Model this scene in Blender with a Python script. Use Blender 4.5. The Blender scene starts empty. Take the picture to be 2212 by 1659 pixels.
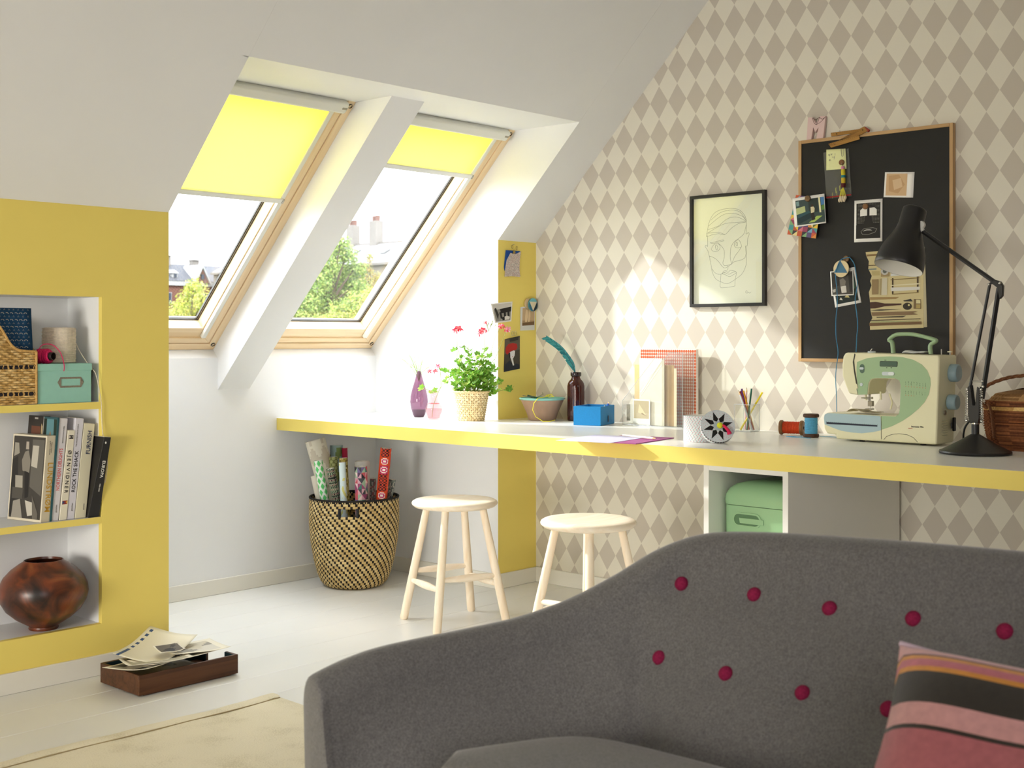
# Attic hobby room: camera, sky, sun and lights first, then the room shell, then the things in it.
import bpy, bmesh, math, random
from math import pi, sin, cos, radians, sqrt
from mathutils import Vector, Matrix

random.seed(11)
S = bpy.context.scene
C = S.collection

# ------------------------------------------------------------------ camera
YAW = 0.7456
cam_d = bpy.data.cameras.new('camera')
cam = bpy.data.objects.new('camera', cam_d)
C.objects.link(cam)
cam.location = (0, 0, 1.0985)
cam.rotation_euler = (pi / 2, 0, YAW - pi / 2)
cam_d.sensor_width = 36
cam_d.lens = 44.07
cam_d.shift_y = -0.04525
cam_d.clip_start = 0.05
cam_d.clip_end = 2000
cam_d.dof.use_dof = True
cam_d.dof.focus_distance = 4.9
cam_d.dof.aperture_fstop = 7.5
S.camera = cam

# ------------------------------------------------------------------ sky, sun, daylight, fill lights
SKY = 6.8
SUN = 3.5
LAMP = 2000.0
FILL = 23.0
w = bpy.data.worlds.new('sky')
S.world = w
w.use_nodes = True
nt = w.node_tree
nt.nodes.clear()
wo = nt.nodes.new('ShaderNodeOutputWorld')
bg = nt.nodes.new('ShaderNodeBackground')
tc = nt.nodes.new('ShaderNodeTexCoord')
no = nt.nodes.new('ShaderNodeTexNoise')
no.inputs['Scale'].default_value = 2.6
no.inputs['Detail'].default_value = 5
rp = nt.nodes.new('ShaderNodeValToRGB')
rp.color_ramp.elements[0].position = 0.40
rp.color_ramp.elements[0].color = (0.55, 0.62, 0.74, 1)
rp.color_ramp.elements[1].position = 0.60
rp.color_ramp.elements[1].color = (1.0, 0.97, 1.0, 1)
nt.links.new(tc.outputs['Generated'], no.inputs['Vector'])
nt.links.new(no.outputs['Fac'], rp.inputs['Fac'])
nt.links.new(rp.outputs['Color'], bg.inputs['Color'])
bg.inputs['Strength'].default_value = SKY
nt.links.new(bg.outputs['Background'], wo.inputs['Surface'])

# high sun from behind the house lights trees and facades; it does not enter these windows
sun_d = bpy.data.lights.new('sun', 'SUN')
sun_d.energy = SUN
sun_d.angle = radians(0.6)
sun_d.color = (1.0, 0.96, 0.88)
sun = bpy.data.objects.new('sun', sun_d)
C.objects.link(sun)
sun.rotation_euler = Vector((0.45, 0.55, -0.70)).to_track_quat('-Z', 'Y').to_euler()
# the photographer's lamp outside the roof windows makes the hard light on desk and gable wall
lamp_d = bpy.data.lights.new('lamp_outside', 'SPOT')
lamp_d.energy = LAMP
lamp_d.shadow_soft_size = 0.13
lamp_d.spot_size = radians(40)
lamp_d.spot_blend = 0.3
lamp_d.color = (1.0, 0.97, 0.95)
lamp = bpy.data.objects.new('lamp_outside', lamp_d)
C.objects.link(lamp)
lamp.location = (0.92, 9.3, 4.5)
lamp.rotation_euler = (Vector((3.3, 3.8, 1.2)) - lamp.location).to_track_quat('-Z', 'Y').to_euler()


def area(name, loc, target, sx, sy, power, col=(1, 1, 1), portal=False):
    d = bpy.data.lights.new(name, 'AREA')
    d.shape = 'RECTANGLE'
    d.size, d.size_y = sx, sy
    d.energy = power
    d.color = col
    if portal:
        d.cycles.is_portal = True
    o = bpy.data.objects.new(name, d)
    C.objects.link(o)
    o.location = loc
    o.rotation_euler = (Vector(target) - Vector(loc)).to_track_quat('-Z', 'Y').to_euler()
    return o


# daylight through the two roof windows (portals), then two added fill lights with no opening behind them
area('portal_window_1', (2.72, 4.22, 1.63), (2.72, 3.22, 0.63), 0.72, 1.3, 1, portal=True)
area('portal_window_2', (3.62, 4.22, 1.63), (3.62, 3.22, 0.63), 0.72, 1.3, 1, portal=True)
area('fill_rear', (-0.9, -1.5, 1.6), (1.9, 3.7, 0.7), 1.5, 1.4, FILL * 0.85, (1.0, 0.945, 0.97))  # added fill behind the camera, brightens the yellow wall; no roof window there
area('fill_left', (-2.7, 2.2, 0.85), (3.9, 4.0, 0.25), 1.6, 1.1, FILL * 0.9, (1.0, 0.95, 0.86)).data.spread = radians(75)  # added fill from the unseen left, narrowed towards the niche; no window there

S.view_settings.view_transform = 'Standard'
S.view_settings.look = 'None'
S.view_settings.exposure = 0.98
S.view_settings.gamma = 1.0
S.view_settings.use_curve_mapping = False
cy = S.cycles
cy.use_denoising = True
cy.max_bounces = 10
cy.diffuse_bounces = 7
cy.glossy_bounces = 4
cy.transmission_bounces = 8
cy.transparent_max_bounces = 24
cy.caustics_reflective = False
cy.caustics_refractive = False
cy.sample_clamp_indirect = 6.0


# ------------------------------------------------------------------ helpers: materials
def lin(r, g, b):
    def f(v):
        v = v / 255.0
        return v / 12.92 if v <= 0.04045 else ((v + 0.055) / 1.055) ** 2.4
    return (f(r), f(g), f(b), 1.0)


MATS = {}


def nodes_of(name):
    m = bpy.data.materials.new(name)
    m.use_nodes = True
    t = m.node_tree
    b = t.nodes['Principled BSDF']
    return m, t, b


def mat(name, col=(200, 200, 200), rough=0.5, spec=0.4, metal=0.0, var=0.0, vscale=12.0, stretch=None,
        bump=0.0, bscale=120.0, sheen=0.0, attr=False, coat=0.0, emit=None):
    """Plain procedural material: base colour with noise variation, optional bump and face colours."""
    if name in MATS:
        return MATS[name]
    m, t, b = nodes_of(name)
    L = t.links
    b.inputs['Roughness'].default_value = rough
    b.inputs['Specular IOR Level'].default_value = spec
    b.inputs['Metallic'].default_value = metal
    if sheen:
        b.inputs['Sheen Weight'].default_value = sheen
        b.inputs['Sheen Roughness'].default_value = 0.5
    if coat:
        b.inputs['Coat Weight'].default_value = coat
        b.inputs['Coat Roughness'].default_value = 0.08
    tcn = t.nodes.new('ShaderNodeTexCoord')
    vec = tcn.outputs['Object']
    if stretch:
        mp = t.nodes.new('ShaderNodeMapping')
        mp.inputs['Scale'].default_value = stretch
        L.new(vec, mp.inputs['Vector'])
        vec = mp.outputs['Vector']
    src = None
    if attr:
        a = t.nodes.new('ShaderNodeAttribute')
        a.attribute_name = 'Col'
        src = a.outputs['Color']
    if var > 0:
        n = t.nodes.new('ShaderNodeTexNoise')
        n.inputs['Scale'].default_value = vscale
        n.inputs['Detail'].default_value = 6
        L.new(vec, n.inputs['Vector'])
        mr = t.nodes.new('ShaderNodeMapRange')
        mr.inputs[1].default_value = 0.3
        mr.inputs[2].default_value = 0.7
        mr.inputs[3].default_value = 1.0 - var
        mr.inputs[4].default_value = 1.0 + var
        L.new(n.outputs['Fac'], mr.inputs[0])
        mx = t.nodes.new('ShaderNodeVectorMath')
        mx.operation = 'SCALE'
        if src is not None:
            L.new(src, mx.inputs[0])
        else:
            mx.inputs[0].default_value = lin(*col)[:3]
        L.new(mr.outputs[0], mx.inputs['Scale'])
        src = mx.outputs[0]
    if src is not None:
        L.new(src, b.inputs['Base Color'])
    else:
        b.inputs['Base Color'].default_value = lin(*col)
    if bump > 0:
        n2 = t.nodes.new('ShaderNodeTexNoise')
        n2.inputs['Scale'].default_value = bscale
        n2.inputs['Detail'].default_value = 4
        L.new(vec, n2.inputs['Vector'])
        bp = t.nodes.new('ShaderNodeBump')
        bp.inputs['Strength'].default_value = bump
        bp.inputs['Distance'].default_value = 0.002
        L.new(n2.outputs['Fac'], bp.inputs['Height'])
        L.new(bp.outputs['Normal'], b.inputs['Normal'])
    if emit:
        b.inputs['Emission Color'].default_value = lin(*col)
        b.inputs['Emission Strength'].default_value = emit
    MATS[name] = m
    return m


def glass_mat(name, tint=(255, 255, 255), refl=0.06, rough=0.0, body=0.0, body_col=(255, 255, 255)):
    """Thin see-through sheet: coloured transparency, Fresnel-like gloss and some body colour."""
    if name in MATS:
        return MATS[name]
    m, t, b = nodes_of(name)
    t.nodes.remove(b)
    L = t.links
    out = t.nodes['Material Output']
    tr = t.nodes.new('ShaderNodeBsdfTransparent')
    tr.inputs['Color'].default_value = lin(*tint)
    gl = t.nodes.new('ShaderNodeBsdfGlossy')
    gl.inputs['Roughness'].default_value = rough
    lw = t.nodes.new('ShaderNodeLayerWeight')
    lw.inputs['Blend'].default_value = 0.25
    mr = t.nodes.new('ShaderNodeMapRange')
    mr.inputs[3].default_value = refl
    mr.inputs[4].default_value = 0.75
    pw = t.nodes.new('ShaderNodeMath')
    pw.operation = 'POWER'
    pw.inputs[1].default_value = 2.2
    L.new(lw.outputs['Facing'], pw.inputs[0])
    L.new(pw.outputs[0], mr.inputs[0])
    base = tr.outputs[0]
    if body > 0:
        df = t.nodes.new('ShaderNodeBsdfDiffuse')
        df.inputs['Color'].default_value = lin(*body_col)
        m1 = t.nodes.new('ShaderNodeMixShader')
        m1.inputs[0].default_value = body
        L.new(tr.outputs[0], m1.inputs[1])
        L.new(df.outputs[0], m1.inputs[2])
        base = m1.outputs[0]
    mx = t.nodes.new('ShaderNodeMixShader')
    L.new(mr.outputs[0], mx.inputs[0])
    L.new(base, mx.inputs[1])
    L.new(gl.outputs[0], mx.inputs[2])
    L.new(mx.outputs[0], out.inputs['Surface'])
    MATS[name] = m
    return m


def leaf_mat(name, col, tcol, attr=True, mixf=0.45):
    if name in MATS:
        return MATS[name]
    m, t, b = nodes_of(name)
    L = t.links
    out = t.nodes['Material Output']
    b.inputs['Roughness'].default_value = 0.55
    b.inputs['Specular IOR Level'].default_value = 0.25
    tl = t.nodes.new('ShaderNodeBsdfTranslucent')
    if attr:
        a = t.nodes.new('ShaderNodeAttribute')
        a.attribute_name = 'Col'
        L.new(a.outputs['Color'], b.inputs['Base Color'])
        L.new(a.outputs['Color'], tl.inputs['Color'])
    else:
        b.inputs['Base Color'].default_value = lin(*col)
        tl.inputs['Color'].default_value = lin(*tcol)
    mx = t.nodes.new('ShaderNodeMixShader')
    mx.inputs[0].default_value = mixf
    L.new(b.outputs[0], mx.inputs[1])
    L.new(tl.outputs[0], mx.inputs[2])
    L.new(mx.outputs[0], out.inputs['Surface'])
    MATS[name] = m
    return m


def wood_mat(name, c1, c2, rough=0.5, axis=0, scale=1.0, spec=0.3, attr=False):
    """Straight wood grain running along an object axis."""
    if name in MATS:
        return MATS[name]
    m, t, b = nodes_of(name)
    L = t.links
    tcn = t.nodes.new('ShaderNodeTexCoord')
    mp = t.nodes.new('ShaderNodeMapping')
    sc = [60 * scale] * 3
    sc[axis] = 3.0 * scale
    mp.inputs['Scale'].default_value = sc
    L.new(tcn.outputs['Object'], mp.inputs['Vector'])
    n = t.nodes.new('ShaderNodeTexNoise')
    n.inputs['Scale'].default_value = 1.0
    n.inputs['Detail'].default_value = 6
    n.inputs['Distortion'].default_value = 0.8
    L.new(mp.outputs['Vector'], n.inputs['Vector'])
    r = t.nodes.new('ShaderNodeValToRGB')
    r.color_ramp.elements[0].position = 0.32
    r.color_ramp.elements[0].color = lin(*c1)
    r.color_ramp.elements[1].position = 0.68
    r.color_ramp.elements[1].color = lin(*c2)
    L.new(n.outputs['Fac'], r.inputs['Fac'])
    L.new(r.outputs['Color'], b.inputs['Base Color'])
    b.inputs['Roughness'].default_value = rough
    b.inputs['Specular IOR Level'].default_value = spec
    bp = t.nodes.new('ShaderNodeBump')
    bp.inputs['Strength'].default_value = 0.12
    bp.inputs['Distance'].default_value = 0.001
    L.new(n.outputs['Fac'], bp.inputs['Height'])
    L.new(bp.outputs['Normal'], b.inputs['Normal'])
    MATS[name] = m
    return m


# ------------------------------------------------------------------ helpers: meshes
class MB:
    """Collects vertices, faces and face colours for ONE mesh object."""

    def __init__(self):
        self.v, self.f, self.c = [], [], []
        self.col = None

    def add(self, vs, fs, col=None):
        o = len(self.v)
        self.v += [tuple(p) for p in vs]
        for k, f in enumerate(fs):
            self.f.append(tuple(i + o for i in f))
            self.c.append(col[k] if isinstance(col, list) else (col or self.col))
        return self

    def box(self, x0, x1, y0, y1, z0, z1, col=None):
        vs = [(x, y, z) for z in (z0, z1) for y in (y0, y1) for x in (x0, x1)]
        return self.add(vs, [(0, 2, 3, 1), (4, 5, 7, 6), (0, 1, 5, 4), (2, 6, 7, 3), (0, 4, 6, 2), (1, 3, 7, 5)], col)

    def obox(self, M, sx, sy, sz, col=None):
        """box of half sizes under a matrix"""
        vs = [M @ Vector((x * sx, y * sy, z * sz)) for z in (-1, 1) for y in (-1, 1) for x in (-1, 1)]
        return self.add(vs, [(0, 2, 3, 1), (4, 5, 7, 6), (0, 1, 5, 4), (2, 6, 7, 3), (0, 4, 6, 2), (1, 3, 7, 5)], col)

    def poly(self, pts, col=None):
        return self.add(pts, [tuple(range(len(pts)))], col)

    def prism(self, pts, off, col=None):
        """polygon (3D points, planar) extruded by a vector"""
        n = len(pts)
        off = Vector(off)
        vs = [Vector(p) for p in pts] + [Vector(p) + off for p in pts]
        fs = [tuple(range(n))[::-1], tuple(range(n, 2 * n))]
        fs += [(i, (i + 1) % n, n + (i + 1) % n, n + i) for i in range(n)]
        return self.add(vs, fs, col)

    def ring(self, outer, inner, off, col=None):
        """frame: two loops with as many points each, extruded by a vector"""
        n = len(outer)
        off = Vector(off)
        vs = [Vector(p) for p in outer] + [Vector(p) for p in inner]
        vs += [p + off for p in vs]
        fs = []
        for i in range(n):
            j = (i + 1) % n
            fs += [(i, j, n + j, n + i), (2 * n + i, 3 * n + i, 3 * n + j, 2 * n + j),
                   (i, 2 * n + i, 2 * n + j, j), (n + i, n + j, 3 * n + j, 3 * n + i)]
        return self.add(vs, fs, col)

    def tube(self, pts, r, seg=8, closed=False, cap=True, col=None, flat=1.0):
        """round bar along points; r number or list"""
        pts = [Vector(p) for p in pts]
        n = len(pts)
        rr = r if isinstance(r, (list, tuple)) else [r] * n
        vs, fs = [], []
        up = None
        for i, p in enumerate(pts):
            if closed:
                d = pts[(i + 1) % n] - pts[i - 1]
            else:
                d = pts[min(i + 1, n - 1)] - pts[max(i - 1, 0)]
            if d.length < 1e-9:
                d = Vector((0, 0, 1))
            d.normalize()
            if up is None:
                up = Vector((0, 0, 1)) if abs(d.z) < 0.9 else Vector((1, 0, 0))
            a = d.cross(up)
            if a.length < 1e-6:
                a = d.cross(Vector((0, 1, 0)))
            a.normalize()
            b = a.cross(d).normalized()
            up = b
            for k in range(seg):
                t = 2 * pi * k / seg
                vs.append(p + a * (cos(t) * rr[i]) + b * (sin(t) * rr[i] * flat))
        m = n if closed else n - 1
        for i in range(m):
            j = (i + 1) % n
            for k in range(seg):
                l = (k + 1) % seg
                fs.append((i * seg + k, i * seg + l, j * seg + l, j * seg + k))
        if cap and not closed:
            fs.append(tuple(range(seg))[::-1])
            fs.append(tuple((n - 1) * seg + k for k in range(seg)))
        return self.add(vs, fs, col)

    def lathe(self, prof, seg=32, M=None, col=None, closed_top=False, closed_bottom=True, ang=2 * pi):
        """profile of (radius, z), turned about z"""
        vs, fs = [], []
        n = len(prof)
        for (r, z) in prof:
            for k in range(seg):
                t = ang * k / seg
                p = Vector((r * cos(t), r * sin(t), z))
                vs.append(M @ p if M else p)
        for i in range(n - 1):
            for k in range(seg):
                l = (k + 1) % seg
                fs.append((i * seg + k, i * seg + l, (i + 1) * seg + l, (i + 1) * seg + k))
        if closed_bottom:
            fs.append(tuple(range(seg))[::-1])
        if closed_top:
            fs.append(tuple((n - 1) * seg + k for k in range(seg)))
        return self.add(vs, fs, col)

    def grid(self, fn, nu, nv, colfn=None, wrap=False, tri=False):
        """surface fn(u, v), u and v in 0..1, with colours per face from colfn(u, v, t)"""
        vs, fs, cs = [], [], []
        cu = nu if wrap else nu + 1
        for j in range(nv + 1):
            for i in range(cu):
                vs.append(fn(i / nu, j / nv))
        for j in range(nv):
            for i in range(nu):
                a, b = j * cu + i, j * cu + (i + 1) % cu
                c, d = (j + 1) * cu + (i + 1) % cu, (j + 1) * cu + i
                if tri:
                    if (i + j) % 2:
                        fs += [(a, b, c), (a, c, d)]
                    else:
                        fs += [(a, b, d), (b, c, d)]
                    if colfn:
                        cs += [colfn(i, j, 0), colfn(i, j, 1)]
                else:
                    fs.append((a, b, c, d))
                    if colfn:
                        cs.append(colfn((i + .5) / nu, (j + .5) / nv, 0))
        return self.add(vs, fs, cs if colfn else None)

    def ball(self, c, r, seg=12, col=None, sz=1.0):
        c = Vector(c)
        vs, fs = [c + Vector((0, 0, -r * sz))], []
        rings = max(4, seg // 2)
        for j in range(1, rings):
            t = pi * j / rings
            for k in range(seg):
                a = 2 * pi * k / seg
                vs.append(c + Vector((r * sin(t) * cos(a), r * sin(t) * sin(a), -r * cos(t) * sz)))
        vs.append(c + Vector((0, 0, r * sz)))
        last = len(vs) - 1
        for k in range(seg):
            l = (k + 1) % seg
            fs.append((0, 1 + l, 1 + k))
            for j in range(rings - 2):
                fs.append((1 + j * seg + k, 1 + j * seg + l, 1 + (j + 1) * seg + l, 1 + (j + 1) * seg + k))
            fs.append((1 + (rings - 2) * seg + k, 1 + (rings - 2) * seg + l, last))
        return self.add(vs, fs, col)

    def build(self, name, m, parent=None, smooth=None, bevel=0.0, bseg=2, recalc=True, local=False, subsurf=0, solid=0.0):
        """links ONE mesh object. Vertices are world points unless local=True; parents are unrotated Empties."""
        off = Vector((0, 0, 0))
        if parent is not None and not local:
            off = world_of(parent)
        me = bpy.data.meshes.new(name)
        me.from_pydata([(p[0] - off[0], p[1] - off[1], p[2] - off[2]) for p in self.v], [], self.f)
        if any(c is not None for c in self.c):
            at = me.color_attributes.new('Col', 'FLOAT_COLOR', 'CORNER')
            buf = []
            for f, c in zip(self.f, self.c):
                cc = lin(*(c or (200, 200, 200)))
                buf += list(cc) * len(f)
            at.data.foreach_set('color', buf)
        if recalc:
            b = bmesh.new()
            b.from_mesh(me)
            bmesh.ops.recalc_face_normals(b, faces=b.faces)
            b.to_mesh(me)
            b.free()
        me.materials.append(MATS[m] if isinstance(m, str) else m)
        if smooth is not None:
            me.polygons.foreach_set('use_smooth', [True] * len(me.polygons))
            me.set_sharp_from_angle(angle=radians(smooth))
        o = bpy.data.objects.new(name, me)
        C.objects.link(o)
        if parent is not None:
            o.parent = parent
        if solid:
            md = o.modifiers.new('thickness', 'SOLIDIFY')
            md.thickness = solid
            md.offset = 0
        if bevel:
            md = o.modifiers.new('bevel', 'BEVEL')
            md.width = bevel
            md.segments = bseg
            md.limit_method = 'ANGLE'
            md.angle_limit = radians(40)
            if smooth is None:
                me.polygons.foreach_set('use_smooth', [True] * len(me.polygons))
                me.set_sharp_from_angle(angle=radians(35))
            md.harden_normals = True
        if subsurf:
            md = o.modifiers.new('subsurf', 'SUBSURF')
            md.levels = md.render_levels = subsurf
        return o


def world_of(o):
    p = Vector(o.location)
    while o.parent is not None:
        o = o.parent
        p = p + Vector(o.location)
    return p


def thing(name, label, cat, loc=(0, 0, 0), group=None, kind=None):
    o = bpy.data.objects.new(name, None)
    C.objects.link(o)
    o.location = loc
    o.empty_display_size = 0.05
    return tag(o, label, cat, group, kind)


def tag(o, label=None, cat=None, group=None, kind=None):
    if label:
        o['label'] = label
    if cat:
        o['category'] = cat
    if group:
        o['group'] = group
    if kind:
        o['kind'] = kind
    return o


def struct(name, parent=None, loc=(0, 0, 0)):
    o = bpy.data.objects.new(name, None)
    C.objects.link(o)
    o.location = loc
    o.parent = parent
    o['kind'] = 'structure'
    return o


def text(name, body, m, parent, M, size, extrude=0.0002, align='CENTER', sx=1.0, space=1.0):
    """flat lettering as real outlines; M places its baseline frame (x right, y up, z towards the reader)"""
    cu = bpy.data.curves.new(name, 'FONT')
    cu.body = body
    cu.size = size
    cu.extrude = extrude
    cu.align_x = align
    cu.align_y = 'CENTER'
    cu.space_character = space
    cu.resolution_u = 3
    cu.offset = size * 0.012
    cu.materials.append(MATS[m] if isinstance(m, str) else m)
    tmp = bpy.data.objects.new(name, cu)
    C.objects.link(tmp)
    bpy.context.view_layer.update()
    me = bpy.data.meshes.new_from_object(tmp.evaluated_get(bpy.context.evaluated_depsgraph_get()))
    bpy.data.objects.remove(tmp)
    o = bpy.data.objects.new(name, me)
    C.objects.link(o)
    if parent is not None:
        o.parent = parent
        M = Matrix.Translation(-world_of(parent)) @ M
    o.matrix_local = M @ Matrix.Diagonal((sx, 1, 1, 1))
    return o


def frame_M(loc, xdir, ydir):
    x = Vector(xdir).normalized()
    y = Vector(ydir)
    y = (y - x * y.dot(x)).normalized()
    z = x.cross(y)
    return Matrix(((x.x, y.x, z.x, loc[0]), (x.y, y.y, z.y, loc[1]), (x.z, y.z, z.z, loc[2]), (0, 0, 0, 1)))


# face colours come from the mesh (prints, weaves, patterned papers)
mat('print', rough=0.55, spec=0.3, attr=True)
mat('print_gloss', rough=0.25, spec=0.5, attr=True)
mat('fibre', rough=0.75, spec=0.2, attr=True, var=0.18, vscale=160)
mat('black_plastic', (22, 21, 20), 0.45)
mat('black_metal', (26, 25, 24), 0.42, 0.5)
mat('chrome', (210, 208, 200), 0.22, 0.5, 1.0)
mat('steel', (160, 155, 145), 0.35, 0.5, 1.0)
mat('white_paper', (240, 239, 232), 0.7, 0.2)
mat('ink', (35, 35, 38), 0.6, 0.2)
mat('cork', (122, 98, 70), 0.8, 0.2, var=0.25, vscale=180)
# ------------------------------------------------------------------ the room shell
XL, XN, XG, XD = 2.3474, 3.9832, 4.2323, 3.3995      # niche left, niche right, gable wall, desk front
YK, YB, HK = 3.7612, 4.5702, 1.5259                  # knee wall plane, niche back wall, knee wall height
CEIL, WIN, BEAM = 5.287, 5.650, 5.445                # y + z of ceiling, window face and beam face
ZD = 0.74                                            # desk top
XW, YR, ZT = -2.8, -3.0, 2.75                        # left wall, rear wall, flat ceiling

mat('paint_white', (230, 231, 231), 0.6, 0.25, var=0.012, vscale=3, bump=0.03, bscale=300)
mat('paint_trim', (226, 223, 212), 0.45, 0.3, var=0.012, vscale=4)
mat('paint_yellow', (236, 215, 114), 0.55, 0.25, var=0.012, vscale=4, bump=0.03, bscale=300)
mat('floor_paint', (228, 227, 222), 0.30, 0.4, var=0.02, vscale=3, bump=0.04, bscale=90)

# wallpaper: cream and grey-beige lozenges
m, t, b = nodes_of('wallpaper')
MATS['wallpaper'] = m
L = t.links
tcn = t.nodes.new('ShaderNodeTexCoord')
sp = t.nodes.new('ShaderNodeSeparateXYZ')
L.new(tcn.outputs['Object'], sp.inputs[0])


def tri_wave(sock, centre, period):
    a = t.nodes.new('ShaderNodeMath'); a.operation = 'SUBTRACT'; a.inputs[1].default_value = centre
    L.new(sock, a.inputs[0])
    k = t.nodes.new('ShaderNodeMath'); k.operation = 'MULTIPLY'; k.inputs[1].default_value = 2.0 / period
    L.new(a.outputs[0], k.inputs[0])
    p = t.nodes.new('ShaderNodeMath'); p.operation = 'PINGPONG'; p.inputs[1].default_value = 1.0
    L.new(k.outputs[0], p.inputs[0])
    return p.outputs[0]


s_ = t.nodes.new('ShaderNodeMath'); s_.operation = 'ADD'
L.new(tri_wave(sp.outputs['Y'], 3.7168, 0.09125), s_.inputs[0])
L.new(tri_wave(sp.outputs['Z'], 1.3922, 0.1361), s_.inputs[1])
g_ = t.nodes.new('ShaderNodeMath'); g_.operation = 'GREATER_THAN'; g_.inputs[1].default_value = 0.99
L.new(s_.outputs[0], g_.inputs[0])
mx = t.nodes.new('ShaderNodeMix'); mx.data_type = 'RGBA'
mx.inputs[6].default_value = lin(194, 186, 173)
mx.inputs[7].default_value = lin(220, 215, 200)
L.new(g_.outputs[0], mx.inputs[0])
nz = t.nodes.new('ShaderNodeTexNoise'); nz.inputs['Scale'].default_value = 420; nz.inputs['Detail'].default_value = 3
L.new(tcn.outputs['Object'], nz.inputs['Vector'])
bpn = t.nodes.new('ShaderNodeBump'); bpn.inputs['Strength'].default_value = 0.08; bpn.inputs['Distance'].default_value = 0.001
L.new(nz.outputs['Fac'], bpn.inputs['Height'])
L.new(bpn.outputs['Normal'], b.inputs['Normal'])
L.new(mx.outputs[2], b.inputs['Base Color'])
b.inputs['Roughness'].default_value = 0.7
b.inputs['Specular IOR Level'].default_value = 0.2

T = 0.05
# floor: subfloor slab and painted boards running along the window wall
fl = struct('floor')
MB().box(XW - .1, XG + .05, YR - .1, YB + .05, -0.10, -0.022).build('subfloor', 'floor_paint', fl)
board = None
bw = 0.2003
yy = YK + 0.006 + 4 * bw
k = 0
while yy > YR:
    if board is None:
        mb = MB().box(0, XG - XW + .04, -bw + 0.0008, -0.0008, -0.022, 0)
        board = mb.build('plank', 'floor_paint', fl, local=True, bevel=0.0022, bseg=1)
        o = board
    else:
        o = board.copy()
        C.objects.link(o)
        o.parent = fl
    o.location = (XW, yy, 0)
    yy -= bw
    k += 1


def sbox(name, m, *boxes, parent=None, bevel=0):
    mb = MB()
    for q in boxes:
        mb.box(*q)
    o = mb.build(name, m, parent, bevel=bevel)
    o['kind'] = 'structure'
    return o


# yellow knee wall with the recessed shelves (opening x < 2.0986, z .165 - 1.2315)
XS, SB, ST, SD = 2.0986, 0.165, 1.2315, 0.225
XS0 = 0.55
sbox('wall_knee_left', 'paint_yellow',
     (XW, XL - .0005, YK - .0005, YK + .02, 0.0, SB), (XW, XL - .0005, YK - .0005, YK + .02, ST, HK),
     (XS, XL - .0005, YK - .0005, YK + .02, SB, ST), (XW, XS0, YK, YK + .02, SB, ST))
sbox('wall_knee_right', 'paint_yellow', (XN + .0005, XG, YK - .0005, YK + .02, 0.0, HK))
# recess lining of the shelves
sbox('wall_recess', 'paint_white',
     (XS0, XS, YK + SD, YK + SD + .02, SB - .02, ST + .02), (XS, XS + .02, YK + .0201, YK + SD + .02, SB - .02, ST + .02),
     (XS0, XS, YK + .0201, YK + SD, SB - .02, SB), (XS0, XS, YK + .0201, YK + SD, ST, ST + .02),
     (XS0 - .02, XS0, YK + .0201, YK + SD + .02, SB - .02, ST + .02))
for z0, z1 in ((0.8665, 0.889), (0.493, 0.514)):
    sh = struct('trim_shelf', loc=(XS0, YK, z0))
    MB().box(XS0, XS - .0005, YK + .0015, YK + SD, z0, z1).build('shelf_board', 'paint_white', sh)
    MB().box(XS0, XS - .0005, YK - .0005, YK + .0013, z0, z1).build('front_edge', 'paint_yellow', sh)
for kk, nm in enumerate(list(o for o in C.objects if o.name.startswith('trim_shelf'))):
    nm.name = 'trim_%d' % (kk + 1)

# gable wall
sbox('wall_gable', 'wallpaper', (XG, XG + T, YR, YK + .6, -.02, 3.0))
# other walls (behind and beside the camera)
mat('paint_taupe', (150, 138, 122), 0.6, 0.25, var=0.012, vscale=3)
sbox('wall_left', 'paint_taupe', (XW - T, XW, YR, YK + .3, -.02, 3.0))
sbox('wall_rear', 'paint_taupe', (XW, XG, YR - T, YR, -.02, 1.3))

# sloped ceiling with the cut-out of the window niche, flat ceiling, rear slope
YF = CEIL - ZT
YT = 3.2995
zt = CEIL - YT


def slope(mb, x0, x1, y0, y1, c, th=0.03):
    """slab of the plane y + z = c between y0 (low side) and y1"""
    pts = [(x0, y0, c - y0), (x1, y0, c - y0), (x1, y1, c - y1), (x0, y1, c - y1)]
    return mb.prism(pts, (0, th * .7071, th * .7071))


mb = MB()
slope(mb, XW, XL - .0004, YK + .02, YF, CEIL)
slope(mb, XN + .0004, XG, YK + .02, YF, CEIL)
slope(mb, XL, XN, YT, YF, CEIL)
mb.box(XW, XG, -YF + 1.2, YF, ZT, ZT + .03)
o = mb.build('ceiling', 'paint_white')
o['kind'] = 'structure'
mb = MB()
yr0 = -YF + 1.2
pts = [(XW, yr0, ZT), (XG, yr0, ZT), (XG, YR, ZT - (yr0 - YR)), (XW, YR, ZT - (yr0 - YR))]
mb.prism(pts, (0, -.02, .02))
o = mb.build('ceiling_rear', 'paint_taupe')
o['kind'] = 'structure'

# niche: back wall, side walls, top lining, sloping sill
WB = (4.603, 1.047)       # y, z of the lower window frame edge
WT = (3.6565, 1.9935)     # upper edge
o = MB().box(XL - .02, XN + .02, YB, YB + .02, -.02, .99).prism(
    [(XL - .01, YB, .99), (XL - .01, YB, 1.012), (XL - .01, WB[0] + .001, WB[1] - .001), (XL - .01, WB[0] + .13, WB[1] + .128), (XL - .01, WB[0] + .13, .99)],
    (XN - XL + .02, 0, 0)).build('wall_niche_back', 'paint_white')
o['kind'] = 'structure'


def side(name, x, th):
    mb = MB()
    prof = [(YB + .02, -.02), (YB + .02, 1.0), (YB + .16, .98), (YB + .2, 1.15), (YT - .02 + .5, WT[1] + .18),
            (YT, zt), (YK, HK), (YK, -.02)]
    mb.prism([(x, y, z) for y, z in prof], (th, 0, 0))
    o = mb.build(name, 'paint_white')
    o['kind'] = 'structure'
    return o


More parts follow.
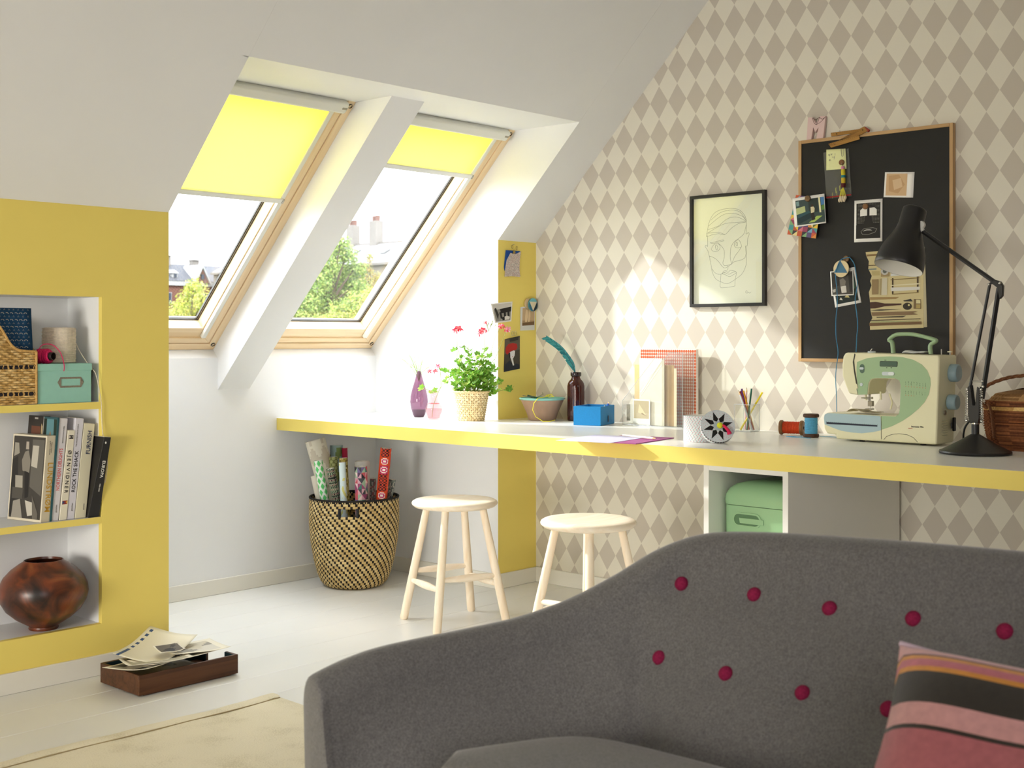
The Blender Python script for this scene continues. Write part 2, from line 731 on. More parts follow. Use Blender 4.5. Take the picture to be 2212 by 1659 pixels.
side('wall_niche_left', XL, -.02)
side('wall_niche_right', XN, .02)
o = MB().prism([(XL, YT, zt), (XN, YT, zt), (XN, WT[0] + .14, zt + .006), (XL, WT[0] + .14, zt + .006)], (0, 0, .02)).build(
    'ceiling_niche_top', 'paint_white')
o['kind'] = 'structure'
# rafter between the windows
XB0, XB1 = 3.0905, 3.256
ybt = BEAM - zt - .004
prof = [(YB + .005, BEAM - YB - .005), (ybt, zt + .004), (WT[0] + .16, zt + .004), (WT[0] + .2, zt), (YB + .14, 1.0), (YB + .005, 1.0)]
o = MB().prism([(XB0, y, z) for y, z in prof], (XB1 - XB0, 0, 0)).build('trim_3', 'paint_white', bevel=.0015, bseg=1)
o['kind'] = 'structure'
# white caps where knee wall meets the niche (thickness of the wall edge)

# baseboards
BBH = 0.0662
sbox('baseboard_knee_left', 'paint_trim', (XW, XL + .0, YK - .012, YK, 0, BBH), bevel=.003)
sbox('baseboard_niche_left', 'paint_trim', (XL, XL + .012, YK - .012, YB, 0, BBH), bevel=.003)
sbox('baseboard_niche_back', 'paint_trim', (XL, XN, YB - .012, YB, 0, BBH), bevel=.003)
sbox('baseboard_niche_right', 'paint_trim', (XN - .012, XN, YK - .012, YB, 0, BBH), bevel=.003)
sbox('baseboard_knee_right', 'paint_trim', (XN, XG, YK - .012, YK, 0, BBH), bevel=.003)
sbox('baseboard_gable', 'paint_trim', (XG - .012, XG, YR, YK, 0, BBH), bevel=.003)

# ------------------------------------------------------------------ roof windows and their roller blinds
wood_mat('pine_u', (238, 216, 180), (226, 198, 154), 0.4, 0, .55)
wood_mat('pine_v', (238, 216, 180), (226, 198, 154), 0.4, 1, .55)
mat('gasket', (58, 58, 54), 0.5)
mat('alu_pale', (224, 224, 216), 0.35, 0.5)
glass_mat('pane', (250, 253, 252), 0.05)
mat('plug', (18, 18, 20), 0.4)
# blind cloth lets light through
m, t, b = nodes_of('blind_cloth')
MATS['blind_cloth'] = m
L = t.links
b.inputs['Base Color'].default_value = lin(246, 236, 110)
b.inputs['Roughness'].default_value = 0.8
tl = t.nodes.new('ShaderNodeBsdfTranslucent'); tl.inputs['Color'].default_value = lin(196, 184, 70)
mx = t.nodes.new('ShaderNodeMixShader'); mx.inputs[0].default_value = 0.55
L.new(b.outputs[0], mx.inputs[1]); L.new(tl.outputs[0], mx.inputs[2])
L.new(mx.outputs[0], t.nodes['Material Output'].inputs['Surface'])

R2 = sqrt(.5)


def roof(u, v, n):
    """point of the window plane: u along the wall, v up the slope, n outwards"""
    return Vector((u, WB[0] - v * R2 + n * R2, WB[1] + v * R2 + n * R2))


def rbox(mb, u0, u1, v0, v1, n0, n1):
    vs = [roof(u, v, n) for n in (n0, n1) for v in (v0, v1) for u in (u0, u1)]
    return mb.add(vs, [(0, 2, 3, 1), (4, 5, 7, 6), (0, 1, 5, 4), (2, 6, 7, 3), (0, 4, 6, 2), (1, 3, 7, 5)])


HV = 1.338
RM = Matrix(((1, 0, 0), (0, -R2, R2), (0, R2, R2)))


def bar(name, m, parent, u0, u1, v0, v1, n0, n1, bevel=.002):
    """bar with its own axes (x along u, y up the slope) so that the grain follows it"""
    o = MB().box(u0, u1, v0, v1, -n1, -n0).build(name, m, None, bevel=bevel)
    M = Matrix(((1, 0, 0, 0), (0, -R2, -R2, WB[0]), (0, R2, -R2, WB[1]), (0, 0, 0, 1)))
    o.parent = parent
    o.matrix_local = Matrix.Translation(-world_of(parent)) @ M
    return o


def mitre(name, m, parent, pts, n0, n1, bevel=.0015):
    o = MB().prism([(u, v, -n0) for u, v in pts], (0, 0, -(n1 - n0))).build(name, m, None, bevel=bevel)
    M = Matrix(((1, 0, 0, 0), (0, -R2, -R2, WB[0]), (0, R2, -R2, WB[1]), (0, 0, 0, 1)))
    o.parent = parent
    o.matrix_local = Matrix.Translation(-world_of(parent)) @ M
    return o


def four(parent, nm, a0, a1, b0, b1, wd, wb, n0, n1, wt=None):
    """mitred frame of four bars between outer rect a0..a1 x b0..b1"""
    wt = wt or wd
    mitre(nm + '_stile', 'pine_v', parent, [(a0, b0), (a0 + wd, b0 + wb), (a0 + wd, b1 - wt), (a0, b1)], n0, n1)
    mitre(nm + '_stile', 'pine_v', parent, [(a1, b0), (a1 - wd, b0 + wb), (a1 - wd, b1 - wt), (a1, b1)], n0, n1)
    mitre(nm + '_rail', 'pine_u', parent, [(a0, b0), (a1, b0), (a1 - wd, b0 + wb), (a0 + wd, b0 + wb)], n0, n1)
    mitre(nm + '_rail', 'pine_u', parent, [(a0, b1), (a1, b1), (a1 - wd, b1 - wt), (a0 + wd, b1 - wt)], n0, n1)


def window(name, u0, u1, vbar, label_blind):
    wn = struct(name, loc=tuple(roof((u0 + u1) / 2, 0, 0)))
    four(wn, 'frame', u0, u1, 0, HV + .05, .034, .034, 0.0, .13)
    for uu in (u0 + .017, u1 - .017):
        for vv in (.032, HV - .024):
            MB().lathe([(.0001, -.0015), (.0085, -.0015), (.0085, .004)], 16,
                       M=Matrix.Translation(roof(uu, vv, 0)) @ RM.to_4x4() @ Matrix.Rotation(pi, 4, 'X'), closed_bottom=False).build(
                'plug', 'plug', wn, smooth=40)
            MB().ring([roof(uu + .0105 * cos(q * pi / 8), vv + .0105 * sin(q * pi / 8), -.0006) for q in range(16)],
                      [roof(uu + .008 * cos(q * pi / 8), vv + .008 * sin(q * pi / 8), -.0006) for q in range(16)],
                      roof(0, 0, .002) - roof(0, 0, 0)).build('plug_ring', 'steel', wn)
    # sash: outer step, then the deep inner face down to the pane
    four(wn, 'sash', u0 + .0365, u1 - .0365, .0365, HV + .02, .034, .028, 0.004, .11)
    four(wn, 'sash_inner', u0 + .0705, u1 - .0705, .0645, HV + .0, .031, .052, 0.012, .085)
    # gasket round the pane
    g0, g1, h0, h1 = u0 + .1015, u1 - .1015, .1165, HV - .03
    for q, (e, n0, n1) in enumerate(((.0, .060, .066), (.004, .062, .069), (.008, .064, .072))):
        MB().ring([roof(g0 - .004, h0 - .004, n0), roof(g1 + .004, h0 - .004, n0), roof(g1 + .004, h1 + .004, n0), roof(g0 - .004, h1 + .004, n0)],
                  [roof(g0 + e + .003, h0 + e * .4 + .003, n0), roof(g1 - e - .003, h0 + e * .4 + .003, n0), roof(g1 - e - .003, h1 - e, n0), roof(g0 + e + .003, h1 - e, n0)],
                  roof(0, 0, n1) - roof(0, 0, n0)).build('gasket', 'gasket' if q != 1 else 'steel', wn)
    MB().poly([roof(g0, h0, .0715), roof(g1, h0, .0715), roof(g1, h1, .0715), roof(g0, h1, .0715)]).build('pane', 'pane', wn, recalc=False)
    # roller blind
    r0, r1 = u0 + .0755, u1 - .0755
    bl = thing('roller_blind', label_blind, 'blind', tuple(roof((u0 + u1) / 2, HV, 0)), 'yellow roller blinds on the roof windows')
    for sgn, uu in ((1, r0), (-1, r1)):
        bar('side_rail', 'alu_pale', bl, min(uu, uu + sgn * .021), max(uu, uu + sgn * .021), .073, HV - .03, -.006, .012, .004)
    bar('cassette', 'alu_pale', bl, u0 + .0385, u1 - .0385, HV - .052, HV - .002, -.026, .012, .012)
    bar('cassette_label', 'steel', bl, u1 - .068, u1 - .047, HV - .028, HV - .020, -.0275, -.025, .0005)
    bar('bottom_bar', 'alu_pale', bl, r0 + .003, r1 - .003, vbar - .013, vbar + .013, -.010, .004, .005)
    bar('bar_end', 'steel', bl, r1 - .011, r1 - .002, vbar - .009, vbar + .010, -.0115, .003, .001)
    mb = MB()
    mb.grid(lambda a, bb: roof(r0 + .018 + a * (r1 - r0 - .036), vbar + .01 + bb * (HV - .045 - vbar), -.001 + .0012 * sin(bb * 9) * sin(a * pi)), 6, 24)
    mb.build('cloth', 'blind_cloth', bl, smooth=60, recalc=False)
    return wn


window('window_1', XL, XB0, 0.838, 'yellow roller blind drawn halfway down the roof window beside the yellow wall')
window('window_2', XB1, XN, 1.072, 'yellow roller blind drawn a quarter down the roof window nearest the desk')
# outer roof skin round the windows keeps daylight out of the joints
mb = MB()
for (u0, u1, v0, v1) in ((XL - .3, XN + .3, HV + .04, HV + .35), (XL - .3, XN + .3, -.25, .005), (XL - .3, XL + .004, -.1, HV + .1),
                         (XN - .004, XN + .3, -.1, HV + .1), (XB0 - .004, XB1 + .004, -.1, HV + .1)):
    rbox(mb, u0, u1, v0, v1, .131, .15)
o = mb.build('roof', 'gasket')
o['kind'] = 'structure'
# outer masonry skins so that the closed voids behind the knee walls stay dark
sbox('wall_outer', 'paint_white', (XW, XL - .02, YK + .25, YK + .3, 0, HK), (XN + .02, XG, YK + .25, YK + .3, 0, HK))
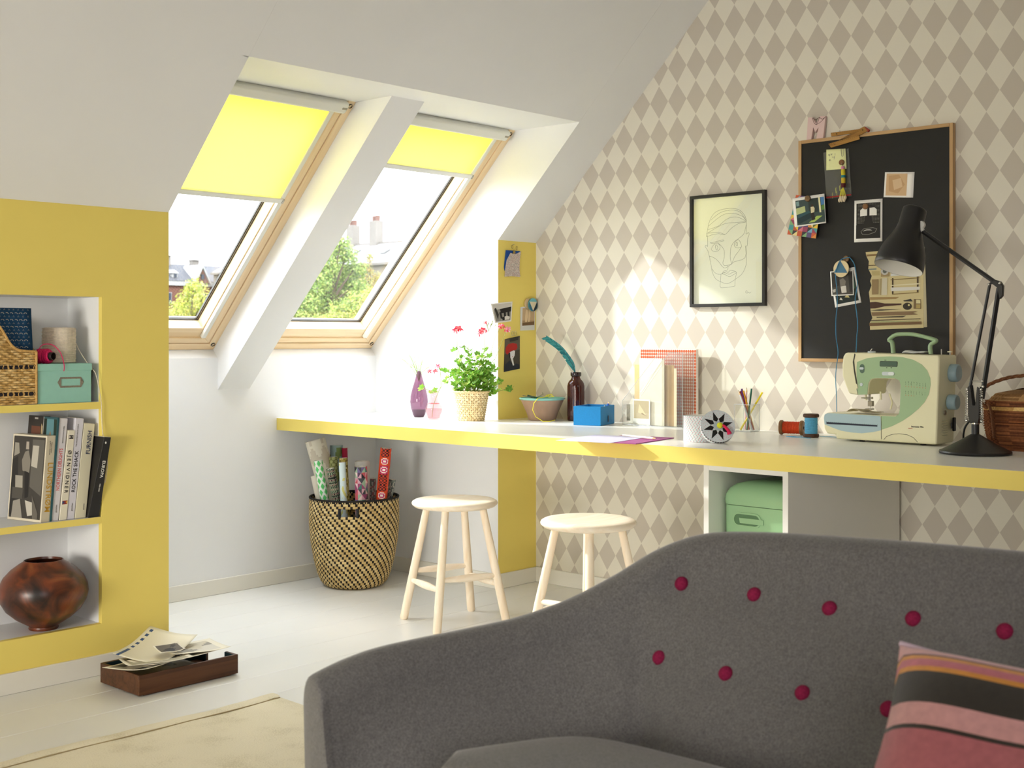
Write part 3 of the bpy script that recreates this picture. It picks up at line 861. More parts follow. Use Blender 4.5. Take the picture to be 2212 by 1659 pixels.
# measured outlines in metres: (y, z) on the gable wall and machine front, (x, z) on the yellow column
DATA = {'board': [(2.4245, 1.8409), (1.8137, 1.8414), (2.4049, 1.0085)], 'M': [(2.383, 1.8419), (2.3771, 1.9252), (2.3588, 1.924), (2.3438, 1.8978), (2.3282, 1.9241), (2.3048, 1.9219), (2.3144, 1.8408), (2.3421, 1.8413), (2.3334, 1.8841), (2.3473, 1.8653), (2.3553, 1.8866), (2.363, 1.841)], 'rule1': [(2.2862, 1.8585), (2.1708, 1.8594), (2.1675, 1.8484), (2.2842, 1.8444)], 'rule2': [(2.2852, 1.815), (2.1626, 1.8357), (2.1593, 1.8186), (2.2739, 1.7999)], 'rule3': [(2.2461, 1.8248), (2.1445, 1.8641), (2.1314, 1.8459), (2.1609, 1.834), (2.1626, 1.8357)], 'bag': [(2.312, 1.7867), (2.2091, 1.7911), (2.1974, 1.616), (2.2989, 1.6129)], 'note': [(2.2979, 1.7961), (2.2202, 1.7919), (2.2141, 1.717), (2.2965, 1.719)], 'clip': [(2.2376, 1.7925), (2.2353, 1.7682), (2.2319, 1.7633), (2.2275, 1.7675), (2.2259, 1.7904)], 'mag1': (2.2319, 1.7417, 0.0103), 'tassel': [(2.2259, 1.7258), (2.2242, 1.7149), (2.2232, 1.6933), (2.2232, 1.6841), (2.2225, 1.664), (2.2242, 1.6488), (2.2259, 1.6228)], 'card1': [(2.4309, 1.6235), (2.2972, 1.6314), (2.2903, 1.5223), (2.4202, 1.5145)], 'card1i': [(2.4188, 1.6099), (2.2938, 1.6138), (2.291, 1.5254), (2.4134, 1.5189)], 'geo': [(2.4159, 1.6359), (2.3075, 1.6136), (2.3334, 1.4672), (2.4534, 1.4895)], 'mag2': (2.363, 1.6177, 0.0122), 'bw': [(2.1869, 1.5986), (2.0776, 1.5982), (2.0782, 1.4451), (2.1882, 1.4466)], 'bwi': [(2.1797, 1.5896), (2.0852, 1.5893), (2.0852, 1.4578), (2.1803, 1.4576)], 'mag3': (2.1414, 1.5743, 0.0118), 'pol': [(2.0675, 1.6924), (1.9565, 1.6831), (1.962, 1.5929), (2.0732, 1.6026)], 'poli': [(2.0606, 1.6859), (1.9828, 1.6779), (1.9865, 1.6018), (2.0662, 1.6079)], 'phb': [(2.2853, 1.3425), (2.185, 1.3571), (2.16, 1.2261), (2.2645, 1.2097)], 'phbi': [(2.2721, 1.3355), (2.1897, 1.3476), (2.1677, 1.2306), (2.2579, 1.2166)], 'phf': [(2.2841, 1.3435), (2.1909, 1.3455), (2.1885, 1.2539), (2.2786, 1.2527)], 'phfi': [(2.2781, 1.339), (2.1943, 1.3414), (2.1925, 1.2589), (2.2733, 1.2575)], 'disc': (2.2326, 1.3513, 0.0306), 'tri': [(2.2347, 1.3805), (2.2614, 1.3377), (2.2065, 1.3354)], 'mag4': (2.2154, 1.3872, 0.0111), 'cordL': [(4.186, 2.25, 1.3339), (4.188, 2.248, 1.3038), (4.19, 2.2456, 1.2758), (4.195, 2.2471, 1.2178), (4.19, 2.2491, 1.1747), (4.18, 2.2449, 1.1423), (4.16, 2.2325, 1.0975), (4.13, 2.2085, 1.0456), (4.1, 2.1992, 0.9958), (4.08, 2.1915, 0.9503), (4.065, 2.1805, 0.8937), (4.06, 2.1765, 0.8349)], 'cordR': [(4.2, 2.1992, 1.3904), (4.2, 2.1876, 1.3771), (4.2, 2.1795, 1.3597), (4.2, 2.1725, 1.3189), (4.2, 2.169, 1.2911), (4.2, 2.1778, 1.238), (4.195, 2.1688, 1.1845), (4.18, 2.1576, 1.1418), (4.15, 2.1455, 1.1015), (4.1, 2.1207, 1.077), (4.055, 2.0994, 1.049)], 'page': [(2.1423, 1.4085), (1.9237, 1.4163), (1.9226, 1.1333), (2.1251, 1.1269), (2.1263, 1.1524), (2.116, 1.1692), (2.1229, 1.1947), (2.1263, 1.2372), (2.1297, 1.2627), (2.1194, 1.2878), (2.1251, 1.3028), (2.1183, 1.3217), (2.132, 1.3476), (2.1297, 1.3751), (2.14, 1.3946)], 'page2': [(2.0484, 1.4136), (1.9194, 1.4167), (1.9104, 1.1353), (2.0484, 1.1308)], 'pagep': [((130, 104, 64), [(2.14, 1.3999), (2.0933, 1.4006), (2.0933, 1.3936), (2.1389, 1.3929)]), ((80, 64, 40), [(2.1315, 1.3614), (2.1024, 1.3609), (2.1024, 1.3583), (2.1315, 1.3586)]), ((110, 124, 124), [(2.1309, 1.3476), (2.1001, 1.3485), (2.1001, 1.3439), (2.1309, 1.3437)]), ((176, 160, 112), [(2.1183, 1.3386), (2.0877, 1.3386), (2.0866, 1.3227), (2.116, 1.3227)]), ((150, 130, 90), [(2.0832, 1.3479), (2.0484, 1.3466), (2.0495, 1.3173), (2.0832, 1.3174)]), ((186, 184, 176), [(2.0538, 1.3363), (2.0555, 1.3301), (2.0601, 1.3255), (2.0668, 1.3234), (2.0738, 1.3244), (2.0796, 1.3283), (2.083, 1.3341), (2.083, 1.3406), (2.0797, 1.3461), (2.0738, 1.3496), (2.0668, 1.3501), (2.0602, 1.3476), (2.0555, 1.3426)]), ((96, 100, 92), [(2.06, 1.3365), (2.0613, 1.3325), (2.0647, 1.3298), (2.0692, 1.3294), (2.0734, 1.3313), (2.0759, 1.335), (2.0759, 1.3392), (2.0734, 1.3427), (2.0693, 1.3443), (2.0648, 1.3436), (2.0613, 1.3407)]), ((206, 208, 206), [(2.0457, 1.3276), (1.9376, 1.3342), (1.9376, 1.3218), (2.0451, 1.3182)]), ((74, 58, 40), [(2.0406, 1.3107), (2.0346, 1.3105), (2.0346, 1.253), (2.0406, 1.2532)]), ((74, 58, 40), [(1.9474, 1.3139), (1.9409, 1.3137), (1.9409, 1.256), (1.9474, 1.2561)]), ((120, 100, 60), [(2.0462, 1.3063), (1.9376, 1.3105), (1.9376, 1.3074), (2.0462, 1.3036)]), ((214, 206, 172), [(2.0451, 1.2868), (1.9355, 1.2905), (1.9355, 1.2863), (2.0451, 1.2832)]), ((206, 204, 196), [(2.0451, 1.2774), (1.9355, 1.2779), (1.9361, 1.2672), (2.044, 1.2643)]), ((132, 112, 70), [(2.0395, 1.2552), (1.9409, 1.2591), (1.9409, 1.256), (2.0395, 1.2517)]), ((140, 118, 82), [(2.1176, 1.309), (2.0915, 1.3092), (2.0927, 1.2544), (2.1176, 1.2539)]), ((156, 140, 100), [(2.0877, 1.3101), (2.0793, 1.3109), (2.0809, 1.2514), (2.0877, 1.2522)]), ((196, 190, 168), [(2.078, 1.3119), (2.0585, 1.3123), (2.0596, 1.2515), (2.0809, 1.2514)]), ((150, 124, 78), [(2.1251, 1.2446), (2.0129, 1.2431), (2.0262, 1.2361), (2.1251, 1.235)]), ((52, 50, 44), [(1.9975, 1.2303), (1.9691, 1.2356), (1.9625, 1.2265), (1.9953, 1.2272)]), ((70, 42, 28), [(2.1251, 1.2265), (2.1024, 1.2278), (2.0686, 1.2213), (2.0041, 1.2201), (2.0041, 1.2149), (2.0686, 1.2108), (2.1024, 1.2039), (2.124, 1.2036)]), ((50, 44, 32), [(1.9651, 1.2094), (1.9671, 1.2035), (1.9725, 1.199), (1.9801, 1.1969), (1.9882, 1.1978), (1.9949, 1.2014), (1.9988, 1.2069), (1.9988, 1.213), (1.995, 1.2184), (1.9882, 1.2218), (1.9801, 1.2224), (1.9725, 1.2201), (1.9671, 1.2154)]), ((210, 200, 140), [(1.9728, 1.2137), (1.9739, 1.2111), (1.9767, 1.21), (1.9795, 1.2112), (1.9806, 1.2138), (1.9795, 1.2164), (1.9767, 1.2175), (1.9739, 1.2163)]), ((118, 98, 66), [(1.9582, 1.2347), (1.9323, 1.2331), (1.9312, 1.1992), (1.9593, 1.2006)]), ((206, 196, 150), [(1.9495, 1.2325), (1.934, 1.2311), (1.934, 1.2188), (1.9495, 1.2191)]), ((170, 150, 90), [(1.9495, 1.216), (1.934, 1.2157), (1.934, 1.2013), (1.9495, 1.2015)]), ((60, 52, 40), [(2.1229, 1.1968), (2.0866, 1.2005), (2.0506, 1.2), (2.0041, 1.2003), (2.0506, 1.1968), (2.0866, 1.1953)]), ((124, 100, 70), [(2.1194, 1.19), (1.943, 1.1921), (1.9604, 1.1858), (1.943, 1.1798), (2.116, 1.1766)]), ((70, 60, 44), [(2.1001, 1.1733), (1.9865, 1.1762), (1.9997, 1.1705), (2.0979, 1.1701)]), ((58, 50, 36), [(2.1206, 1.1619), (1.9333, 1.1663), (1.9333, 1.1636), (2.1206, 1.1591)]), ((150, 160, 112), [(2.1206, 1.1566), (1.9387, 1.1591), (1.9387, 1.1566), (2.1206, 1.1534)]), ((110, 84, 54), [(2.1274, 1.1513), (1.9301, 1.1553), (1.929, 1.1456), (2.1263, 1.1407)])], 'c_blue': [(4.0299, 1.4832), (4.1237, 1.4837), (4.1139, 1.4614), (4.0537, 1.4044), (4.022, 1.3923), (4.0181, 1.4083)], 'c_knit': [(4.0577, 1.4722), (4.0897, 1.4684), (4.1261, 1.4827), (4.118, 1.4452), (4.1156, 1.4069), (4.1204, 1.3689), (4.0657, 1.3696), (4.0197, 1.3663), (4.026, 1.4086), (4.0339, 1.4386)], 'c_clip': [(4.0777, 1.4732), (4.0681, 1.4998), (4.0978, 1.496)], 'c_ph1': [(3.9346, 1.2461), (4.0737, 1.2587), (4.0657, 1.1707), (3.9617, 1.1611)], 'c_ph1i': [(3.9439, 1.242), (4.0673, 1.2531), (4.0593, 1.176), (3.968, 1.1676)], 'c_pol': [(4.1261, 1.2352), (4.2247, 1.2425), (4.2206, 1.1329), (4.1245, 1.1297)], 'c_poli': [(4.1399, 1.23), (4.2206, 1.2363), (4.2173, 1.1555), (4.1367, 1.1517)], 'c_disc': [(4.1982, 1.2464), (4.1982, 1.2762), (4.1735, 1.2509), (4.1735, 1.2745)], 'c_disctri': [(4.1751, 1.2581), (4.2272, 1.2619), (4.1982, 1.2183)], 'c_card': [(4.0244, 1.0916), (4.122, 1.1068), (4.122, 0.9604), (4.0181, 0.9478)], 'c_cardp': [((70, 64, 56), [(4.026, 1.0905), (4.1204, 1.1051), (4.1204, 0.9615), (4.0205, 0.9493)]), ((96, 88, 74), [(4.026, 1.0905), (4.1204, 1.1051), (4.1204, 1.0467), (4.022, 1.0258)]), ((176, 36, 32), [(4.0276, 1.0339), (4.0299, 1.0554), (4.0458, 1.0699), (4.0737, 1.0752), (4.1018, 1.0713), (4.1059, 1.055), (4.0978, 1.0441), (4.0657, 1.0406), (4.0379, 1.023)]), ((226, 222, 222), [(4.0537, 1.0336), (4.0817, 1.0426), (4.0897, 1.0388), (4.0873, 1.0197), (4.0753, 1.0036), (4.0617, 1.0065), (4.0537, 1.0201)]), ((40, 36, 36), [(4.0482, 1.031), (4.0577, 1.0336), (4.0593, 1.0065), (4.0498, 1.0147)]), ((34, 40, 52), [(4.026, 0.9799), (4.0537, 0.9984), (4.0801, 0.9737), (4.0978, 0.9843), (4.1188, 0.9785), (4.1188, 0.9616), (4.022, 0.9493)]), ((224, 220, 216), [(4.0617, 1.0065), (4.0769, 1.0025), (4.0833, 0.9763), (4.0753, 0.9754)]), ((190, 40, 44), [(4.0689, 1.0156), (4.0769, 1.0171), (4.0737, 1.0128)])], 'c_cclip': [(4.0537, 1.0959), (4.1099, 1.104), (4.1059, 1.0877), (4.0577, 1.0807), (4.0657, 1.1273), (4.0938, 1.1258)], 'm_out': [(2.0923, 1.0471), (1.7656, 1.0405), (1.7601, 1.0364), (1.7711, 0.7368), (2.1351, 0.7413), (2.1351, 0.7599), (2.1701, 0.7626), (2.1805, 0.7801), (2.1826, 0.8176), (2.1784, 0.831), (2.166, 0.8356), (1.9691, 0.8341), (1.915, 0.8346), (1.9036, 0.8423), (1.8998, 0.8586), (1.8967, 0.9379), (1.9017, 0.9539), (1.917, 0.9597), (1.9847, 0.9593), (2.0024, 0.9553), (2.0103, 0.9423), (2.0142, 0.9037), (2.056, 0.9013), (2.0862, 0.9052), (2.0983, 0.9327), (2.1105, 0.9658), (2.1118, 1.003), (2.1077, 1.0328), (2.1004, 1.044)], 'm_green': [(2.054, 1.0149), (2.0162, 1.0283), (1.973, 1.0335), (1.9343, 1.0353), (1.8884, 1.0333), (1.8506, 1.0247), (1.8208, 1.0091), (1.8023, 0.9899), (1.792, 0.9653), (1.7905, 0.9442), (1.7967, 0.9122), (1.8115, 0.8851), (1.8319, 0.863), (1.8581, 0.8406), (1.8884, 0.8196), (1.9266, 0.7998), (1.9633, 0.7864), (1.9652, 0.8325), (1.9131, 0.8332), (1.9021, 0.8413), (1.8979, 0.858), (1.8948, 0.9379), (1.8998, 0.9551), (1.9158, 0.9616), (1.9847, 0.9611), (2.0036, 0.9571), (2.0123, 0.9437), (2.0162, 0.9044), (2.0488, 0.9015), (2.054, 0.9191), (2.0488, 0.9266), (2.0552, 0.9596), (2.056, 0.9928)], 'm_blue': [(2.1805, 0.8177), (2.1768, 0.8291), (2.1652, 0.8341), (2.0761, 0.8341), (1.9707, 0.8326), (1.9668, 0.827), (1.966, 0.7841), (1.9965, 0.7763), (2.036, 0.7706), (2.0761, 0.7712), (2.1166, 0.7758), (2.1495, 0.7854), (2.1776, 0.7945)], 'm_scale': [(2.1701, 0.8031), (1.9789, 0.8009), (1.9789, 0.7958), (2.1701, 0.7964)], 'm_lcd': [(1.9672, 1.019), (1.9074, 1.0187), (1.9055, 1.0151), (1.9066, 1.0025), (1.9093, 1.0003), (1.9672, 1.0008), (1.9699, 1.0037), (1.9699, 1.016)], 'm_slot': [(2.0349, 1.0078), (2.0349, 0.9766), (2.0349, 0.9931)], 'm_slide': [(1.9594, 0.9769), (1.9189, 0.9777), (1.9246, 0.9776)], 'm_btn': [(2.0372, 0.9379)], 'm_seam': [(2.0632, 1.0436), (2.0672, 1.0185), (2.0632, 0.9927), (2.056, 0.9559), (2.0504, 0.9258), (2.0552, 0.9227), (2.0512, 0.9026)], 'm_slit': [(2.0632, 1.0436), (2.06, 1.0407), (2.0648, 1.0185), (2.06, 0.9706), (2.054, 0.9375), (2.058, 0.9411), (2.0648, 0.9779), (2.0697, 1.0147)], 'm_vline': [(1.9652, 0.8325), (1.9652, 0.7543)], 'm_arc': [(1.9555, 0.753), (1.9458, 0.7644), (1.9246, 0.7728), (1.8998, 0.7759), (1.8732, 0.7744), (1.8506, 0.766), (1.8357, 0.7514)], 'm_txt': [(1.8364, 0.8023), (1.8627, 0.7964)], 'm_chart': [(1.877, 0.9456), (1.8078, 0.942), (1.877, 0.9162), (1.8097, 0.9118)], 'm_foot': [(2.0313, 0.9013), (2.0313, 0.8499), (2.04, 0.8827), (2.0222, 0.8906), (2.056, 0.8895)], 'm_lever': [(2.0024, 0.9022), (2.0004, 0.884), (1.9847, 0.9046), (1.9738, 0.874), (1.9808, 0.8464)], 'm_cloth': [(2.0963, 0.8436), (2.06, 0.8598), (2.0281, 0.85), (1.9965, 0.8494), (2.0301, 0.8419), (2.068, 0.8392)], 'm_handle': [(1.9555, 1.0489), (1.9555, 1.0816), (1.9722, 1.0888), (1.9683, 1.0979), (1.9458, 1.107), (1.9189, 1.1105), (1.8846, 1.1098), (1.8506, 1.104), (1.8134, 1.0944), (1.7956, 1.0855), (1.8004, 1.0777), (1.8171, 1.0731), (1.8178, 1.0464)], 'm_knobs': [(1.7365, 0.9841), (1.7438, 0.8857)], 'm_side': [(3.975, 1.7711, 0.7368), (4.1266, 1.7711, 0.7433), (3.9997, 1.7711, 1.036), (4.1137, 1.7711, 1.0311), (4.0922, 1.7711, 0.981), (4.0709, 1.7711, 0.8811), (4.0247, 1.7711, 0.8509), (4.1008, 1.7711, 0.8115)], 'l': [(1.5759, 0.7329), (1.5759, 0.7758), (1.5759, 0.8258), (1.5788, 0.9044), (1.5817, 0.9401), (1.5284, 1.265), (1.4929, 1.2696), (1.5427, 1.2541), (1.7402, 1.4317), (1.5142, 1.225)], 'l2': [(1.6839, 0.7332), (1.4691, 0.7467), (1.5759, 0.7972), (1.5934, 0.9326), (1.5499, 0.9339), (1.5213, 1.2676), (1.4929, 1.2456), (1.7402, 1.4243), (1.7742, 1.512), (1.8481, 1.3254)], 'face': [[(2.8383, 1.5031), (2.8341, 1.5315), (2.8235, 1.5666), (2.8044, 1.5939), (2.775, 1.6061), (2.7292, 1.6099), (2.688, 1.6018), (2.6636, 1.5809), (2.6534, 1.5558), (2.6534, 1.5209), (2.6555, 1.5036), (2.6433, 1.5099), (2.6413, 1.4993), (2.6474, 1.4857), (2.6494, 1.458), (2.6555, 1.4548), (2.6534, 1.4163), (2.6555, 1.3815), (2.6717, 1.3507), (2.7003, 1.3306), (2.7395, 1.3125), (2.7708, 1.3205), (2.796, 1.3337), (2.8107, 1.3591), (2.8171, 1.3879), (2.8256, 1.4239), (2.832, 1.4456), (2.8447, 1.4641), (2.8405, 1.4704), (2.8341, 1.4636), (2.8341, 1.4958), (2.8383, 1.5175)], [(2.8341, 1.5172), (2.8002, 1.5331), (2.7499, 1.5513), (2.7003, 1.5518), (2.6555, 1.5524)], [(2.832, 1.5314), (2.7834, 1.5427), (2.7624, 1.5574), (2.7333, 1.5714), (2.6921, 1.5723), (2.6555, 1.5542)], [(2.8298, 1.5455), (2.7666, 1.5842), (2.7168, 1.5897), (2.6717, 1.5744), (2.6546, 1.5559)], [(2.8171, 1.5697), (2.775, 1.5954), (2.725, 1.6026), (2.6839, 1.5928), (2.6563, 1.5595)], [(2.8383, 1.5031), (2.8086, 1.5104), (2.7792, 1.5123), (2.752, 1.5073), (2.725, 1.5286), (2.6921, 1.546), (2.6555, 1.5507)], [(2.832, 1.5171), (2.7834, 1.5179), (2.752, 1.5073)], [(2.8213, 1.4772), (2.796, 1.4813), (2.7624, 1.4866), (2.7582, 1.4828), (2.7834, 1.4788), (2.8086, 1.4748), (2.8213, 1.479)], [(2.8171, 1.4521), (2.8044, 1.4693), (2.7876, 1.4737), (2.775, 1.4642), (2.7771, 1.4501), (2.7918, 1.442), (2.8086, 1.4445), (2.8171, 1.4521)], [(2.7939, 1.4705), (2.7968, 1.4618), (2.7918, 1.4473), (2.7855, 1.4576), (2.7918, 1.4686)], [(2.7834, 1.4753), (2.7666, 1.4603), (2.7549, 1.442), (2.7562, 1.4138), (2.7616, 1.3963), (2.7562, 1.3855), (2.7416, 1.3849), (2.725, 1.3878), (2.7209, 1.3929), (2.7271, 1.409), (2.7271, 1.4337), (2.723, 1.4581), (2.7085, 1.4767), (2.6839, 1.4912), (2.6636, 1.5076), (2.6546, 1.5402)], [(2.7065, 1.4749), (2.688, 1.4837), (2.6758, 1.4558), (2.6962, 1.4515), (2.7085, 1.4609), (2.7065, 1.4749)], [(2.7003, 1.4745), (2.6942, 1.4725), (2.6942, 1.4602), (2.7003, 1.4623), (2.7003, 1.4745)], [(2.6758, 1.4558), (2.688, 1.4389), (2.7065, 1.4187), (2.7209, 1.3876)], [(2.8256, 1.4257), (2.8002, 1.4157), (2.7792, 1.3988), (2.7562, 1.3749), (2.7292, 1.3844), (2.7085, 1.3977), (2.6595, 1.4114), (2.6575, 1.4584)], [(2.7375, 1.3847), (2.7395, 1.3672), (2.7582, 1.3626), (2.7666, 1.3522), (2.7834, 1.3511), (2.8002, 1.3587), (2.8129, 1.3735)], [(2.7666, 1.3522), (2.7458, 1.3604), (2.7375, 1.3565), (2.725, 1.3649), (2.6983, 1.3558), (2.7168, 1.3452), (2.7312, 1.3394), (2.7458, 1.3462), (2.7666, 1.3522)], [(2.7666, 1.354), (2.7499, 1.3552), (2.7333, 1.3493), (2.7168, 1.3558), (2.6983, 1.3558), (2.7044, 1.3308), (2.7065, 1.308), (2.7106, 1.3011), (2.7582, 1.2964), (2.7729, 1.2993), (2.7741, 1.3153), (2.7708, 1.3506)], [(2.6575, 1.2752), (2.6546, 1.2821), (2.6494, 1.2802), (2.6522, 1.2716), (2.6433, 1.2766), (2.6393, 1.2723), (2.632, 1.277)]], 'picframe': [(2.9164, 1.6707), (2.5678, 1.6691), (2.9073, 1.2228), (2.5596, 1.2205)]}
# ------------------------------------------------------------------ desk
mat('laminate', (235, 234, 228), 0.28, 0.45, var=0.008, vscale=5)
desk = thing('desk', 'long white desktop with a thick yellow front edge built along the gable wall', 'desk', (XD, 2.5, ZD))
Z0, YE = 0.6865, -1.0
MB().prism([(XD + .0015, YB - .0008, Z0), (XN - .0008, YB - .0008, Z0), (XN - .0008, YK - .001, Z0), (XG - .0008, YK - .001, Z0),
            (XG - .0008, YE, Z0), (XD + .0015, YE, Z0)], (0, 0, ZD - Z0)).build('desktop', 'laminate', desk)
MB().box(XD, XD + .0014, YE, YB - .0008, Z0, ZD - .0003).build('front_edge', 'paint_yellow', desk)
MB().box(XD + .05, XG - .014, YE + .01, YE + .04, 0, Z0 - .0005).build('support_panel', 'laminate', desk)

# cabinet under the desk with a green bin in it
mat('cabinet_white', (232, 230, 224), 0.4, 0.4)
cab = thing('open_cabinet', 'white open fronted cabinet standing under the desk against the gable wall', 'cabinet', (3.84, 2.17, 0))
c0, c1, cx0, cx1 = 2.0155, 2.3295, 3.4495, XG - .0135
MB().box(cx0, cx1, c0, c0 + .02, 0, .6855).build('side_panel', 'cabinet_white', cab, bevel=.001, bseg=1)
MB().box(cx0, cx1, c1 - .02, c1, 0, .6855).build('side_panel', 'cabinet_white', cab, bevel=.001, bseg=1)
MB().box(cx1 - .02, cx1, c0 + .02, c1 - .02, 0, .6855).build('back_panel', 'cabinet_white', cab)
for z in (.06, .335, .665):
    MB().box(cx0 + .002, cx1 - .02, c0 + .02, c1 - .02, z, z + .02).build('shelf', 'cabinet_white', cab)
mat('green_enamel', (150, 190, 146), 0.22, 0.5, coat=0.4)
mat('green_dark', (92, 128, 92), 0.4)


def rrect(cy_, cx_, hy, hx, r, n=6):
    """rounded rectangle outline in plan, list of (x, y)"""
    out = []
    for (sx, sy, a0) in ((1, 1, 0), (-1, 1, pi / 2), (-1, -1, pi), (1, -1, 3 * pi / 2)):
        for i in range(n + 1):
            a = a0 + pi / 2 * i / n
            out.append((cx_ + sx * (hx - r) + r * cos(a), cy_ + sy * (hy - r) + r * sin(a)))
    return out


def loft(mb, loops, cap0=True, cap1=True, col=None):
    n = len(loops[0])
    vs = [p for lp in loops for p in lp]
    fs = []
    for j in range(len(loops) - 1):
        for i in range(n):
            k2 = (i + 1) % n
            fs.append((j * n + i, j * n + k2, (j + 1) * n + k2, (j + 1) * n + i))
    if cap0:
        fs.append(tuple(range(n))[::-1])
    if cap1:
        fs.append(tuple((len(loops) - 1) * n + i for i in range(n)))
    return mb.add(vs, fs, col)


gb = thing('storage_bin', 'glossy pale green lidded bin on the shelf of the white cabinet', 'bin', (3.66, 2.155, .355))
by, bx_, hy, hx = 2.1725, 3.68, .132, .16
mb = MB()
loft(mb, [[(x, y, z) for x, y in rrect(by, bx_, hy - e, hx - e, .035)] for e, z in ((.004, .3555), (0, .365), (0, .548))])
mb.build('body', 'green_enamel', gb, smooth=40)
mb = MB()
loft(mb, [[(x, y, z) for x, y in rrect(by, bx_, hy - e, hx - e, max(.012, .036 - e * .3))] for e, z in
          ((.006, .5485), (-.002, .550), (-.003, .566), (.0, .584), (.010, .602), (.028, .616), (.055, .624), (.09, .627))])
mb.build('lid', 'green_enamel', gb, smooth=50)
# long recessed grip in the front
mb = MB()
gy0, gy1, gz = 2.158, 2.258, .504
lo, li = [], []
for i in range(24):
    a = 2 * pi * i / 24
    s = 1 if cos(a) > 0 else -1
    cyc = gy1 - .02 if s > 0 else gy0 + .02
    lo.append((bx_ - hx - .003, cyc + .024 * cos(a), gz + .024 * sin(a)))
    li.append((bx_ - hx - .003, cyc + .018 * cos(a), gz + .018 * sin(a)))
mb.ring(lo, li, (.004, 0, 0))
mb.build('grip_rim', 'green_enamel', gb, smooth=40)
MB().poly([(p[0] + .0028, p[1], p[2]) for p in li]).build('grip_recess', 'green_dark', bpy.data.objects['grip_rim'])
MB().prism([(bx_ - hx - .0035, gy0 - .012, gz - .012), (bx_ - hx - .0035, gy1 - .024, gz - .012), (bx_ - hx - .0035, gy1 - .02, gz + .006), (bx_ - hx - .0035, gy0 - .012, gz + .006)], (.003, 0, 0)).build(
    'grip_tongue', 'green_enamel', gb, bevel=.002)

# ------------------------------------------------------------------ two wooden stools
wood_mat('beech_z', (248, 236, 216), (240, 220, 192), 0.55, 2, .8)
wood_mat('beech_x', (249, 238, 220), (242, 224, 198), 0.5, 0, .7)


def stool(cx, cy_, rot, label):
    t = thing('stool', label, 'stool', (cx, cy_, 0), 'wooden stools at the desk')
    prof = [(.0001, .452), (.10, .452), (.138, .449), (.155, .453), (.1645, .461), (.166, .466), (.1635, .4725), (.155, .4775), (.135, .479), (.10, .476), (.05, .4735), (.0001, .473)]
    prof = [(r, z - .004) for r, z in prof]
    MB().lathe(prof, 48, M=Matrix.Translation((cx, cy_, 0)), closed_bottom=False).build('seat', 'beech_x', t, smooth=50)
    feet = []
    for k in range(4):
        a = rot + k * pi / 2
        d = Vector((cos(a), sin(a), 0))
        p0 = Vector((cx, cy_, .449)) + d * .112
        p1 = Vector((cx, cy_, 0)) + d * .210
        feet.append((p0, p1))
        pts = [p0.lerp(p1, q) for q in (0, .3, .6, .9, .985, 1.0)]
        MB().tube(pts, [.0135, .015, .0162, .0162, .0158, .0125], 16).build('leg', 'beech_z', t, smooth=40)
    for k in range(4):
        f = .655 if k % 2 else .575
        a = feet[k][0].lerp(feet[k][1], f)
        b2 = feet[(k + 1) % 4][0].lerp(feet[(k + 1) % 4][1], f)
        MB().tube([a.lerp(b2, q) for q in (.02, .15, .35, .5, .65, .85, .98)], [.0085, .0105, .0135, .0145, .0135, .0105, .0085], 12).build(
            'stretcher', 'beech_x', t, smooth=40)
    return t


stool(3.405, 3.445, radians(27), 'pale wooden four legged stool beside the woven basket, seen whole')
stool(3.350, 2.735, radians(131), 'pale wooden four legged stool half hidden behind the grey sofa')

# ------------------------------------------------------------------ sofa
m, t, b = nodes_of('wool_grey')
MATS['wool_grey'] = m
L = t.links
tcn = t.nodes.new('ShaderNodeTexCoord')
n1 = t.nodes.new('ShaderNodeTexNoise'); n1.inputs['Scale'].default_value = 300; n1.inputs['Detail'].default_value = 3; n1.inputs['Roughness'].default_value = .7
n2 = t.nodes.new('ShaderNodeTexNoise'); n2.inputs['Scale'].default_value = 110; n2.inputs['Detail'].default_value = 3
L.new(tcn.outputs['Object'], n1.inputs['Vector']); L.new(tcn.outputs['Object'], n2.inputs['Vector'])
ad = t.nodes.new('ShaderNodeMath'); ad.operation = 'MULTIPLY_ADD'; ad.inputs[1].default_value = .2
L.new(n2.outputs['Fac'], ad.inputs[0]); L.new(n1.outputs['Fac'], ad.inputs[2])
cr = t.nodes.new('ShaderNodeValToRGB')
cr.color_ramp.elements[0].position = .35; cr.color_ramp.elements[0].color = lin(84, 83, 82)
cr.color_ramp.elements[1].position = .95; cr.color_ramp.elements[1].color = lin(134, 132, 130)
L.new(ad.outputs[0], cr.inputs['Fac']); L.new(cr.outputs['Color'], b.inputs['Base Color'])
b.inputs['Roughness'].default_value = .9; b.inputs['Specular IOR Level'].default_value = .1
b.inputs['Sheen Weight'].default_value = .35; b.inputs['Sheen Roughness'].default_value = .4
bpn = t.nodes.new('ShaderNodeBump'); bpn.inputs['Strength'].default_value = .25; bpn.inputs['Distance'].default_value = .002
L.new(n1.outputs['Fac'], bpn.inputs['Height']); L.new(bpn.outputs['Normal'], b.inputs['Normal'])
mat('button_wool', (132, 30, 66), 0.85, 0.15, var=0.2, vscale=300, bump=.3, bscale=300)

sofa = thing('sofa', 'grey wool two seat sofa with curved arm and crimson upholstery buttons', 'sofa', (1.65, 0.5, 0))
YC = 0.36   # middle of the sofa
half = [(1.352, 1.702, .524), (1.40, 1.688, .540), (1.46, 1.668, .553), (1.54, 1.637, .562), (1.62, 1.600, .571), (1.70, 1.556, .584),
        (1.78, 1.503, .612), (1.845, 1.445, .655), (1.895, 1.380, .706), (1.930, 1.305, .738), (1.950, 1.20, .750), (1.958, 1.05, .758),
        (1.962, .88, .764), (1.964, .70, .768), (1.965, .52, .770)]
ridge = half + [(1.965, YC, .770)] + [(x, 2 * YC - y, z) for x, y, z in half[::-1]]


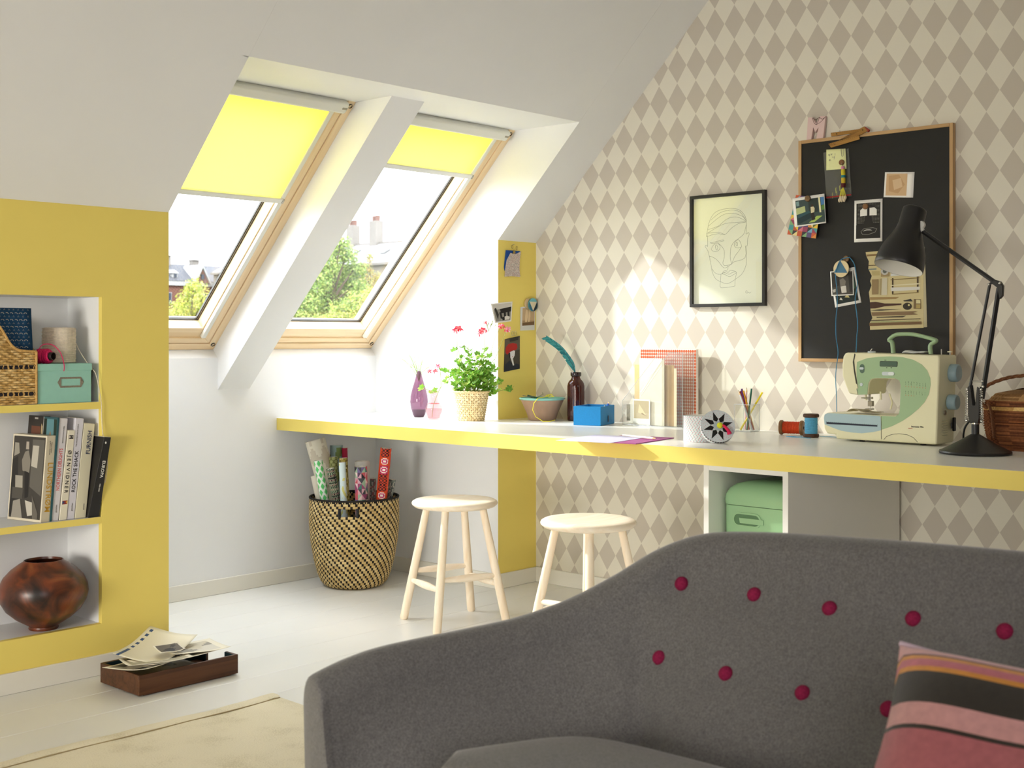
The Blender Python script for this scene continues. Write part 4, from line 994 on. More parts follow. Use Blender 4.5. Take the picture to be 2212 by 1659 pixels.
def catmull(pts, n):
    out = []
    P = [Vector(p) for p in pts]
    m2 = len(P) - 1
    for i in range(m2):
        p0, p1, p2, p3 = P[max(i - 1, 0)], P[i], P[i + 1], P[min(i + 2, m2)]
        for k in range(n):
            q = k / n
            out.append(.5 * ((2 * p1) + (p2 - p0) * q + (2 * p0 - 5 * p1 + 4 * p2 - p3) * q * q + (3 * p1 - p0 - 3 * p2 + p3) * q ** 3))
    out.append(P[-1])
    return out


RID = catmull(ridge, 9)
ZS = 0.36
NR = len(RID)
NORM = []
for i in range(NR):
    d = RID[min(i + 1, NR - 1)] - RID[max(i - 1, 0)]
    NORM.append(Vector((d.y, -d.x, 0)).normalized() * -1)     # outwards: away from the seat
# button spots as (y, z) on the inside of the back
BUT = [(1.314 - .1445 * i, .651) for i in range(14)] + [(1.316 - .1455 * i, .528) for i in range(14)]


def inner(i, q, dimple=True):
    r, o = RID[i], NORM[i]
    arm = max(0.0, min(1.0, (1.55 - r.y) / .35)) if r.y > YC else max(0.0, min(1.0, (r.y - (2 * YC - 1.55)) / .35))
    e = min(i, NR - 1 - i) / 9.0          # ridge stations from the arm front
    sm_ = max(0.0, min(1.0, (e - .3) / 5.5))
    A = .028 + .115 * sm_ * sm_ * (3 - 2 * sm_) + .117 * arm
    off = .050 + A * (1 - q) ** 1.15 - .012 * sin(pi * q) * (1 - arm) * sm_ - .020 * math.exp(-((e - 7.6) / .45) ** 2) * (1 - q) ** .6
    z = ZS + (r.z - .050 - ZS) * q
    p = r - o * off
    if dimple and arm > .3:
        dep = 0.0
        for (by2, bq) in BUT:
            dy2, dz2 = (p.y - by2) / .032, (z - bq) / .028
            dep = max(dep, .016 * math.exp(-(dy2 * dy2 + dz2 * dz2)))
        for bq in (.651, .528):
            dep = max(dep, .008 * math.exp(-((z - bq) / .020) ** 2) * arm)
        p = p + o * dep
    return Vector((p.x, p.y, z))


loops = []
NQ = 30
for i in range(NR):
    lp = [inner(i, q / NQ) for q in range(NQ + 1)]
    r, o = RID[i], NORM[i]
    rad_i, rad_o = .050, .044
    for k in range(1, 9):          # rounded top
        a = pi * k / 9
        rr = rad_i if a < pi / 2 else rad_o
        lp.append(Vector((r.x, r.y, r.z - .05)) - o * (cos(a) * rr) + Vector((0, 0, sin(a) * .05)))
    for zf in (0, .25, .5, .75, 1.0):
        zz = (r.z - .05) * (1 - zf) + .13 * zf
        lp.append(Vector((r.x, r.y, zz)) + o * (rad_o - .02 * zf))
    lp.append(Vector((r.x, r.y, .13)) - o * .03)
    lp.append(Vector((r.x, r.y, ZS - .05)) - o * (.1 if i in (0, NR - 1) else .16))
    loops.append(lp)
mb = MB()
loft(mb, loops, cap0=False, cap1=False)
nl = len(loops[0])
# domed front faces of the two arms
for base, sgn in ((0, -1), (NR - 1, -1)):
    lp = loops[base]
    cen = sum(lp, Vector()) / nl
    prev = [base * nl + i for i in range(nl)]
    for sc, dx in ((.97, .010), (.90, .0135), (.5, .015)):
        ring_ = [cen + (p - cen) * sc + Vector((sgn * dx, 0, 0)) for p in lp]
        o0 = len(mb.v)
        mb.v += [tuple(p) for p in ring_]
        for i in range(nl):
            k2 = (i + 1) % nl
            mb.f.append((prev[i], prev[k2], o0 + k2, o0 + i))
            mb.c.append(None)
        prev = [o0 + i for i in range(nl)]
    mb.f.append(tuple(prev))
    mb.c.append(None)
mb.build('upholstery', 'wool_grey', sofa, smooth=70)
# base under the seat and the seat cushion
mb = MB()
pl = [(1.36, 1.60), (1.60, 1.50), (1.78, 1.36), (1.84, 1.2), (1.84, 2 * YC - 1.2), (1.78, 2 * YC - 1.36), (1.60, 2 * YC - 1.5), (1.36, 2 * YC - 1.6)]
mb.prism([(x, y, .13) for x, y in pl], (0, 0, .17))
mb.build('base', 'wool_grey', sofa, bevel=.02, bseg=3)


def cushion_outline(e):
    pts = [(1.28, 1.46), (1.40, 1.435), (1.54, 1.385), (1.605, 1.350), (1.632, 1.29), (1.640, 1.15), (1.642, .9), (1.642, YC)]
    pts = pts + [(x, 2 * YC - y) for x, y in pts[::-1][1:]]
    cxm, cym = 1.45, YC
    return [(x - e * (1 if x > 1.5 else -.6 if x < 1.3 else .3), y - e * (1 if y > YC else -1) * (1 if abs(y - YC) > .6 else 0)) for x, y in pts]


mb = MB()
loft(mb, [[(x, y, z) for x, y in cushion_outline(e)] for e, z in ((.02, .302), (.0, .33), (-.004, .38), (.0, .418), (.010, .438), (.028, .450), (.07, .457), (.13, .459))])
mb.build('seat_cushion', 'wool_grey', sofa, smooth=70, subsurf=1)
wood_mat('oak_leg', (190, 150, 104), (160, 120, 78), .5, 2)
for (x, y) in ((1.42, 1.5), (1.86, 1.3), (1.42, 2 * YC - 1.5), (1.86, 2 * YC - 1.3)):
    MB().lathe([(.012, 0), (.014, .005), (.024, .135)], 14, M=Matrix.Translation((x, y, 0)), closed_top=True).build('leg', 'oak_leg', sofa, smooth=40)
# buttons, each sunk in its dimple
but0 = None
for (by2, bq) in BUT:
    if by2 < 2 * YC - 1.32:
        continue
    _, i, qq = min((abs(inner(k, j / 40, False).y - by2) + 2 * abs(inner(k, j / 40, False).z - bq), k, j / 40) for k in range(30, NR - 30) for j in range(8, 40))
    P = inner(i, qq)
    P.y = by2
    q0, q1 = inner(i, qq - .05, False), inner(i, qq + .05, False)
    up = (q1 - q0).normalized()
    nrm = (Vector((0, 1, 0)).cross(up)).normalized()
    if nrm.x > 0:
        nrm = -nrm
    if but0 is None:
        but0 = MB().lathe([(.0001, -.004), (.0115, -.004), (.0135, .001), (.0125, .006), (.009, .0095), (.004, .011), (.0001, .0113)], 20, closed_bottom=False).build(
            'button', 'button_wool', sofa, smooth=60, local=True)
        ob = but0
    else:
        ob = but0.copy()
        C.objects.link(ob)
        ob.parent = sofa
    Mx = frame_M(P - nrm * .001, Vector((0, 1, 0)), up if nrm.dot(Vector((0, 1, 0)).cross(up)) > 0 else -up)
    ob.matrix_local = Matrix.Translation(-world_of(sofa)) @ Mx

# ------------------------------------------------------------------ striped cushion on the sofa
pil = thing('cushion', 'pink, black and orange striped cushion leaning on the grey sofa back', 'cushion', (1.46, .60, .44))
bvec, avec = Vector((.742, 0, .670)), Vector((0, -1, 0))
nvec = Vector((-.670, 0, .742))
TL = Vector((1.684, .782, .622))
WA, WBb = .44, .335
ST_ = [(.085, (206, 156, 156)), (.098, (86, 44, 50)), (.122, (204, 138, 56)), (.168, (186, 104, 116)), (.196, (204, 138, 56)), (.352, (50, 46, 40)),
       (.452, (196, 146, 144)), (.472, (50, 44, 38)), (1.01, (168, 98, 102))]


def stripe(v):
    for lim, c in ST_:
        if v < lim:
            return c


vs_rows = sorted(set([0.0, .03, .06] + [s for s, _ in ST_[:-1]] + [.14, .23, .27, .31, .38, .41, .52, .58, .64, .70, .76, .82, .88, .94, 1.0]))


def pillow(sign):
    vs, fs, cs = [], [], []
    nu = 26
    for v in vs_rows:
        for k in range(nu + 1):
            u = k / nu
            uu, vv = u * 2 - 1, v * 2 - 1
            th = .075 * max(0, (1 - uu ** 4)) ** .6 * max(0, (1 - vv ** 4)) ** .6
            pin = .018
            a = u * WA + .035 * v + pin * (1 - vv * vv) * (-(uu)) * .8
            bb = v * WBb + pin * (1 - uu * uu) * (-(vv)) * .8
            p = TL + avec * a - bvec * bb + nvec * (.07 + sign * th) + nvec * (.006 * sin(9 * u + 3 * v) * (1 - abs(vv)) * (1 - abs(uu)))
            vs.append(p)
    for j in range(len(vs_rows) - 1):
        for k in range(nu):
            a = j * (nu + 1) + k
            fs.append((a, a + 1, a + nu + 2, a + nu + 1))
            cs.append(stripe((vs_rows[j] + vs_rows[j + 1]) / 2))
    return vs, fs, cs


mb = MB()
for s in (1, -1):
    vv_, ff_, cc_ = pillow(s)
    mb.add(vv_, ff_, cc_)
mat('cushion_wool', rough=.85, spec=.1, attr=True, var=.1, vscale=90, bump=.2, bscale=400, sheen=.3)
mb.build('cover', 'cushion_wool', pil, smooth=70)
seam = [TL + avec * (u * WA + .018 * .0) + nvec * .07 + bvec * .002 - bvec * (.018 * .8 * (1 - (2 * u - 1) ** 2)) + bvec * .0 for u in [k / 24 for k in range(25)]]
MB().tube(seam, .004, 8).build('piping', mat('piping_mauve', (196, 176, 190), .8), pil, smooth=60)

# ------------------------------------------------------------------ rug and tray of papers
m, t, b = nodes_of('rug_wool')
MATS['rug_wool'] = m
L = t.links
tcn = t.nodes.new('ShaderNodeTexCoord')
n1 = t.nodes.new('ShaderNodeTexNoise'); n1.inputs['Scale'].default_value = 240; n1.inputs['Detail'].default_value = 4
n2 = t.nodes.new('ShaderNodeTexNoise'); n2.inputs['Scale'].default_value = 9; n2.inputs['Detail'].default_value = 4
L.new(tcn.outputs['Object'], n1.inputs['Vector']); L.new(tcn.outputs['Object'], n2.inputs['Vector'])
ad = t.nodes.new('ShaderNodeMath'); ad.operation = 'ADD'
L.new(n1.outputs['Fac'], ad.inputs[0]); L.new(n2.outputs['Fac'], ad.inputs[1])
cr = t.nodes.new('ShaderNodeValToRGB')
cr.color_ramp.elements[0].position = .7; cr.color_ramp.elements[0].color = lin(208, 198, 170)
cr.color_ramp.elements[1].position = 1.3; cr.color_ramp.elements[1].color = lin(228, 219, 194)
L.new(ad.outputs[0], cr.inputs['Fac']); L.new(cr.outputs['Color'], b.inputs['Base Color'])
b.inputs['Roughness'].default_value = .9; b.inputs['Specular IOR Level'].default_value = .1
bpn = t.nodes.new('ShaderNodeBump'); bpn.inputs['Strength'].default_value = .35; bpn.inputs['Distance'].default_value = .002
L.new(n1.outputs['Fac'], bpn.inputs['Height']); L.new(bpn.outputs['Normal'], b.inputs['Normal'])
rug = thing('rug', 'flat cream wool rug with a stitched hem on the white floor', 'rug', (1.6, 2.3, 0))
ey = lambda x: 3.140 + .010 * sin(x * 5.1) - .012 * (2.33 - x) * 0.9 + .012
ex = lambda y: 2.335 - .006 * sin((3.14 - y) * 7)


def rugsurf(u, v):
    x = 0.2 + (ex(3.1 - 1.3 * (1 - v)) - 0.2) * u
    y = 1.80 + (ey(x) - 1.80) * v
    edge = min(1.0, (1 - v) / .004, (1 - u) / .004)
    return (x, y, .0008 + .0072 * max(0, edge) ** .5 + .0012 * sin(x * 23) * sin(y * 17))


mb = MB().grid(rugsurf, 60, 60)
mb.build('field', 'rug_wool', rug, smooth=60, recalc=False)
mb = MB().grid(lambda u, v: (0.2 + (2.318 - 0.2) * u, ey(0.2 + 2.12 * u) - .050 + .048 * v + .0035 * sin(u * 40), .0095 + .0035 * sin(pi * min(1, v * 1.02)) ** .5 + .0008 * sin(u * 90)), 90, 6)
mb.build('hem', 'rug_wool', rug, smooth=60, recalc=False)
MB().tube([(0.2 + 2.112 * u, ey(0.2 + 2.12 * u) - .0535 + .0015 * sin(u * 31), .0095) for u in [k / 60 for k in range(61)]], .0016, 6).build(
    'stitching', mat('stitch', (168, 150, 112), .8), rug, smooth=60)

wood_mat('walnut', (92, 58, 36), (60, 36, 22), .45, 0, .8)
mat('tray_lining', (14, 40, 46), .5)
tray = thing('letter_tray', 'dark walnut letter tray with cut out end, full of old papers on the floor', 'tray', (2.21, 3.55, 0))
tx0, tx1, ty0, ty1, th = 2.038, 2.398, 3.430, 3.662, .066
MB().box(tx0, tx1, ty0, ty0 + .009, .004, th).build('side', 'walnut', tray, bevel=.0015)
MB().box(tx0, tx1, ty1 - .009, ty1, .004, th).build('side', 'walnut', tray, bevel=.0015)
MB().box(tx0, tx0 + .009, ty0 + .009, ty1 - .009, .004, th).build('end', 'walnut', tray, bevel=.0015)
for (a, bq) in ((ty0 + .009, ty0 + .062), (ty1 - .062, ty1 - .009)):
    MB().box(tx1 - .009, tx1, a, bq, .004, th).build('end', 'walnut', tray, bevel=.0015)
    MB().box(tx1 - .0105, tx1 - .0091, a, bq, .014, th - .001).build('lining', 'tray_lining', tray)
MB().box(tx1 - .009, tx1, ty0 + .062, ty1 - .062, .004, .018).build('end', 'walnut', tray)
MB().box(tx0 + .009, tx1 - .009, ty0 + .009, ty1 - .009, .004, .013).build('bottom', 'walnut', tray)
MB().box(tx0 + .0095, tx1 - .012, ty0 + .0092, ty0 + .0105, .013, th - .001).build('lining', 'tray_lining', tray)
MB().box(tx0 + .0095, tx1 - .012, ty1 - .0105, ty1 - .0092, .013, th - .001).build('lining', 'tray_lining', tray)
MB().box(tx0 + .02, tx1 - .02, ty0 + .01, ty1 - .01, 0, .004).build('foot', 'walnut', tray)

rnd = random.Random(5)


def sheet(name, label, cx, cy_, z, w_, h_, rot, paper, curl=.006, art=None, tilt=(0, 0), group='old papers in the walnut tray', cat='paper'):
    """a slightly curled sheet with a flat print on it"""
    sa = rnd.random() * 6

    def zf(u, v):
        return z + curl * ((u - .5) ** 2 * 3 + (v - .5) ** 2 * 2) + .0016 * sin(u * 7 + sa) * cos(v * 5 + sa) + tilt[0] * (u - .5) + tilt[1] * (v - .5)

    def f(u, v):
        a, bq = (u - .5) * w_, (v - .5) * h_
        return (cx + a * cos(rot) - bq * sin(rot), cy_ + a * sin(rot) + bq * cos(rot), zf(u, v))
    nu, nv = 16, 16
    mb = MB().grid(f, nu, nv, colfn=lambda u, v, t_: (art(u, v) if art else paper))
    o = mb.build(name, 'print', None, recalc=False, smooth=60, solid=.0006)
    tag(o, label, cat, group)
    return o


def photo_art(seed, dark=(48, 44, 38), mid=(120, 112, 96), light=(205, 198, 178), border=.09):
    r2 = random.Random(seed)
    blobs = [(r2.random(), r2.random(), .08 + .2 * r2.random(), r2.choice((dark, mid, light, mid))) for _ in range(9)]

    def art(u, v):
        if min(u, v, 1 - u, 1 - v) < border:
            return (232, 226, 208)
        c = mid
        for (bu, bv, br, bc) in blobs:
            if (u - bu) ** 2 + (v - bv) ** 2 < br * br:
                c = bc
        return c
    return art


ink_bits = lambda u, v: (52, 82, 126) if (.86 < v < .93 and int(u * 23) % 3 != 1) else (228, 222, 200)
sheet('old_print', 'grey streaked old print lowest in the walnut tray', 2.18, 3.55, .034, .25, .19, .05, (150, 144, 128), art=photo_art(3, border=.03))
sheet('old_photograph', 'faded photograph sticking out over the near rim of the tray', 2.115, 3.53, .0715, .19, .17, .35, (170, 164, 146), art=photo_art(9, (70, 66, 60), (148, 142, 128)), tilt=(.0, -.014))
sheet('drawing_sheet', 'cream sheet with grey wash lying along the tray side', 2.22, 3.52, .0745, .27, .135, .10, (214, 206, 182), art=photo_art(14, (120, 112, 98), (196, 188, 166), border=.2), tilt=(-.004, -.010))
sheet('torn_page', 'torn dark edged page fanned out in the walnut tray', 2.15, 3.52, .079, .20, .15, -.30, (200, 194, 174), art=photo_art(21, (36, 34, 30), (176, 170, 150), border=.06), tilt=(.004, -.012))
sheet('letter_sheet', 'large cream page with blue printing rising towards the wall', 2.20, 3.60, .092, .25, .17, .55, (228, 222, 200), curl=.012, art=ink_bits, tilt=(.03, .02))
sheet('map_sheet', 'pale grey map like sheet at the open end of the tray', 2.305, 3.545, .083, .19, .15, -.12, (206, 202, 190), art=photo_art(33, (150, 146, 136), (212, 208, 196), border=.1), tilt=(-.006, 0))
sheet('small_photograph', 'small black and white photograph on top of the tray papers', 2.205, 3.530, .104, .085, .058, -.12, (240, 236, 224), art=photo_art(41, (44, 40, 34), (94, 86, 72), (214, 206, 188), .08), curl=.002, tilt=(0, .012))
# ------------------------------------------------------------------ things on the desk
FW, RT = Vector((.7347, .6784, 0)), Vector((.6784, -.7347, 0))
glass_mat('glass_plum', (206, 172, 194), .06, 0.02, .26, (140, 96, 124))
glass_mat('glass_pink', (252, 234, 236), .05, 0.0, .02, (240, 190, 196))
glass_mat('glass_brown', (150, 84, 74), .05, 0.0, .22, (70, 26, 24))
glass_mat('acrylic', (252, 253, 252), .05, 0.0, .015, (255, 255, 255))
glass_mat('acrylic_edge', (236, 240, 242), .12, 0.05, .35, (250, 250, 250))
glass_mat('water', (250, 246, 246), .03)
leaf_mat('leaf_fresh', (0, 0, 0), (0, 0, 0))


def frames_along(p, d):
    d = Vector(d).normalized()
    a = d.cross(Vector((0, 0, 1)) if abs(d.z) < .95 else Vector((1, 0, 0))).normalized()
    return a, a.cross(d)


# plum drop vase
vx, vy = 3.875, 4.150
v1 = thing('bud_vase', 'tall plum coloured drop shaped glass vase holding thin grass sprigs', 'vase', (vx, vy, ZD))
prof = [(.010, 0), (.022, .001), (.028, .012), (.036, .040), (.040, .068), (.038, .095), (.031, .125), (.022, .155), (.015, .180), (.0095, .200), (.007, .207)]
MB().lathe(prof, 32, M=Matrix.Translation((vx, vy, ZD + .0005)), closed_bottom=True).build('body', 'glass_plum', v1, smooth=60)
MB().lathe([(.008, .0005), (.020, .0015), (.0255, .012), (.031, .034), (.0005, .035)], 24, M=Matrix.Translation((vx, vy, ZD + .0005))).build('thick_base', mat('plum_dark', (74, 40, 66), .2), v1, smooth=60)
rnd = random.Random(3)
for k in range(13):
    a0 = rnd.uniform(-.9, .9)
    lat = -.075 + .12 * k / 12 + rnd.uniform(-.01, .01)
    top = ZD + .27 + rnd.uniform(-.045, .05)
    p0 = Vector((vx, vy, ZD + .16))
    p2 = Vector((vx, vy, top)) + RT * lat + FW * rnd.uniform(-.03, .03)
    p1 = Vector((vx, vy, ZD + .215)) + RT * lat * .25
    cur = [p0.lerp(p1, q).lerp(p1.lerp(p2, q), q) for q in [j / 8 for j in range(9)]]
    mb = MB().tube(cur, .0009, 5, col=(166, 196, 98))
    for j in range(3, 9):          # narrow blades
        p = cur[j]
        dr = (cur[j] - cur[j - 1]).normalized()
        sd = (RT * rnd.choice((-1, 1)) * .55 + dr + FW * rnd.uniform(-.4, .4)).normalized()
        ln = rnd.uniform(.012, .03)
        wv = dr.cross(sd).normalized() * .0016
        mb.add([p - wv * .4, p + sd * ln * .5 - wv, p + sd * ln, p + sd * ln * .5 + wv, p + wv * .4], [(0, 1, 2, 3, 4)], col=rnd.choice([(170, 200, 104), (148, 186, 84), (190, 212, 128)]))
    mb.build('grass_sprig', 'leaf_fresh', v1, smooth=60, recalc=False)
mb = MB()
for k in range(10):
    p = Vector((vx, vy, ZD + .275)) + RT * (-.075 + rnd.uniform(-.012, .012)) + Vector((0, 0, rnd.uniform(-.02, .02)))
    mb.tube([p, p + RT * rnd.uniform(-.015, .015) + Vector((0, 0, .008))], [.0008, .0003], 4, col=(190, 170, 214))
mb.build('lilac_fringe', 'leaf_fresh', v1)

# leaf and flower meshes shared by the geraniums


def leaf_mesh(seed, col):
    r2 = random.Random(seed)
    n = 18
    vs = [(0, 0, 0)]
    for k in range(n):
        a = -pi * .86 + 2 * pi * .86 * k / (n - 1)
        rr = (1 + .20 * cos(a * 5.8)) * (1 + r2.uniform(-.08, .08))
        vs.append((rr * cos(a) + .35, rr * sin(a), .22 * rr * rr * (.6 + .5 * cos(a * 6))))
    fs = [(0, k, k + 1) for k in range(1, n)]
    mb = MB().add(vs, fs, [tuple(int(c * (1 + r2.uniform(-.12, .12))) for c in col) for _ in fs])
    o = mb.build('leaf', 'leaf_fresh', None, recalc=False)
    me = o.data
    bpy.data.objects.remove(o)
    return me


LEAVES = [leaf_mesh(1, (122, 166, 58)), leaf_mesh(2, (142, 184, 76)), leaf_mesh(3, (98, 142, 48)), leaf_mesh(4, (168, 202, 96))]


def flower_mesh(seed, c1, c2):
    r2 = random.Random(seed)
    mb = MB()
    for k in range(5):
        a = 2 * pi * k / 5 + r2.uniform(-.2, .2)
        L_ = 1.0 + (.25 if k < 2 else 0)
        ca, sa = cos(a), sin(a)

        def P(t_, s_, z):
            return (ca * t_ * L_ - sa * s_, sa * t_ * L_ + ca * s_, z)
        mb.add([P(0, 0, 0), P(.45, -.26, .18), P(.95, -.28, .10), P(1.12, 0, .05), P(.95, .28, .10), P(.45, .26, .18)], [(0, 1, 2, 3, 4, 5)], col=c1 if k < 2 else c2)
    mb.ball((0, 0, .1), .13, 6, col=(250, 236, 200))
    o = mb.build('flower', 'leaf_fresh', None, recalc=False)
    me = o.data
    bpy.data.objects.remove(o)
    return me


FLOW = [flower_mesh(1, (206, 40, 66), (240, 120, 130)), flower_mesh(2, (224, 70, 92), (246, 150, 158)), flower_mesh(3, (232, 150, 190), (246, 190, 214))]


def put(me, name, parent, p, nrm, size, rot, spin=0.0):
    o = bpy.data.objects.new(name, me)
    C.objects.link(o)
    o.parent = parent
    q = Vector(nrm).to_track_quat('Z', 'Y').to_matrix().to_4x4()
    o.matrix_local = Matrix.Translation(Vector(p) - world_of(parent)) @ q @ Matrix.Rotation(rot, 4, 'Z') @ Matrix.Scale(size, 4)
    return o


def umbel(parent, p, n, rad, size, kinds, rnd):
    for k in range(n):
        d = Vector((rnd.uniform(-1, 1), rnd.uniform(-1, 1), rnd.uniform(-.2, 1))).normalized() * rad * rnd.uniform(.6, 1)
        nr = (d.normalized() - FW * .9 + Vector((0, 0, .2)))
        put(FLOW[rnd.choice(kinds)], 'flower', parent, Vector(p) + d, nr, size * rnd.uniform(.8, 1.15), rnd.uniform(0, 6))


# little pink vase with one geranium stem
px_, py_ = 3.818, 3.994
v2 = thing('pink_vase', 'small clear pink glass vase with one geranium stem in water', 'vase', (px_, py_, ZD))
prof = [(.020, 0), (.027, .002), (.030, .018), (.036, .032), (.038, .044), (.034, .058), (.024, .070), (.0175, .085), (.017, .105), (.019, .121), (.024, .127)]
MB().lathe(prof, 28, M=Matrix.Translation((px_, py_, ZD + .0005))).build('body', 'glass_pink', v2, smooth=60)
MB().lathe([(.019, .004), (.026, .006), (.029, .020), (.034, .033), (.035, .046), (.0005, .046)], 24, M=Matrix.Translation((px_, py_, ZD + .0005))).build('water', 'glass_pink', v2, smooth=60)
MB().lathe([(.0255, .0672), (.0265, .0685), (.0255, .070)], 24, M=Matrix.Translation((px_, py_, ZD)), closed_bottom=False).build('neck_ring', mat('pink_line', (206, 120, 124), .3), v2, smooth=60)
rnd = random.Random(8)


def P2(lat, z, dep=0):
    return Vector((px_, py_, z)) + RT * lat + FW * dep


MB().tube([P2(-.008, ZD + .008), P2(-.002, ZD + .06), P2(.012, ZD + .10), P2(.032, ZD + .145), P2(.030, ZD + .19), P2(.028, ZD + .225)], .0013, 6).build('stem', mat('stem_green', (142, 158, 84), .6), v2, smooth=60)
MB().tube([P2(.030, ZD + .135), P2(.045, ZD + .165), P2(.062, ZD + .19), P2(.085, ZD + .205)], .001, 6).build('stem', 'stem_green', v2, smooth=60)
MB().tube([P2(.0, ZD + .11), P2(-.02, ZD + .128), P2(-.045, ZD + .133)], .001, 6).build('stem', 'stem_green', v2, smooth=60)
umbel(v2, P2(.018, ZD + .232), 5, .012, .0085, (1, 2), rnd)
umbel(v2, P2(.008, ZD + .207), 4, .010, .0085, (0, 1), rnd)
umbel(v2, P2(-.020, ZD + .212), 2, .006, .008, (0, 1), rnd)
for (la, z, sz, v) in ((-.055, ZD + .131, .014, 3), (-.048, ZD + .140, .012, 1), (.0, ZD + .118, .013, 3), (.012, ZD + .128, .012, 1), (-.012, ZD + .122, .011, 3), (.045, ZD + .163, .011, 1), (.060, ZD + .180, .011, 3),
                       (.055, ZD + .158, .009, 0), (.085, ZD + .203, .011, 1), (.075, ZD + .195, .008, 0), (.092, ZD + .212, .008, 3), (.098, ZD + .20, .008, 1)):
    put(LEAVES[v], 'leaf', v2, P2(la, z, rnd.uniform(-.01, .01)), -FW + Vector((rnd.uniform(-.5, .5), rnd.uniform(-.5, .5), .8)), sz, rnd.uniform(0, 6))

# geranium in a raffia pot
gx_, gy_ = 3.868, 3.812
gp = thing('potted_geranium', 'bushy red flowering geranium in a woven raffia pot on the desk', 'plant', (gx_, gy_, ZD))


def pot(u, v):
    a = 2 * pi * u
    r = .0555 + .0205 * v
    wv = .0024 * sin(u * 2 * pi * 22 + (int(v * 13.999) % 2) * pi) * abs(sin(v * 13 * pi)) + .0012 * abs(sin(v * 13 * pi))
    if v > .955:
        wv = .003
    return (gx_ + (r + wv) * cos(a), gy_ + (r + wv) * sin(a), ZD + .0005 + .126 * v)


def potcol(u, v, t_):
    row = v * 13
    col = u * 22 + (.25 if int(row) % 2 else .75)
    if v > .955:
        return (222, 196, 146)
    if abs(row - round(row)) < .22 and abs(col % 1 - .5) < .14:
        return (126, 84, 44)
    return random.Random(int(u * 88) * 77 + int(row)).choice([(232, 212, 166), (222, 200, 152), (238, 222, 180), (212, 188, 138)])


MB().grid(pot, 176, 52, potcol, wrap=True).build('pot', 'fibre', gp, smooth=60, recalc=False)
MB().lathe([(.0001, .004), (.052, .004), (.070, .115), (.0001, .115)], 24, M=Matrix.Translation((gx_, gy_, ZD)), closed_bottom=False).build('soil', mat('soil', (62, 48, 34), .9), gp, smooth=40)
MB().tube([(gx_ + .0775 * cos(a), gy_ + .0775 * sin(a), ZD + .125 + .0015 * sin(a * 30)) for a in [2 * pi * k / 90 for k in range(90)]], .0042, 8, closed=True).build('braided_rim', 'fibre', gp, smooth=60)
bpy.data.objects['braided_rim'].data.materials[0] = mat('raffia', (222, 196, 146), .8, var=.2, vscale=200)
rnd = random.Random(21)
# (lateral, height above desk, depth) of stem tips
TIPS = [(-.125, .215, .0), (-.105, .175, .02), (-.062, .320, .0), (-.050, .275, -.02), (-.075, .225, .0), (-.030, .330, .02), (-.012, .325, .0), (-.045, .200, .05), (-.01, .235, -.04),
        (.02, .250, .02), (.045, .285, .0), (.065, .33, .01), (.055, .235, -.03), (.085, .30, -.01), (.10, .265, .02), (.078, .215, .04), (.105, .225, -.02), (.112, .18, .0),
        (.03, .21, -.05), (-.02, .19, -.06), (.06, .185, -.05), (-.06, .185, -.05), (.0, .20, .07), (.04, .205, .08), (.088, .17, .05), (.115, .150, .0), (.185, .147, -.01), (.13, .165, .02),
        (-.085, .15, -.03), (.02, .17, -.07)]
leafn = 0
for (la, hh, dp) in TIPS:
    p0 = Vector((gx_, gy_, ZD + .105)) + RT * (la * .22) + FW * (dp * .3)
    p2 = Vector((gx_, gy_, ZD + hh)) + RT * la + FW * dp
    low = hh < .18
    p1 = Vector((gx_, gy_, ZD + .11 + (hh - .11) * (.5 if not low else .35))) + RT * la * (.42 if not low else .6) + FW * dp * .5
    cur = [p0.lerp(p1, q).lerp(p1.lerp(p2, q), q) for q in [j / 9 for j in range(10)]]
    MB().tube(cur, [.0019 - .0009 * j / 9 for j in range(10)], 6).build('stem', 'stem_green', gp, smooth=60)
    nlv = 6 if low else 10
    for j in range(nlv):
        q = rnd.uniform(.38, 1.0)
        i0 = min(8, int(q * 9))
        p = cur[i0].lerp(cur[i0 + 1], q * 9 - i0) + RT * rnd.uniform(-.017, .017) + FW * rnd.uniform(-.02, .02) + Vector((0, 0, rnd.uniform(-.006, .012)))
        put(LEAVES[rnd.choice((0, 0, 1, 1, 2, 3))], 'leaf', gp, p, Vector((rnd.uniform(-.8, .8), rnd.uniform(-.8, .8), .75)) - FW * .55, rnd.uniform(.0095, .0165), rnd.uniform(0, 6))
        leafn += 1


def PG(lat, z, dep=0):
    return Vector((gx_, gy_, ZD + z)) + RT * lat + FW * dep


MB().tube([PG(-.058, .12), PG(-.062, .25), PG(-.060, .385)], .001, 6).build('stem', 'stem_green', gp, smooth=60)
umbel(gp, PG(-.058, .390), 9, .015, .0125, (0, 0, 1), rnd)
MB().tube([PG(.03, .14), PG(.058, .28), PG(.060, .375)], .001, 6).build('stem', 'stem_green', gp, smooth=60)
umbel(gp, PG(.052, .385), 11, .020, .0115, (0, 0, 1), rnd)
umbel(gp, PG(.060, .418), 3, .008, .0105, (0, 1), rnd)
MB().tube([PG(.085, .29), PG(.10, .35), PG(.125, .405)], .0009, 6).build('stem', 'stem_green', gp, smooth=60)
umbel(gp, PG(.132, .405), 4, .008, .0105, (0, 1), rnd)
MB().tube([PG(.10, .26), PG(.13, .33), PG(.15, .385)], .0009, 6).build('stem', 'stem_green', gp, smooth=60)
umbel(gp, PG(.153, .390), 6, .012, .0095, (2, 2, 1), rnd)
for k in range(9):     # buds
    b0 = PG(.075, .385)
    b1 = PG(.075 + rnd.uniform(-.02, .035), .42 + rnd.uniform(-.01, .012))
    MB().tube([b0, b0.lerp(b1, .7), b1], [.0006, .0008, .0024], 6).build('bud', 'stem_green', gp, smooth=60)

